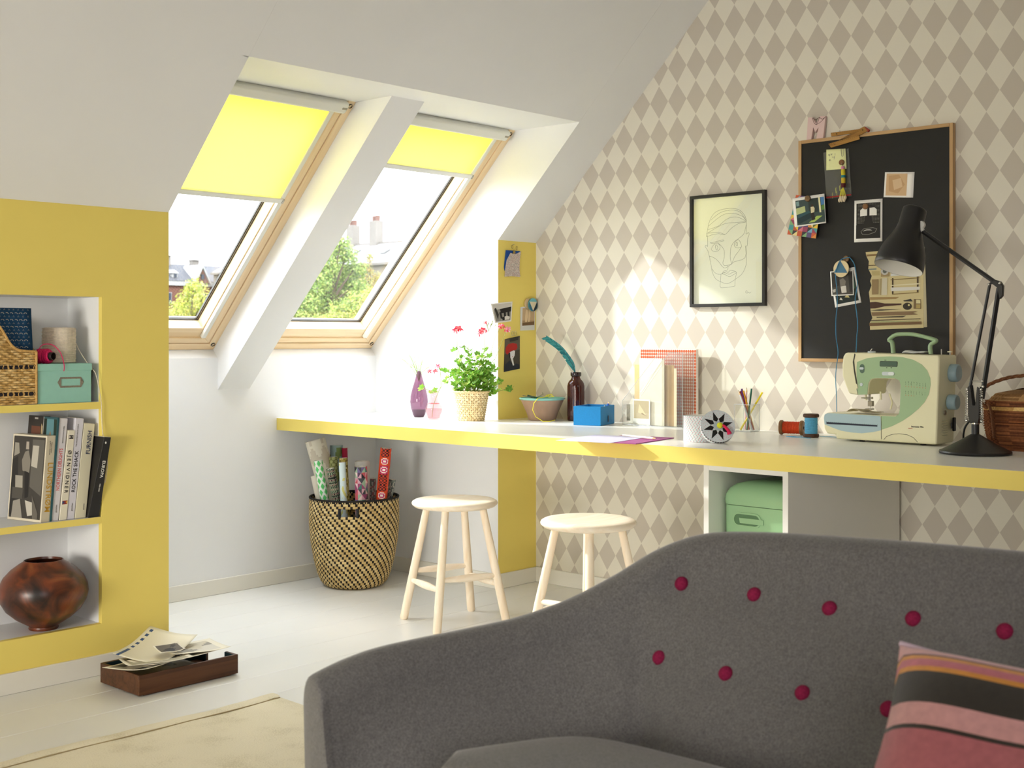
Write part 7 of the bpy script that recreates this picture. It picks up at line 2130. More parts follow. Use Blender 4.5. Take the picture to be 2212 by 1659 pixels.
# beaded charm with shells
tsl = DATA['tassel']
ch_ = thing('beaded_charm', 'yellow thread charm with cowrie shells hanging from the walnut magnet', 'charm', (XP - .016, tsl[0][0], tsl[0][1]))
xb = XP - .017
segs = [((206, 132, 160), 0, 1, .0065), ((204, 190, 50), 1, 2, .0078), ((40, 120, 126), 2, 3, .0082), ((206, 176, 50), 3, 4, .0078), ((82, 28, 30), 4, 5, .0088)]
for colr, i, j, r in segs:
    MB().tube([(xb, tsl[i][0], tsl[i][1]), (xb, (tsl[i][0] + tsl[j][0]) / 2, (tsl[i][1] + tsl[j][1]) / 2), (xb, tsl[j][0], tsl[j][1])], [r * .96, r, r * .96], 12).build('wrapped_thread', mat('yarn_%d_%d' % colr[:2], colr, .8, var=.3, vscale=500, bump=.4, bscale=500), ch_, smooth=50)
MB().tube([(xb, tsl[0][0], tsl[0][1]), (xb - .002, tsl[0][0] + .004, tsl[0][1] + .014)], .0012, 6).build('loop', 'steel', ch_)
for k in range(6):
    dy = (k - 2.5) * .0048
    e2 = (xb - .002, tsl[6][0] + dy, tsl[6][1] - .004 - .008 * (k % 2))
    MB().tube([(xb, tsl[5][0], tsl[5][1]), (xb - .003, tsl[5][0] + dy * .6, (tsl[5][1] + tsl[6][1]) / 2), e2], .0013, 6).build('strand', mat('yarn_strand', (204, 196, 60), .8), ch_, smooth=60)
    MB().ball((e2[0], e2[1], e2[2] - .008), .0052, 10, sz=1.6).build('shell', mat('cowrie', (206, 190, 160), .35, var=.1, vscale=300), ch_, smooth=60)
# disc with triangle on a blue cord loop
dc = DATA['disc']
dp = thing('wooden_pendant', 'pale round wooden pendant with a blue triangle on a blue cord', 'pendant', (XP - .014, dc[0], dc[1]))
MB().lathe([(.0305, 0), (.031, .001), (.031, .004), (.0305, .005), (.0001, .005)], 40, M=Matrix.Translation((XP - .012, dc[0], dc[1])) @ Matrix.Rotation(-pi / 2, 4, 'Y')).build('disc', mat('disc_cream', (218, 200, 156), .6, var=.04, vscale=80), dp, smooth=40)
MB().prism([(XP - .0174, y, z) for y, z in DATA['tri']], (.0005, 0, 0)).build('triangle', mat('triangle_blue', (62, 110, 138), .6), dp)
cordm = mat('cord_blue', (66, 136, 176), .6)
cl_, cr_ = DATA['cordL'], DATA['cordR']
MB().tube(catmull(cl_, 4), .0016, 6).build('cord', cordm, dp, smooth=60)
MB().tube(catmull(cr_, 4), .0016, 6).build('cord', cordm, dp, smooth=60)
MB().tube(catmull([(XP - .018, dc[0] + .022, dc[1] - .012), (XP - .0195, dc[0] + .002, dc[1] + .030), (XP - .012, cr_[0][1] + .004, cr_[0][2] + .002), (cr_[0][0], cr_[0][1], cr_[0][2])], 6), .0014, 6).build('cord', cordm, dp, smooth=60)
# letter M and folding rule on the frame
lm = thing('letter_m', 'pink paper covered letter M standing on the black board', 'letter', (xf, 2.35, bz1))
zmin = min(z for y, z in DATA['M'])
sh_ = 0
MB().prism([(xf + .004, y, max(z, bz1 + .0006)) for y, z in DATA['M']][::-1], (.012, 0, 0)).build('body', mat('pink_paper', (214, 186, 182), .6), lm)
Mp = DATA['M']
mb = MB()
for a, b2 in (((2, 0.2), (4, .2)), ((3, 0), (5, 0)), ((4, .3), (5, .3)), ((3, .2), (4, .4)), ((2, .1), (3, .1))):
    p, q2 = Mp[a[0]], Mp[b2[0]]
    mb.tube(catmull([(xf + .0036, p[0], p[1] - .004), (xf + .0036, (p[0] + q2[0]) / 2 + .003 * b2[1], (p[1] + q2[1]) / 2 - .008 - .01 * a[1]), (xf + .0036, q2[0], q2[1] - .003)], 4), .0007, 4)
mb.build('drawn_lines', mat('sepia', (70, 40, 34), .6), lm)
fr_ = thing('folding_rule', 'yellowed wooden folding rule resting on the board frame', 'ruler', (xf, 2.2, bz1 + .003))
wood_mat('rule_wood', (172, 128, 62), (140, 98, 44), .5, 1, 1.2)
for k, key in enumerate(('rule1', 'rule3', 'rule2')):
    xx = xf + .010 - .0045 * k - (.0 if k == 0 else .012)
    MB().prism([(xx, y, z) for y, z in DATA[key]][::-1], (.0036, 0, 0)).build('rule_segment', 'rule_wood', fr_, bevel=.0006)
    p = DATA[key]
    mb = MB()
    for j in range(16):
        u = (j + .5) / 16
        a = Vector((0, *p[0])).lerp(Vector((0, *p[1])), u)
        b2 = Vector((0, *p[3])).lerp(Vector((0, *p[2])), u)
        mb.tube([(xx - .0002, a.y, a.z), (xx - .0002, a.y + (b2.y - a.y) * .35, a.z + (b2.z - a.z) * .35)], .0003, 4)
    mb.build('graduations', 'ink', fr_)
for key, u in (('rule1', .2), ('rule2', .18), ('rule3', .85)):
    p = DATA[key]
    c2 = Vector((0, *p[0])).lerp(Vector((0, *p[1])), u).lerp(Vector((0, *p[3])).lerp(Vector((0, *p[2])), u), .5)
    MB().ball((xf - (.010 if key != 'rule1' else -.0095), c2.y, c2.z), .0022, 8).build('rivet', 'black_metal', fr_, smooth=60)
MB().tube([(xf - .001, DATA['rule3'][1][0] + .002, DATA['rule3'][1][1] - .004), (xf - .001, DATA['rule3'][2][0] - .004, DATA['rule3'][2][1])], .0055, 10).build('hinge', mat('rule_red', (150, 62, 48), .6), fr_, smooth=50)

# ------------------------------------------------------------------ pictures and clips on the yellow column
YP = YK - .0015
cgrp = 'pictures on the yellow column'


def ycard(name, label, cat, q, y, paper=(236, 234, 228), polys=None, base=None, bi=None, th2=.0006, group=cgrp):
    t = thing(name, label, cat, (sum(p[0] for p in q) / 4, y, sum(p[1] for p in q) / 4), group)
    MB().prism([(px, y, pz) for px, pz in q], (0, th2, 0), col=paper).build('card', 'print', t)
    if bi:
        tl, tr, br, bl = [Vector((px, y - .0003, pz)) for px, pz in bi]
        f = lambda u, v, k: tl.lerp(tr, u).lerp(bl.lerp(br, u), v) - Vector((0, .0001 * k, 0))
        mb = MB()
        if base:
            mb.poly([f(0, 0, 0), f(1, 0, 0), f(1, 1, 0), f(0, 1, 0)], col=base)
        for k, (colr, pts) in enumerate(polys or []):
            mb.poly([f(u, v, k + 1) for u, v in pts], col=colr)
        mb.build('image', 'print', t, recalc=False)
    return t


ycard('photograph', 'black and white street photograph overlapping the corner of the yellow column', 'photograph', DATA['c_ph1'], YP - .001, base=(150, 146, 138), bi=DATA['c_ph1i'],
      polys=[((206, 202, 194), [(.0, .0), (1, 0), (1, .25), (.0, .32)]), ((30, 28, 26), [(.35, .3), (1, .22), (1, .5), (.4, .55)]), ((36, 34, 32), [(.3, .5), (.42, .45), (.46, .85), (.34, .85)]), ((30, 28, 26), [(.55, .45), (.68, .45), (.7, .8), (.58, .82)]), ((30, 28, 26), [(.78, .45), (.9, .45), (.92, .78), (.8, .8)]),
             ((50, 48, 44), [(.05, .25), (.15, .2), (.25, .6), (.15, .9)]), ((224, 220, 212), [(.45, .8), (.75, .72), (.95, .8), (.9, .95), (.4, .95)]), ((24, 22, 20), [(.42, .78), (.6, .76), (.6, .95), (.44, .96)])])
ycard('instant_photograph', 'instant photograph of pale shoes pinned at the right of the yellow column', 'photograph', DATA['c_pol'], YP - .001, paper=(222, 222, 218), base=(168, 140, 108), bi=DATA['c_poli'],
      polys=[((196, 168, 132), [(0, 0), (1, 0), (1, .75), (0, .7)]), ((224, 200, 160), [(.28, .1), (.42, .1), (.46, .5), (.38, .8), (.24, .8), (.22, .5)]), ((224, 200, 160), [(.52, .1), (.64, .1), (.66, .5), (.6, .8), (.48, .8), (.5, .4)]), ((120, 92, 64), [(0, .85), (1, .8), (1, 1), (0, 1)])])
cd_ = thing('postcard', 'postcard of a figure in a red beret hanging from a bulldog clip', 'postcard', (4.13, YP, 1.0), cgrp)
MB().prism([(x, YP - .0010, z) for x, z in DATA['c_card']], (0, .0006, 0), col=(60, 54, 48)).build('card', 'print', cd_)
mb = MB()
for k, (colr, pts) in enumerate(DATA['c_cardp']):
    mb.poly([(x, YP - .0012 - .0001 * k, z) for x, z in pts], col=colr)
mb.build('image', 'print', cd_, recalc=False)
kk = DATA['c_cclip']
bc_ = thing('bulldog_clip', 'black bulldog clip holding the red beret postcard', 'clip', (kk[0][0], YP, kk[0][1]))
MB().prism([(x, YP - .006, z) for x, z in (kk[0], kk[1], kk[2], kk[3])], (0, .0045, 0)).build('jaw', 'black_metal', bc_, bevel=.001)
for dx in (-.006, .006):
    cx_, cz_ = (kk[4][0] + kk[5][0]) / 2 + dx * 1.5, kk[4][1] - .010
    MB().tube([(cx_ + .006 * cos(a), YP - .004, cz_ + .010 * sin(a)) for a in [k * pi / 8 for k in range(16)]], .0009, 6, closed=True).build('wire_loop', 'chrome', bc_)
# fabric swatches on a hook
sw = thing('fabric_swatch', 'speckled knitted swatch over blue felt hung at the top of the column', 'fabric', (4.15, YP, 1.40), None)
MB().prism([(x, YP - .0022, z) for x, z in DATA['c_blue']], (0, .0015, 0)).build('blue_felt', mat('felt_blue', (24, 74, 150), .85), sw)
MB().prism([(x, YP - .0045, z) for x, z in DATA['c_knit']], (0, .002, 0), col=(206, 196, 188)).build('knit', 'print', sw)
mb = MB()
kq = DATA['c_knit']
kx0_, kx1_ = min(p[0] for p in kq), max(p[0] for p in kq)
kz0_, kz1_ = min(p[1] for p in kq), max(p[1] for p in kq)


def inside(px, pz, poly):
    c = False
    n = len(poly)
    for i in range(n):
        (xa, za), (xb2, zb) = poly[i], poly[i - 1]
        if (za > pz) != (zb > pz) and px < (xb2 - xa) * (pz - za) / (zb - za) + xa:
            c = not c
    return c


for i in range(24):
    for j in range(30):
        px, pz = kx0_ + (kx1_ - kx0_) * (i + .5 + .3 * (j % 2)) / 24, kz0_ + (kz1_ - kz0_) * (j + .5) / 30
        if inside(px, pz, kq):
            c2 = rnd.choice([(60, 40, 60), (176, 60, 60), (232, 226, 220), (90, 70, 110), (40, 34, 40), (200, 120, 110), (226, 216, 206)])
            mb.poly([(px - .0016, YP - .0048, pz), (px, YP - .0048, pz - .0010), (px + .0016, YP - .0048, pz), (px, YP - .0048, pz + .0010)], col=c2)
mb.build('stitches', 'print', sw)
ck = DATA['c_clip']
MB().prism([(ck[0][0] - .008, YP - .008, ck[0][1] - .006), (ck[0][0] + .010, YP - .008, ck[0][1] - .002), (ck[0][0] + .006, YP - .008, ck[0][1] + .012), (ck[0][0] - .004, YP - .008, ck[0][1] + .012)], (0, .004, 0)).build('clip', mat('brass', (170, 150, 96), .35, .5, .9), sw, bevel=.001)
for c3 in (ck[1], ck[2]):
    MB().tube([(c3[0] + .005 * cos(a), YP - .005, c3[1] + .008 * sin(a)) for a in [k * pi / 8 for k in range(16)]], .0008, 6, closed=True).build('wire_loop', 'brass', sw)
MB().tube([(ck[1][0], YP - .004, ck[1][1] + .008), (ck[1][0] + .012, YP - .006, ck[1][1] + .011)], .0009, 6).build('nail', 'steel', sw)
# two wooden discs
dd = DATA['c_disc']
r1, r2_ = dd[1][1] - dd[0][1], dd[3][1] - dd[2][1]
o = MB().lathe([(r2_, 0), (r2_, .004), (.0001, .004)], 32, M=Matrix.Translation((dd[2][0], YP - .003, dd[2][1])) @ Matrix.Rotation(pi / 2, 4, 'X')).build('wooden_disc', mat('disc_beige', (206, 180, 140), .6), None, smooth=40)
tag(o, 'plain beige wooden disc half behind the turquoise disc', 'disc')
pd = thing('painted_disc', 'round disc painted turquoise, navy and cream over the shoe photograph', 'disc', (dd[0][0], YP - .010, dd[0][1]))
MB().lathe([(r1 * .98, 0), (r1, .001), (r1, .005), (.0001, .005)], 40, M=Matrix.Translation((dd[0][0] - .002, YP - .009, dd[0][1])) @ Matrix.Rotation(pi / 2, 4, 'X')).build('disc', mat('disc_teal', (84, 150, 164), .5), pd, smooth=40)
mb = MB()
cxd, czd = dd[0][0] - .002, dd[0][1]
ang = lambda a: (cxd + r1 * .97 * cos(a), YP - .0143, czd + r1 * .97 * sin(a))
mb.poly([(cxd - r1 * .80, YP - .0144, czd + r1 * .45), (cxd + r1 * .82, YP - .0144, czd + r1 * .45), (cxd, YP - .0144, czd - r1 * .93)], col=(226, 216, 186))
mb.poly([ang(a) for a in [.45 - k * (2.05) / 10 for k in range(11)]], col=(26, 44, 58))
mb.poly([ang(a) for a in [pi - .45 + k * 2.05 / 10 for k in range(11)]], col=(50, 110, 136))
mb.poly([ang(a) for a in [.45 + k * (pi - .9) / 12 for k in range(13)]], col=(110, 184, 194))
mb.build('painted_pattern', 'print', pd, recalc=False)
# ------------------------------------------------------------------ things on the recessed shelves
Z1, Z2, Z3 = .889, .514, .165
# mint storage box with label holder
mt = thing('storage_box', 'mint green lidded storage box with metal label frame on the top shelf', 'box', (1.976, 3.87, Z1))
mat('mint_card', (150, 200, 184), .6, .3, var=.02, vscale=60)
mx0, mx1, my0, my1 = 1.884, 2.070, 3.770, 3.965
MB().box(mx0 + .002, mx1 - .002, my0 + .002, my1, Z1 + .0005, Z1 + .110).build('body', 'mint_card', mt, bevel=.002)
MB().box(mx0, mx1, my0, my1 + .001, Z1 + .1035, Z1 + .1265).build('lid', 'mint_card', mt, bevel=.002)
lf = thing('label_frame', None, None, (1.996, my0, .956)) if False else None
ox0, ox1, oz0, oz1 = 1.951, 2.041, .9385, .9725
outer = [(ox0, .9555), (ox0 + .010, oz0), (ox1 - .010, oz0), (ox1, .9555), (ox1 - .010, oz1), (ox0 + .010, oz1)]
inner_ = [(ox0 + .0125, .9555), (ox0 + .0125, oz0 + .006), (ox1 - .0125, oz0 + .006), (ox1 - .0125, .9555), (ox1 - .0125, oz1 - .006), (ox0 + .0125, oz1 - .006)]
MB().ring([(x, my0 + .0008, z) for x, z in outer], [(x, my0 + .0008, z) for x, z in inner_], (0, .002, 0)).build('label_frame', mat('zinc', (164, 156, 140), .45, .5, .7, var=.15, vscale=200), mt, bevel=.0005)
for x in (ox0 + .006, ox1 - .006):
    MB().ball((x, my0 + .0008, .9555), .0022, 8).build('rivet', 'steel', mt, smooth=60)
# twine ball
tc_ = Vector((2.006, 3.868, Z1 + .127))
tw = thing('twine_roll', 'big roll of natural white twine standing on the mint box', 'twine', tuple(tc_))
MB().lathe([(.0001, .0005), (.048, .0005), (.051, .004), (.0515, .060), (.051, .112), (.047, .1155), (.0001, .1155)], 40, M=Matrix.Translation(tc_), closed_bottom=False).build('core', mat('twine', (222, 212, 194), .85, var=.12, vscale=120, bump=.3, bscale=300), tw, smooth=40)
rnd = random.Random(77)
mb = MB()
for k in range(34):
    z0 = .006 + .104 * k / 33
    ti, ph = rnd.uniform(-.012, .012), rnd.uniform(0, 6)
    mb.tube([tc_ + Vector((.0518 * cos(a), .0518 * sin(a), min(.112, max(.004, z0 + ti * sin(a + ph))))) for a in [j * 2 * pi / 30 for j in range(30)]], .0017, 5, closed=True)
mb.build('windings', 'twine', tw, smooth=60)
MB().tube(catmull([tc_ + Vector((.048, -.020, .065)), tc_ + Vector((.056, -.028, .040)), Vector((2.0735, 3.800, Z1 + .120)), Vector((2.0768, 3.764, Z1 + .095)), Vector((2.085, 3.757, Z1 + .05)), Vector((2.0925, 3.754, Z1 - .002)),
                   Vector((2.095, 3.755, .835)), Vector((2.0965, 3.752, .79)), Vector((2.108, 3.750, .73)), Vector((2.1125, 3.750, .68)), Vector((2.1035, 3.750, .625))], 6), .0013, 6).build('loose_end', 'twine', tw, smooth=60)
# pink thread roll
ps = thing('thread_roll', 'roll of hot pink cord on a dark tube lying on the mint box', 'thread', (1.928, 3.80, Z1 + .127))
pk = mat('cord_pink', (214, 28, 98), .7, var=.2, vscale=300)
PA = Vector((.42, -.9, 0)).normalized()
pc = Vector((1.926, 3.812, Z1 + .127 + .0235))
qm = Matrix.Translation(pc) @ PA.to_track_quat('Z', 'Y').to_matrix().to_4x4()
MB().lathe([(.0105, -.03), (.0125, -.03), (.0125, .036), (.0105, .036), (.0105, -.03)], 24, M=qm, closed_bottom=False).build('tube', mat('tube_dark', (40, 28, 26), .6), ps, smooth=40)
mb = MB()
for k in range(11):
    zz = -.022 + .0044 * k
    rr = .0195 + .0025 * sin(k * 1.7)
    mb.tube([qm @ Vector((rr * cos(a), rr * sin(a), zz + .003 * sin(a + k))) for a in [j * 2 * pi / 24 for j in range(24)]], .0028, 6, closed=True)
mb.build('winding', pk, ps, smooth=60)
MB().lathe([(.013, -.024), (.019, -.022), (.019, .022), (.013, .024)], 24, M=qm, closed_bottom=False).build('winding_core', pk, ps, smooth=60)
MB().tube(catmull([pc + Vector((-.020, -.01, -.010)), pc + Vector((-.028, -.015, .012)), pc + Vector((-.012, -.015, .036)), pc + Vector((.018, -.02, .036)), pc + Vector((.038, -.03, .014)), pc + Vector((.044, -.040, -.012)), pc + Vector((.0445, -.0465, -.032)), pc + Vector((.043, -.047, -.048))], 6), .0014, 6).build('loose_end', pk, ps, smooth=60)
# dark card beside the box
o = MB().prism([(2.0745, 3.80, Z1 + .0005), (2.0755, 3.93, Z1 + .0005), (2.092, 3.93, Z1 + .105), (2.090, 3.80, Z1 + .108)], (.001, 0, 0)).build('card', mat('card_grey', (96, 92, 86), .6), None)
tag(o, 'thin grey card leaning between mint box and shelf side', 'card')

# wicker magazine basket with patterned cloth lining
wb = thing('magazine_basket', 'honey wicker magazine basket with blue patterned cloth on the top shelf', 'basket', (1.80, 3.87, Z1))
prof = lambda x: Z1 + .240 if x < 1.755 else (1.1298 + (1.755 - x) * .6 if x < 1.7628 else None)
TOPS = [(1.60, 1.20), (1.72, 1.170), (1.7628, 1.1298), (1.7926, 1.0829), (1.8060, 1.069), (1.8204, 1.0603), (1.845, 1.056), (1.8800, 1.0542)]


def topz(x):
    for (xa, za), (xb2, zb) in zip(TOPS, TOPS[1:]):
        if x <= xb2:
            return za + (zb - za) * (x - xa) / (xb2 - xa)
    return TOPS[-1][1]


NW, NH = 96, 66
wx0, wx1, wy = 1.60, 1.880, 3.768


def wcell(v, x):
    z = Z1 + .001 + v * (topz(x) - Z1 - .001)
    return z


def wick(u, v):
    x = wx0 + (wx1 - wx0) * u
    z = wcell(v, x)
    row = (z - Z1) / .0074
    col = (x - wx0) / .0165
    bulge = .0026 * sin(pi * (col + (int(row) % 2))) * 1.0 * abs(sin(pi * row))
    return (x, wy + .004 - bulge - .0014 * abs(sin(pi * row)), z)


def wickcol(u, v, t_):
    x = wx0 + (wx1 - wx0) * u
    z = wcell(v, x)
    h = z - Z1
    col = (x - wx0) / .0165
    if (.028 < h < .040 or .112 < h < .124) and z < topz(x) - .01:
        return (198, 160, 96) if abs(col % 1 - .5) < .14 else (40, 36, 40)
    r3 = random.Random(int(h / .0074) * 91 + int(col + .5 * (int(h / .0074) % 2)))
    base = r3.choice([(208, 172, 108), (194, 156, 92), (216, 184, 124), (184, 146, 84)])
    if (h / .0074) % 1 < .2:
        return tuple(int(c * .55) for c in base)
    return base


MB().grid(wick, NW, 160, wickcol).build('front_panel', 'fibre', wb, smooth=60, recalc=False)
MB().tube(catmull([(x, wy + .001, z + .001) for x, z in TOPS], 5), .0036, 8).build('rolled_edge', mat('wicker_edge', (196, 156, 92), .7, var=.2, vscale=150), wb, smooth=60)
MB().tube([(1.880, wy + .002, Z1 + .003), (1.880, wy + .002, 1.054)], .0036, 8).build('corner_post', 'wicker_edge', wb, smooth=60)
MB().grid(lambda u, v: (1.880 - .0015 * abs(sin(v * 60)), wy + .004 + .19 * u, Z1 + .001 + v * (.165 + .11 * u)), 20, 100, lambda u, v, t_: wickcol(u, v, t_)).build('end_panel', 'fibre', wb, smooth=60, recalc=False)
MB().box(1.60, 1.8785, wy + .010, wy + .19, Z1 + .0006, Z1 + .004).build('bottom', 'wicker_edge', wb)
# cloth: navy with small pale motifs


def clothp(u, v):
    x = 1.60 + .272 * u + .006 * v * 0
    return (x + (.006 * (1 - v) if u > .95 else 0), wy + .016 + .012 * sin(u * 9) * .3 + .004 * sin(v * 5 + u * 3), Z1 + .02 + .282 * v)


ct = MB().grid(clothp, 12, 12).build('cloth_lining', mat('cloth_navy', (32, 66, 98), .85, .1, var=.18, vscale=70), wb, smooth=60, recalc=False, solid=.002)
mb = MB()
for j in range(16):
    for i in range(17):
        u, v = (i + .5 * (j % 2) + .3) / 17.5, .40 + .6 * (j + .5) / 16
        if u > .985:
            continue
        c3 = Vector(clothp(u, v)) + Vector((0, -.0016, 0))
        if j % 2:
            for (dx, dz) in ((0, .0018), (-.0018, -.001), (.0018, -.001)):
                mb.poly([c3 + Vector((dx - .0009, 0, dz - .0006)), c3 + Vector((dx + .0009, 0, dz - .0006)), c3 + Vector((dx, 0, dz + .001))], col=(196, 188, 168))
        else:
            for s2 in (-1, 1):
                for (dx, dz) in ((.0016, .0012), (.0036, -.0002), (.0050, -.0018)):
                    p = c3 + Vector((s2 * dx, 0, dz))
                    mb.poly([p + Vector((-.0010, 0, -.0007)), p + Vector((.0010, 0, -.0007)), p + Vector((.0010, 0, .0007)), p + Vector((-.0010, 0, .0007))], col=(206, 196, 176))
mb.build('cloth_print', 'print', wb)

# ------------------------------------------------------------------ books
bgrp = 'books on the middle shelf'
mat('pages', (226, 220, 204), .8, .1, var=.05, vscale=200)


def book(label, tl, tr, br, bl, yf, dep, colr, fwd=0.0, name='book', rough=.4):
    """book standing with its spine to the front; corners of the spine as (x, z)"""
    t = thing(name, label, 'book', ((bl[0] + br[0]) / 2, yf + dep / 2, Z2), bgrp)
    zb = Z2 + .0008
    P = [Vector((bl[0], yf, zb)), Vector((br[0], yf, zb)), Vector((tr[0], yf - fwd, tr[1])), Vector((tl[0], yf - fwd, tl[1]))]
    MB().prism(P, (0, dep, 0)).build('cover', mat('cover_%d_%d_%d' % colr, colr, rough, .4), t, bevel=.0015)
    c4 = sum(P, Vector()) / 4
    w_ = (P[1] - P[0]).length
    ins = .0025 / max(w_, .01)
    Q = [P[0].lerp(P[1], ins), P[1].lerp(P[0], ins), P[2].lerp(P[3], ins) + Vector((0, 0, .0008)), P[3].lerp(P[2], ins) + Vector((0, 0, .0008))]
    MB().prism([p + Vector((0, .004, 0)) for p in Q[2:]] + [p + Vector((0, .004, -.006)) for p in Q[2:]][::-1], (0, dep - .006, 0)).build('page_block', 'pages', t)
    return t, P


def spine_text(t, P, body, m_, size, pos, upward=True, space=1.0, sx=1.0, off=.5, bold=0):
    """lettering along a spine; pos 0 bottom .. 1 top of its middle"""
    bl, br, tr, tl = P
    a, b2 = bl.lerp(br, off), tl.lerp(tr, off)
    c3 = a.lerp(b2, pos)
    along = (b2 - a).normalized()
    across = (br - bl).normalized()
    xd = along if upward else -along
    yd = -across if upward else across
    return text('lettering', body, m_, t, frame_M(c3 + Vector((0, -.0007, 0)), xd, yd), size, space=space, sx=sx)


mat('ink_red', (206, 96, 96), .6); mat('ink_gold', (206, 160, 50), .6); mat('ink_navy', (40, 52, 84), .6); mat('ink_white', (232, 230, 222), .6); mat('ink_grey', (120, 116, 110), .6)
yb_ = 3.778
sx_ = -.006
def sh4(q, dx=sx_):
    return [(x + dx, z) for x, z in q]


t, P = book('white book with red spine title next to the painter book', *sh4([(1.9679, .8414), (1.9957, .8389), (1.9631, 0), (1.9403, 0)]), yb_, .17, (214, 211, 214))
spine_text(t, P, 'NORTHERN DELIGHTS', 'ink_red', .0165, .50, True, sx=.80)
spine_text(t, P, 'SCANDINAVIAN HOMES', 'ink_grey', .005, .84, True, off=.6)
spine_text(t, P, 'gestalten', 'ink_grey', .007, .12, True)
t, P = book('cream book with wide black spaced spine title', *sh4([(1.9957, .8009), (2.0192, .7996), (1.9904, 0), (1.9655, 0)]), yb_ - .002, .16, (226, 220, 200))
spine_text(t, P, 'ØJENVIDNER', 'ink', .0165, .54, False, space=1.55)
for z_, c in ((.905, (64, 60, 58)), (.175, (150, 60, 60))):
    bl, br, tr, tl = P
    a, b2 = bl.lerp(tl, z_), br.lerp(tr, z_)
    mb = MB()
    dz = (tl - bl).normalized() * .012
    pts = [a.lerp(b2, .15), a.lerp(b2, .85), a.lerp(b2, .85) + dz, a.lerp(b2, .15) + dz]
    mb.poly([p + Vector((0, -.0004, 0)) for p in pts], col=c)
    mid = sum(pts, Vector()) / 4
    mb.poly([p + Vector((0, -.0006, 0)) for p in (pts[0], mid, pts[3])], col=(200, 190, 180) if z_ > .5 else (60, 70, 110))
    mb.poly([p + Vector((0, -.0006, 0)) for p in (pts[1], mid.lerp(pts[2], .3), pts[2])], col=(150, 146, 140) if z_ > .5 else (216, 160, 60))
    mb.build('vignette', 'print', t)
t, P = book('taller plain grey book standing behind the cream one', *sh4([(1.9985, .8400), (2.0210, .8388), (1.9920, 0), (1.9690, 0)]), yb_ + .163, .035, (150, 146, 142))
t, P = book('white book with dark spine title Rock the Shack', *sh4([(2.0228, .8388), (2.0514, .8363), (2.0173, 0), (1.9928, 0)]), yb_, .17, (216, 214, 222))
spine_text(t, P, 'ROCK THE SHACK', 'ink', .0172, .47, True, sx=.92)
spine_text(t, P, 'THE ARCHITECTURE OF CABINS', 'ink_grey', .005, .83, True, off=.35)
spine_text(t, P, 'gestalten', 'ink_grey', .007, .12, True)
t, P = book('thick cream book with navy spine title Furnish', *sh4([(2.0519, .8209), (2.0900, .8171), (2.0573, 0), (2.0192, 0)]), yb_, .17, (222, 216, 188))
spine_text(t, P, 'FURNISH', 'ink_navy', .0205, .80, True, sx=.95, off=.62)
spine_text(t, P, 'gestalten', 'ink_grey', .006, .12, True, off=.7)
t, P = book('black book with white spine title Europa at the shelf end', *sh4([(2.0925, .7772), (2.1170, .7747), (2.0995, 0), (2.0600, 0)], -.0075), yb_ - .012, .16, (28, 26, 26), fwd=.045)
spine_text(t, P, 'EUROPA', 'ink_white', .0150, .60, False, off=.55)
spine_text(t, P, '1900–2000', 'ink_white', .006, .37, False, off=.55)
bl, br, tr, tl = P
cc_ = bl.lerp(tl, .93).lerp(br.lerp(tr, .93), .35) + Vector((0, -.0006, 0))
MB().poly([cc_ + Vector((.0028 * cos(a), 0, .0038 * sin(a))) for a in [k * pi / 8 for k in range(16)]]).build('emblem', 'ink_white', t)
# painter book turned with its cover to the room, leaning
lt_ = thing('book', 'book with black and white cover photograph of a painter turned to the room', 'book', (1.86, 3.80, Z2), bgrp)
YA_, YB_ = 3.772, 3.932          # near and far edge of the cover, which faces along the shelf
COV = [Vector((1.8835, YB_, .7885)), Vector((1.9165, YA_, .7870)), Vector((1.8950, YA_, Z2 + .001)), Vector((1.8625, YB_, Z2 + .001))]
thv = Vector((.0330, .0067, 0))
MB().prism(COV, thv).build('cover', mat('cover_cream', (218, 208, 184), .5), lt_, bevel=.001)
fcv = lambda u, v, k: COV[0].lerp(COV[1], u).lerp(COV[3].lerp(COV[2], u), v) + Vector((-.0006 - .0001 * k, -.0001, 0))
mb = MB()
for k, (colr, pts) in enumerate([((64, 60, 54), [(.04, .02), (.97, .02), (.97, .97), (.04, .97)]), ((44, 41, 37), [(.04, .3), (.2, .25), (.3, .9), (.04, .95)]), ((96, 92, 84), [(.6, .05), (.95, .05), (.95, .7), (.6, .6)]), ((180, 174, 160), [(.62, .12), (.8, .12), (.78, .38), (.6, .36)]),
                                 ((150, 145, 132), [(.08, .1), (.2, .1), (.24, .22), (.08, .26)]), ((130, 124, 112), [(.4, .2), (.5, .18), (.58, .3), (.56, .45), (.36, .42), (.32, .3)]), ((170, 160, 145), [(.42, .08), (.5, .08), (.51, .17), (.42, .17)]),
                                 ((36, 33, 30), [(.42, .42), (.56, .44), (.58, .72), (.48, .74)]), ((160, 154, 140), [(.16, .48), (.38, .48), (.40, .62), (.18, .62)]), ((80, 76, 68), [(.1, .62), (.42, .62), (.42, .75), (.1, .75)]),
                                 ((150, 144, 132), [(.15, .78), (.35, .75), (.45, .97), (.12, .97)]), ((190, 184, 170), [(.5, .76), (.72, .78), (.8, .92), (.6, .94)]), ((100, 95, 86), [(.7, .7), (.9, .9), (.9, .97), (.75, .97)])]):
    mb.poly([fcv(u, v, k) for u, v in pts], col=colr)
mb.build('cover_photograph', 'print', lt_, recalc=False)
SP = [COV[2] , COV[2] + thv, COV[1] + thv, COV[1]]     # bl, br, tr, tl of the spine
sn = (SP[1] - SP[0]).cross(SP[3] - SP[0]).normalized()
along = (SP[3] - SP[0]).normalized()
acr = (SP[1] - SP[0]).normalized()
c3 = SP[0].lerp(SP[3], .40).lerp(SP[1].lerp(SP[2], .40), .58)
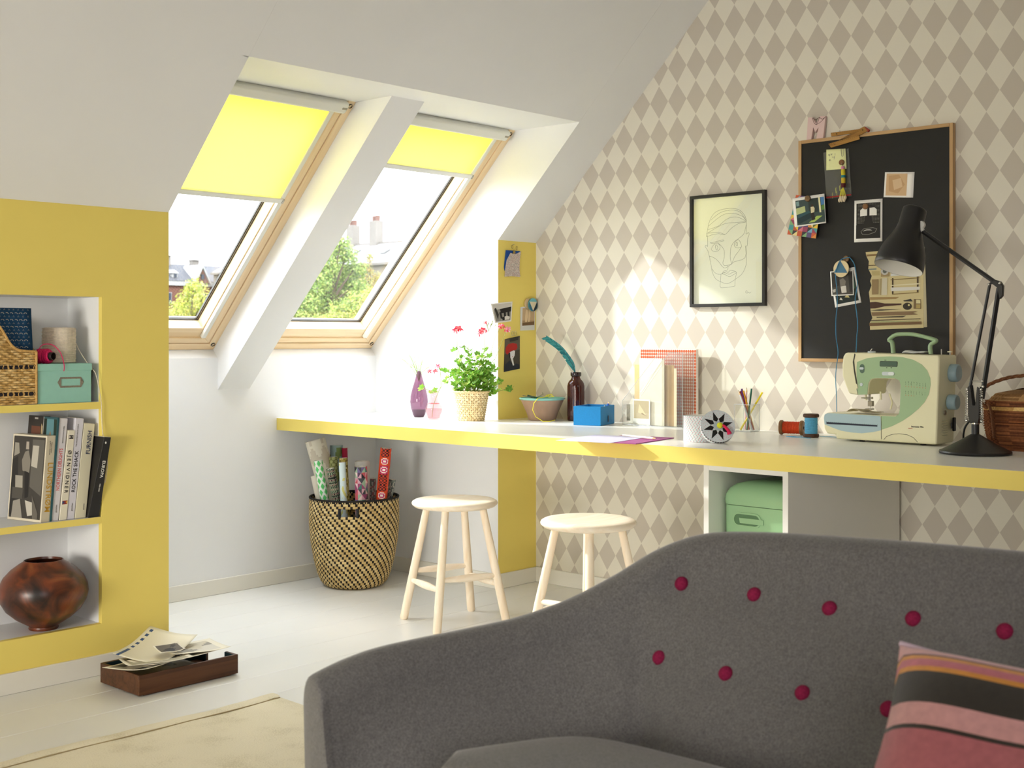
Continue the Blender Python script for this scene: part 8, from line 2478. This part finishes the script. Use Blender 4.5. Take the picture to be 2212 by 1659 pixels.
text('lettering', 'LUNDSTRØM', 'ink_gold', lt_, frame_M(c3 + sn * (.0008 if sn.y < 0 else -.0008), -along, acr if sn.y < 0 else acr), .0275, sx=.96)
c3 = SP[0].lerp(SP[3], .86).lerp(SP[1].lerp(SP[2], .86), .5)
text('lettering', 'Preben Wilmann\nog Marianne Barbusse', 'ink_grey', lt_, frame_M(c3 + sn * (.0008 if sn.y < 0 else -.0008), -along, acr), .0058, sx=.85)
# thin picture book between them; its cover photographs show above the painter book
t = thing('book', 'thin picture book with teal garden and dark interior photographs behind the painter book', 'book', (1.945, 3.86, Z2), bgrp)
V = [Vector((1.9545, 3.775, .8435)), Vector((1.9280, 3.775, Z2 + .001)), Vector((1.9280, 3.968, Z2 + .001)), Vector((1.9545, 3.968, .8435))]
MB().prism(V, (.005, 0, 0)).build('cover', mat('cover_teal', (44, 86, 92), .4), t)
fp = lambda u, v, k: V[0].lerp(V[3], u).lerp(V[1].lerp(V[2], u), v) + Vector((-.0005 - .0001 * k, 0, 0))
mb = MB()
for k, (c5, pts) in enumerate([((96, 140, 146), [(.02, .02), (.45, .02), (.45, .3), (.02, .3)]), ((40, 56, 44), [(.02, .02), (.12, .02), (.1, .25), (.02, .35)]), ((30, 42, 30), [(.36, .02), (.46, .02), (.46, .5), (.34, .4)]), ((150, 126, 96), [(.16, .2), (.22, .13), (.3, .22), (.3, .28), (.16, .28)]), ((36, 50, 34), [(.02, .29), (.46, .29), (.46, .97), (.02, .97)]),
                               ((206, 202, 192), [(.46, .0), (.475, .0), (.475, 1), (.46, 1)]), ((52, 46, 40), [(.475, .0), (1, .0), (1, 1), (.475, 1)]), ((110, 66, 46), [(.56, .10), (.88, .10), (.88, .9), (.56, .9)]), ((196, 176, 130), [(.49, .1), (.535, .07), (.535, .7), (.49, .7)]), ((46, 40, 36), [(.68, .18), (.74, .18), (.74, .28), (.68, .28)]), ((190, 186, 176), [(.66, .015), (.78, .015), (.78, .032), (.66, .032)])]):
    mb.poly([fp(u, v, k) for u, v in pts], col=c5)
mb.build('cover_photograph', 'print', t, recalc=False)

# ------------------------------------------------------------------ round burnished vase on the bottom shelf
vs_ = thing('round_vase', 'squat round burnished brown pottery vase on the bottom shelf', 'vase', (1.936, 3.834, Z3))
m, t, b = nodes_of('burnished_clay')
MATS['burnished_clay'] = m
L = t.links
tcn = t.nodes.new('ShaderNodeTexCoord')
n1 = t.nodes.new('ShaderNodeTexNoise'); n1.inputs['Scale'].default_value = 9; n1.inputs['Detail'].default_value = 7; n1.inputs['Distortion'].default_value = 1.2
L.new(tcn.outputs['Object'], n1.inputs['Vector'])
cr = t.nodes.new('ShaderNodeValToRGB')
e = cr.color_ramp.elements
e[0].position = .34; e[0].color = lin(30, 20, 16)
e[1].position = .72; e[1].color = lin(140, 86, 44)
e2_ = cr.color_ramp.elements.new(.48); e2_.color = lin(84, 44, 26)
e3_ = cr.color_ramp.elements.new(.58); e3_.color = lin(118, 58, 30)
L.new(n1.outputs['Fac'], cr.inputs['Fac']); L.new(cr.outputs['Color'], b.inputs['Base Color'])
b.inputs['Roughness'].default_value = .34; b.inputs['Specular IOR Level'].default_value = .45
vprof = [(.044, 0), (.046, .004), (.044, .010), (.052, .016), (.085, .036), (.115, .063), (.132, .092), (.1375, .116), (.135, .140), (.123, .166), (.101, .190), (.075, .209), (.062, .2165), (.060, .2205), (.057, .2205), (.056, .214), (.090, .19), (.12, .14), (.10, .06), (.0001, .03)]
MB().lathe(vprof, 64, M=Matrix.Translation((1.936, 3.834, Z3 + .0006))).build('body', 'burnished_clay', vs_, smooth=60)
MB().lathe([(.0001, .195), (.075, .194), (.10, .17), (.05, .06), (.0001, .06)], 40, M=Matrix.Translation((1.936, 3.834, Z3)), closed_bottom=False).build('inner_shadow', mat('clay_dark', (36, 24, 18), .7), vs_, smooth=60) if False else None
# ------------------------------------------------------------------ tall coiled basket with rolls of paper
kx, ky = 3.622, 4.300
cb = thing('coiled_basket', 'tall black and straw coiled basket full of paper rolls under the desk', 'basket', (kx, ky, 0))
HB = .392
ROWS, COLS = 36, 240
RP = [(0, .118), (.02, .131), (.06, .146), (.15, .160), (.3, .176), (.5, .190), (.7, .197), (.88, .197), (1, .195)]


def rad(v):
    for (a, ra), (b2, rb_) in zip(RP, RP[1:]):
        if v <= b2:
            return ra + (rb_ - ra) * (v - a) / (b2 - a)
    return RP[-1][1]


facing = math.atan2(-.6784, -.7347)     # towards the room
SUB = 3
vs, fs, cs = [], [], []
for j in range(ROWS * SUB + 1):
    v = j / (ROWS * SUB)
    bul = .0034 * abs(sin(pi * j / SUB)) if j % SUB else 0.0
    r = rad(v) + bul
    for i in range(COLS):
        a = 2 * pi * i / COLS
        vs.append((kx + r * cos(a), ky + r * sin(a), .001 + HB * v))


def slot(i, row):
    a = (2 * pi * (i + .5) / COLS - facing + pi) % (2 * pi) - pi
    return abs(a) < .185 and ROWS - 6 <= row < ROWS - 3


for j in range(ROWS * SUB):
    row = j // SUB
    for i in range(COLS):
        if slot(i, row):
            continue
        k2 = (i + 1) % COLS
        fs.append((j * COLS + i, j * COLS + k2, (j + 1) * COLS + k2, (j + 1) * COLS + i))
        blk = (i + row * 2) % 6 < 2
        if blk or row == ROWS - 1 and i % 2 == 0:
            cs.append((34, 30, 28))
        else:
            r3 = random.Random(row * 131 + (i + row * 2) // 6)
            cs.append(r3.choice([(204, 178, 122), (192, 164, 108), (214, 190, 136)]))
cb_mesh = MB().add(vs, fs, cs).build('coil_wall', 'fibre', cb, smooth=60, recalc=False)
MB().lathe([(.0001, .002), (.118, .002), (.150, .07), (.182, .27), (.190, .375), (.195, .393)], 60, M=Matrix.Translation((kx, ky, 0)), closed_bottom=False)
MB().poly([(kx + .118 * cos(2 * pi * k / 40), ky + .118 * sin(2 * pi * k / 40), .0015) for k in range(40)]).build('base', mat('basket_dark', (70, 58, 42), .8), cb)
MB().tube([(kx + .1955 * cos(2 * pi * k / 84), ky + .1955 * sin(2 * pi * k / 84), .001 + HB) for k in range(84)], .0048, 8, closed=True, col=(40, 36, 32)).build('rim', 'fibre', cb, smooth=60)
for s in (-1, 1):     # bound ends of the grip slot
    a = facing + s * .195
    zc = .001 + HB * (ROWS - 4.5) / ROWS
    MB().tube([(kx + .2015 * cos(a), ky + .2015 * sin(a), zc - .020), (kx + .203 * cos(a), ky + .203 * sin(a), zc), (kx + .2015 * cos(a), ky + .2015 * sin(a), zc + .020)], [.006, .0065, .006], 10).build('grip_binding', mat('binding_black', (30, 28, 28), .6), cb, smooth=50)

# rolls: lateral offset of top, top height, lateral offset at the rim, depth, radius, pattern
rnd = random.Random(19)


ROLLS = []


def roll(*a, **k):
    ROLLS.append((a, k))


def make_roll(bot, top, label, lt, zt_, lr, dep, r, colf, nu=28, nv=40, tri=False, inner=(226, 222, 210)):
    t = thing('paper_roll', label, 'paper roll', tuple(bot), 'rolls of patterned paper in the coiled basket')
    ax_ = (top - bot)
    a, b2 = frames_along(bot, ax_)
    f = lambda u, v: bot + ax_ * v + a * (r * cos(2 * pi * u)) + b2 * (r * sin(2 * pi * u))
    MB().grid(f, nu, nv, colf, wrap=True, tri=tri).build('paper', 'print', t, smooth=60, recalc=False)
    # inner turns seen at the open end
    pts = []
    axn = ax_.normalized()
    for k in range(60):
        an = k * .33
        rr = r * (.97 - .5 * k / 60)
        pts.append((an, rr))
    vs2, fs2 = [], []
    for (an, rr) in pts:
        p = top + a * (rr * cos(an)) + b2 * (rr * sin(an))
        vs2 += [p, p - axn * .09]
    for k in range(len(pts) - 1):
        fs2.append((2 * k, 2 * k + 1, 2 * k + 3, 2 * k + 2))
    MB().add(vs2, fs2, [inner] * len(fs2)).build('inner_turns', 'print', t, smooth=60, recalc=False)
    MB().poly([bot + ax_ * .45 + a * (r * .96 * cos(q)) + b2 * (r * .96 * sin(q)) for q in [k * pi / 10 for k in range(20)]], col=(90, 84, 76)).build('plug', 'print', t)
    return t


def lozenge(u, v, t_):
    x, y = u * 5, v * 5.2
    dx, dy = abs((x % 1) - .5) * 2, abs((y % 1) - .5) * 2
    return (206, 196, 176) if dx + dy < 1 else (228, 222, 204)


def sprig(bg2, fg, nx, ny, s_=.3):
    def f(u, v, t_):
        x, y = u * nx + .5 * (int(v * ny) % 2), v * ny
        dx, dy = (x % 1) - .5, (y % 1) - .5
        return fg if dx * dx + dy * dy * .6 < s_ * s_ and not (abs(dx) < .06 and dy > 0) else bg2
    return f


def lattice(u, v, t_):
    x, y = u * 14 % 1, v * 26 % 1
    if abs(x - .5) < .16 and abs(y - .5) < .16:
        return (190, 130, 130)
    return (186, 206, 168) if (abs(x - .5) + abs(y - .5)) % .5 < .16 else (26, 28, 26)


PAL = [(60, 120, 110), (150, 70, 110), (226, 200, 196), (46, 42, 50), (200, 90, 100), (110, 96, 140), (150, 176, 150), (90, 60, 90), (206, 160, 170), (70, 70, 76)]


def geot(i, j, t_):
    return PAL[random.Random(i * 71 + j * 13 + t_ * 7).randrange(len(PAL))]


def retro(u, v, t_):
    x, y = (u * 4) % 1, v * 16
    cell = int(y) % 4
    fy = y % 1
    lane = int(u * 4) % 4
    d = ((x - .5) ** 2 + ((fy - .5) * 1.0) ** 2) ** .5
    if lane % 2 == 0:
        if cell in (0, 3):
            return (60, 24, 20) if (int(x * 5) + int(fy * 6)) % 2 else (196, 62, 36)
        if d < .16:
            return (250, 236, 226)
        if d < .30:
            return (206, 40, 110)
        if d < .42:
            return (246, 226, 214)
        return (190, 40, 96) if cell == 1 else (222, 78, 40)
    if d < .18 and cell % 2:
        return (250, 210, 190)
    return (224, 74, 36)


def swirl(u, v, t_):
    w_ = sin(u * 12.6 + 3 * sin(v * 22)) * cos(v * 30 + 2 * sin(u * 6.3))
    return (214, 212, 130) if w_ > .55 else (214, 230, 230)


def leafy(bg2, fg):
    def f(u, v, t_):
        w_ = sin(u * 19 + 4 * sin(v * 15)) + cos(v * 37 + 5 * u)
        return fg if w_ > .75 else bg2
    return f


def mottle(bg2, cols):
    def f(u, v, t_):
        r3 = random.Random(int(u * 28) * 331 + int(v * 60) * 17)
        return r3.choice([bg2] + cols)
    return f


roll('thick roll of cream lozenge wallpaper leaning left in the basket', -.180, .641, -.128, .02, .045, lozenge, 40, 60)
roll('smaller plain cream roll at the left rim of the basket', -.165, .490, -.140, -.02, .024, lambda u, v, t_: (222, 214, 196))
roll('white roll with bright green leaf prints in the basket', -.146, .562, -.108, -.100, .019, sprig((232, 238, 226), (96, 200, 110), 5, 22, .32), 40, 110)
roll('wide dusty blue roll with green leaves at the back of the basket', -.092, .612, -.085, .09, .029, leafy((152, 176, 176), (118, 138, 80)), 36, 60)
roll('short olive patterned roll behind the black lattice roll', -.096, .566, -.082, .02, .019, sprig((120, 124, 70), (176, 180, 120), 5, 40, .34), 40, 120)
roll('roll with black and pale green lattice print in the basket', -.090, .528, -.062, -.115, .0185, lattice, 84, 156)
roll('slim crimson roll standing up at the back of the basket', -.052, .602, -.046, .07, .0125, lambda u, v, t_: (170, 28, 64) if v > .9 else (214, 190, 170))
roll('mustard speckled roll between the blue and pale rolls', -.045, .566, -.030, -.03, .0185, mottle((176, 158, 70), [(214, 200, 130), (120, 96, 40)]), 28, 70)
roll('pale blue roll with yellow scrolls at the front of the basket', -.037, .556, -.030, -.125, .0145, swirl, 44, 90)
roll('grey tracing paper roll behind the triangle roll', .040, .552, .036, -.03, .033, lambda u, v, t_: (196, 194, 188))
roll('roll covered in purple, green and pink triangles at the front', .042, .537, .038, -.110, .0285, geot, 10, 22, True)
roll('faded grey floral roll behind the red roll', .078, .470, .076, .02, .018, mottle((122, 124, 112), [(90, 96, 92), (170, 160, 150), (150, 90, 90)]), 28, 70)
roll('tall orange red retro print roll leaning right in the basket', .147, .612, .118, -.055, .0245, retro, 48, 128)
roll('grey green floral roll at the right rim of the basket', .170, .468, .158, -.005, .0155, mottle((104, 112, 104), [(74, 84, 84), (160, 160, 148)]), 28, 70)

# settle the rolls so that they stand side by side in the basket
RB, RTOP = [], []
for a, k in ROLLS:
    _, lt, zt_, lr, dep, r = a[:6]
    sl = (lt - lr) / (zt_ - .392)
    RB.append([max(-.08, min(.08, lr - sl * .38)), max(-.08, min(.08, dep * .8)), r])
    RTOP.append([lt, dep, r])
for it in range(400):
    for i in range(len(RB)):
        for j in range(i):
            for S_, free in ((RB, True), (RTOP, False)):
                dx, dy = S_[i][0] - S_[j][0], S_[i][1] - S_[j][1]
                need = S_[i][2] + S_[j][2] + .0015
                d = sqrt(dx * dx + dy * dy) + 1e-6
                if d < need:
                    if free:
                        q = (need - d) / d * .25
                        S_[i][0] += dx * q; S_[i][1] += dy * q; S_[j][0] -= dx * q; S_[j][1] -= dy * q
                    else:
                        q = (sqrt(max(0, need * need - dx * dx)) - abs(dy)) * .25 * (1 if dy >= 0 else -1)
                        S_[i][1] += q; S_[j][1] -= q
    for q in RB:
        d = sqrt(q[0] ** 2 + q[1] ** 2)
        lim = .128 - q[2]
        if d > lim:
            q[0] *= lim / d; q[1] *= lim / d
    for q in RTOP:
        q[1] = max(-.155, min(.155, q[1]))
for (a, k), b0_, t0_ in zip(ROLLS, RB, RTOP):
    make_roll(Vector((kx, ky, .012)) + RT * b0_[0] + FW * b0_[1], Vector((kx, ky, a[2])) + RT * t0_[0] + FW * t0_[1], *a, **k)
# ------------------------------------------------------------------ the view through the roof windows
mat('slate', (52, 53, 56), .7, .2, var=.12, vscale=1.2)
mat('brick_far', (80, 56, 48), .9, .1, var=.12, vscale=3)
mat('render_far', (100, 95, 86), .9, .1, var=.05, vscale=1)
mat('white_trim', (112, 112, 110), .7)
mat('stone_far', (84, 80, 74), .8, var=.1, vscale=2)
mat('glass_far', (43, 49, 57), .2)
mat('lead_roof', (96, 96, 95), .6, .3, var=.06, vscale=.8)
mat('lawn', (69, 80, 48), .9, .1, var=.2, vscale=.3)
mat('bark', (57, 49, 38), .9, .1, var=.2, vscale=8)
o = MB().box(-300, 500, 7, 600, -12.2, -12).build('ground', 'lawn')
o['kind'] = 'structure'

b1 = thing('apartment_building', 'long brick building with slate roof, white gable and chimneys far left', 'building', (128, 205, -12))
MB().box(70, 175, 202, 216, -12, 11.5).build('wall', 'brick_far', b1)
MB().box(69.5, 175.5, 201.6, 202, 10.7, 11.6).build('cornice', 'white_trim', b1)
MB().prism([(69.5, 201.5, 11.6), (69.5, 216.5, 11.6), (69.5, 209, 15.1)], (106, 0, 0)).build('roof', 'slate', b1)
for (x, z0, z1, w_) in ((130.0, 14.0, 16.5, .42), (135.9, 14.2, 15.9, .7), (108, 14, 16.2, .6), (152, 14, 16.2, .6), (127.2, 14.6, 15.6, .12)):
    c6 = MB().box(x - w_, x + w_, 208.2, 209.6, z0, z1).build('chimney', 'stone_far', b1)
    MB().box(x - w_ - .12, x + w_ + .12, 208.0, 209.8, z1, z1 + .2).build('chimney_cap', 'stone_far', c6)
MB().prism([(131.15, 201.3, 11.3), (134.35, 201.3, 11.3), (132.75, 201.3, 14.3)], (0, 6, 0)).build('gable', 'brick_far', b1)
for (xa, za, xb2, zb) in ((130.85, 11.2, 132.75, 14.75), (134.65, 11.2, 132.75, 14.75)):
    MB().prism([(xa, 201.0, za), (xb2, 201.0, zb), (xb2, 201.0, zb - .62), (xa + (.35 if xa < 132 else -.35), 201.0, za)], (0, 6.4, 0)).build('gable_trim', 'white_trim', b1)
MB().box(132.45, 133.05, 201.1, 201.4, 12.0, 12.9).build('gable_window', 'glass_far', b1)
for x in (127.9, 141.0, 121.0):
    d_ = MB().box(x - .5, x + .5, 202.8, 205, 12.0, 13.0).build('dormer', 'white_trim', b1)
    MB().prism([(x - .75, 202.6, 13.0), (x + .75, 202.6, 13.0), (x + .3, 203.4, 13.7), (x - .3, 203.4, 13.7)], (0, 2.4, 0)).build('dormer_roof', 'lead_roof', d_)
    MB().box(x - .28, x + .28, 202.7, 202.85, 12.25, 12.85).build('dormer_window', 'glass_far', d_)
for k in range(14):
    x = 102 + k * 4
    wv_ = MB().box(x - .6, x + .6, 201.85, 202.02, 7.2, 9.4).build('window', 'white_trim', b1)
    MB().box(x - .48, x + .48, 201.8, 201.9, 7.3, 9.3).build('pane', 'glass_far', wv_)

b2_ = thing('apartment_building', 'pale rendered building with light grey roof behind the tall tree', 'building', (134, 155, -12))
MB().box(133, 147, 98, 198, -12, 13.0).build('wall', 'render_far', b2_)
MB().prism([(132.4, 98, 13.0), (147.6, 98, 13.0), (140, 98, 17.0)], (0, 100, 0)).build('roof', 'lead_roof', b2_)
MB().box(132.2, 132.7, 98, 198, 12.7, 13.1).build('gutter', 'stone_far', b2_)
MB().box(139.8, 140.2, 98, 198, 16.9, 17.2).build('ridge', 'stone_far', b2_)
for (y, h_) in ((166.5, 20.4), (160.5, 20.8), (130, 19), (190, 19)):
    c6 = MB().box(139.2, 140.8, y - .9, y + .9, 15.5, h_).build('chimney', 'stone_far', b2_)
    for dy in (-.45, .45):
        MB().box(139.7, 140.3, y + dy - .25, y + dy + .25, h_, h_ + .9).build('chimney_pot', 'brick_far', c6)
for (y, q) in ((147.5, .52), (154, .42), (140, .5), (162, .5)):
    x = 132.4 + 7.6 * q
    z = 13 + 4 * q
    sk = MB().prism([(x, y - .55, z + .12), (x, y + .55, z + .12), (x + 1.3, y + .55, z + .12 + .68), (x + 1.3, y - .55, z + .12 + .68)], (0, 0, .1)).build('roof_window', 'gasket', b2_)
for k in range(16):
    y = 112 + k * 5.2
    wv_ = MB().box(132.85, 133.02, y - .65, y + .65, 8.4, 10.8).build('window', 'white_trim', b2_)
    MB().box(132.8, 132.9, y - .52, y + .52, 8.5, 10.7).build('pane', 'glass_far', wv_)
    wv_ = MB().box(132.85, 133.02, y - .65, y + .65, 4.4, 6.8).build('window', 'white_trim', b2_)
    MB().box(132.8, 132.9, y - .52, y + .52, 4.5, 6.7).build('pane', 'glass_far', wv_)


def tree(label, base, blobs, leaf, n, cols, seed, trunk_r=.35):
    """blobs: (x, y, z, radius); leaves scattered on and in them"""
    r3 = random.Random(seed)
    t = thing('tree', label, 'tree', base, 'trees outside the roof windows')
    vs, fs, cs = [], [], []
    tot = sum(b_[3] ** 2 for b_ in blobs)
    for (bx3, by3, bz3, br) in blobs:
        for _ in range(int(n * br * br / tot)):
            d = Vector((r3.gauss(0, 1), r3.gauss(0, 1), r3.gauss(0, 1))).normalized()
            rr = br * (r3.random() ** .38) * (1 + .22 * sin(d.x * 5 + seed) * sin(d.z * 6))
            p = Vector((bx3, by3, bz3)) + d * rr
            nrm = (d + Vector((r3.uniform(-.8, .8), r3.uniform(-.8, .8), r3.uniform(-.2, 1)))).normalized()
            a, b4 = frames_along(p, nrm)
            s_ = leaf * r3.uniform(.6, 1.3)
            th3 = r3.uniform(0, 3.1)
            e1_, e2_ = a * cos(th3) + b4 * sin(th3), b4 * cos(th3) - a * sin(th3)
            o3 = len(vs)
            vs += [p - e1_ * s_, p - e2_ * s_ * .5 + nrm * s_ * .12, p + e1_ * s_, p + e2_ * s_ * .5 + nrm * s_ * .12]
            fs.append((o3, o3 + 1, o3 + 2, o3 + 3))
            cs.append(r3.choice(cols))
    cr_o = MB().add(vs, fs, cs).build('crown', 'leaf_fresh', t, recalc=False)
    cr_o['kind'] = 'stuff'
    b0 = Vector(base)
    cz = sum(b_[2] for b_ in blobs) / len(blobs)
    cx3, cy3 = sum(b_[0] for b_ in blobs) / len(blobs), sum(b_[1] for b_ in blobs) / len(blobs)
    mid = Vector((cx3, cy3, cz - 1.0))
    MB().tube([b0, b0.lerp(mid, .5) + Vector((.2, .1, 0)), mid], [trunk_r, trunk_r * .8, trunk_r * .5], 10).build('trunk', 'bark', t, smooth=60)
    for (bx3, by3, bz3, br) in blobs[:9]:
        MB().tube([mid, mid.lerp(Vector((bx3, by3, bz3)), .5) + Vector((0, 0, .15)), Vector((bx3, by3, bz3 + br * .4))], [trunk_r * .28, trunk_r * .16, trunk_r * .05], 6).build('branch', 'bark', t, smooth=60)
    return t


H0, F0 = 729.4, 2707.8


def view(px, py, Y, dx=0):
    """where a feature of the view stands on the plane y = Y (surveyed from the room)"""
    k_ = (px - 1106) / F0
    d_ = Y / (.6784 - k_ * .7347)
    return Vector((d_ * (.7347 + k_ * .6784), Y, 1.0985 + (H0 - py) / F0 * d_)), d_ / F0


GOLD = [(132, 142, 54), (147, 153, 71), (113, 128, 46), (154, 154, 90), (98, 114, 41), (158, 147, 63)]
GREEN = [(101, 123, 53), (117, 139, 65), (84, 107, 42), (134, 148, 80), (69, 91, 39), (126, 134, 67)]
RUST = [(128, 120, 63), (142, 128, 71), (113, 113, 57), (132, 108, 63), (104, 113, 52), (90, 90, 45)]


def blobs_at(Y, lst):
    out = []
    for (px, py, pr_, dy) in lst:
        p, s_ = view(px, py, Y + dy)
        out.append((p.x, p.y, p.z, pr_ * s_))
    return out


bl1 = blobs_at(62, [(420, 622, 24, 0), (405, 648, 26, 1), (438, 650, 26, -1), (385, 672, 28, 0), (418, 678, 36, 1.5), (452, 672, 22, 0), (372, 700, 34, 1), (408, 712, 40, 0), (446, 708, 34, -1), (350, 740, 50, 0), (400, 760, 60, 1), (450, 755, 50, 0), (330, 700, 40, 0)])
tree('golden green tree in front of the brick building', (bl1[0][0], 62, -12), bl1, .085, 15000, GOLD, 3)
bl2 = blobs_at(46, [(738, 522, 20, 0), (722, 545, 26, .5), (752, 552, 24, 0), (705, 575, 30, 0), (742, 590, 36, .8), (772, 580, 22, 0), (690, 612, 34, 0), (730, 628, 40, 1), (772, 622, 30, 0), (660, 650, 40, 0), (700, 665, 44, .5), (640, 690, 50, 0), (600, 700, 60, 0), (690, 730, 60, .5)])
tree('tall bright green tree in the middle of the nearer window', (bl2[0][0], 46, -12), bl2, .075, 19000, GREEN, 5)
bl3 = blobs_at(40, [(770, 660, 34, 0), (800, 640, 22, .5), (742, 690, 40, 0), (795, 690, 36, .4), (700, 715, 40, 0), (830, 700, 24, .4), (760, 735, 60, 0), (820, 745, 50, 0), (660, 740, 50, 0)])
tree('lower yellow green tree at the sill of the nearer window', (bl3[0][0], 40, -12), bl3, .062, 15000, GOLD + GREEN, 8)
bl4 = blobs_at(52, [(798, 556, 12, 0), (790, 582, 18, 0), (812, 600, 16, .4), (788, 612, 22, 0), (818, 628, 16, 0), (805, 660, 26, 0)])
tree('thin rust tinged tree top at the right of the nearer window', (bl4[0][0], 52, -12), bl4, .06, 2600, RUST, 12, .2)
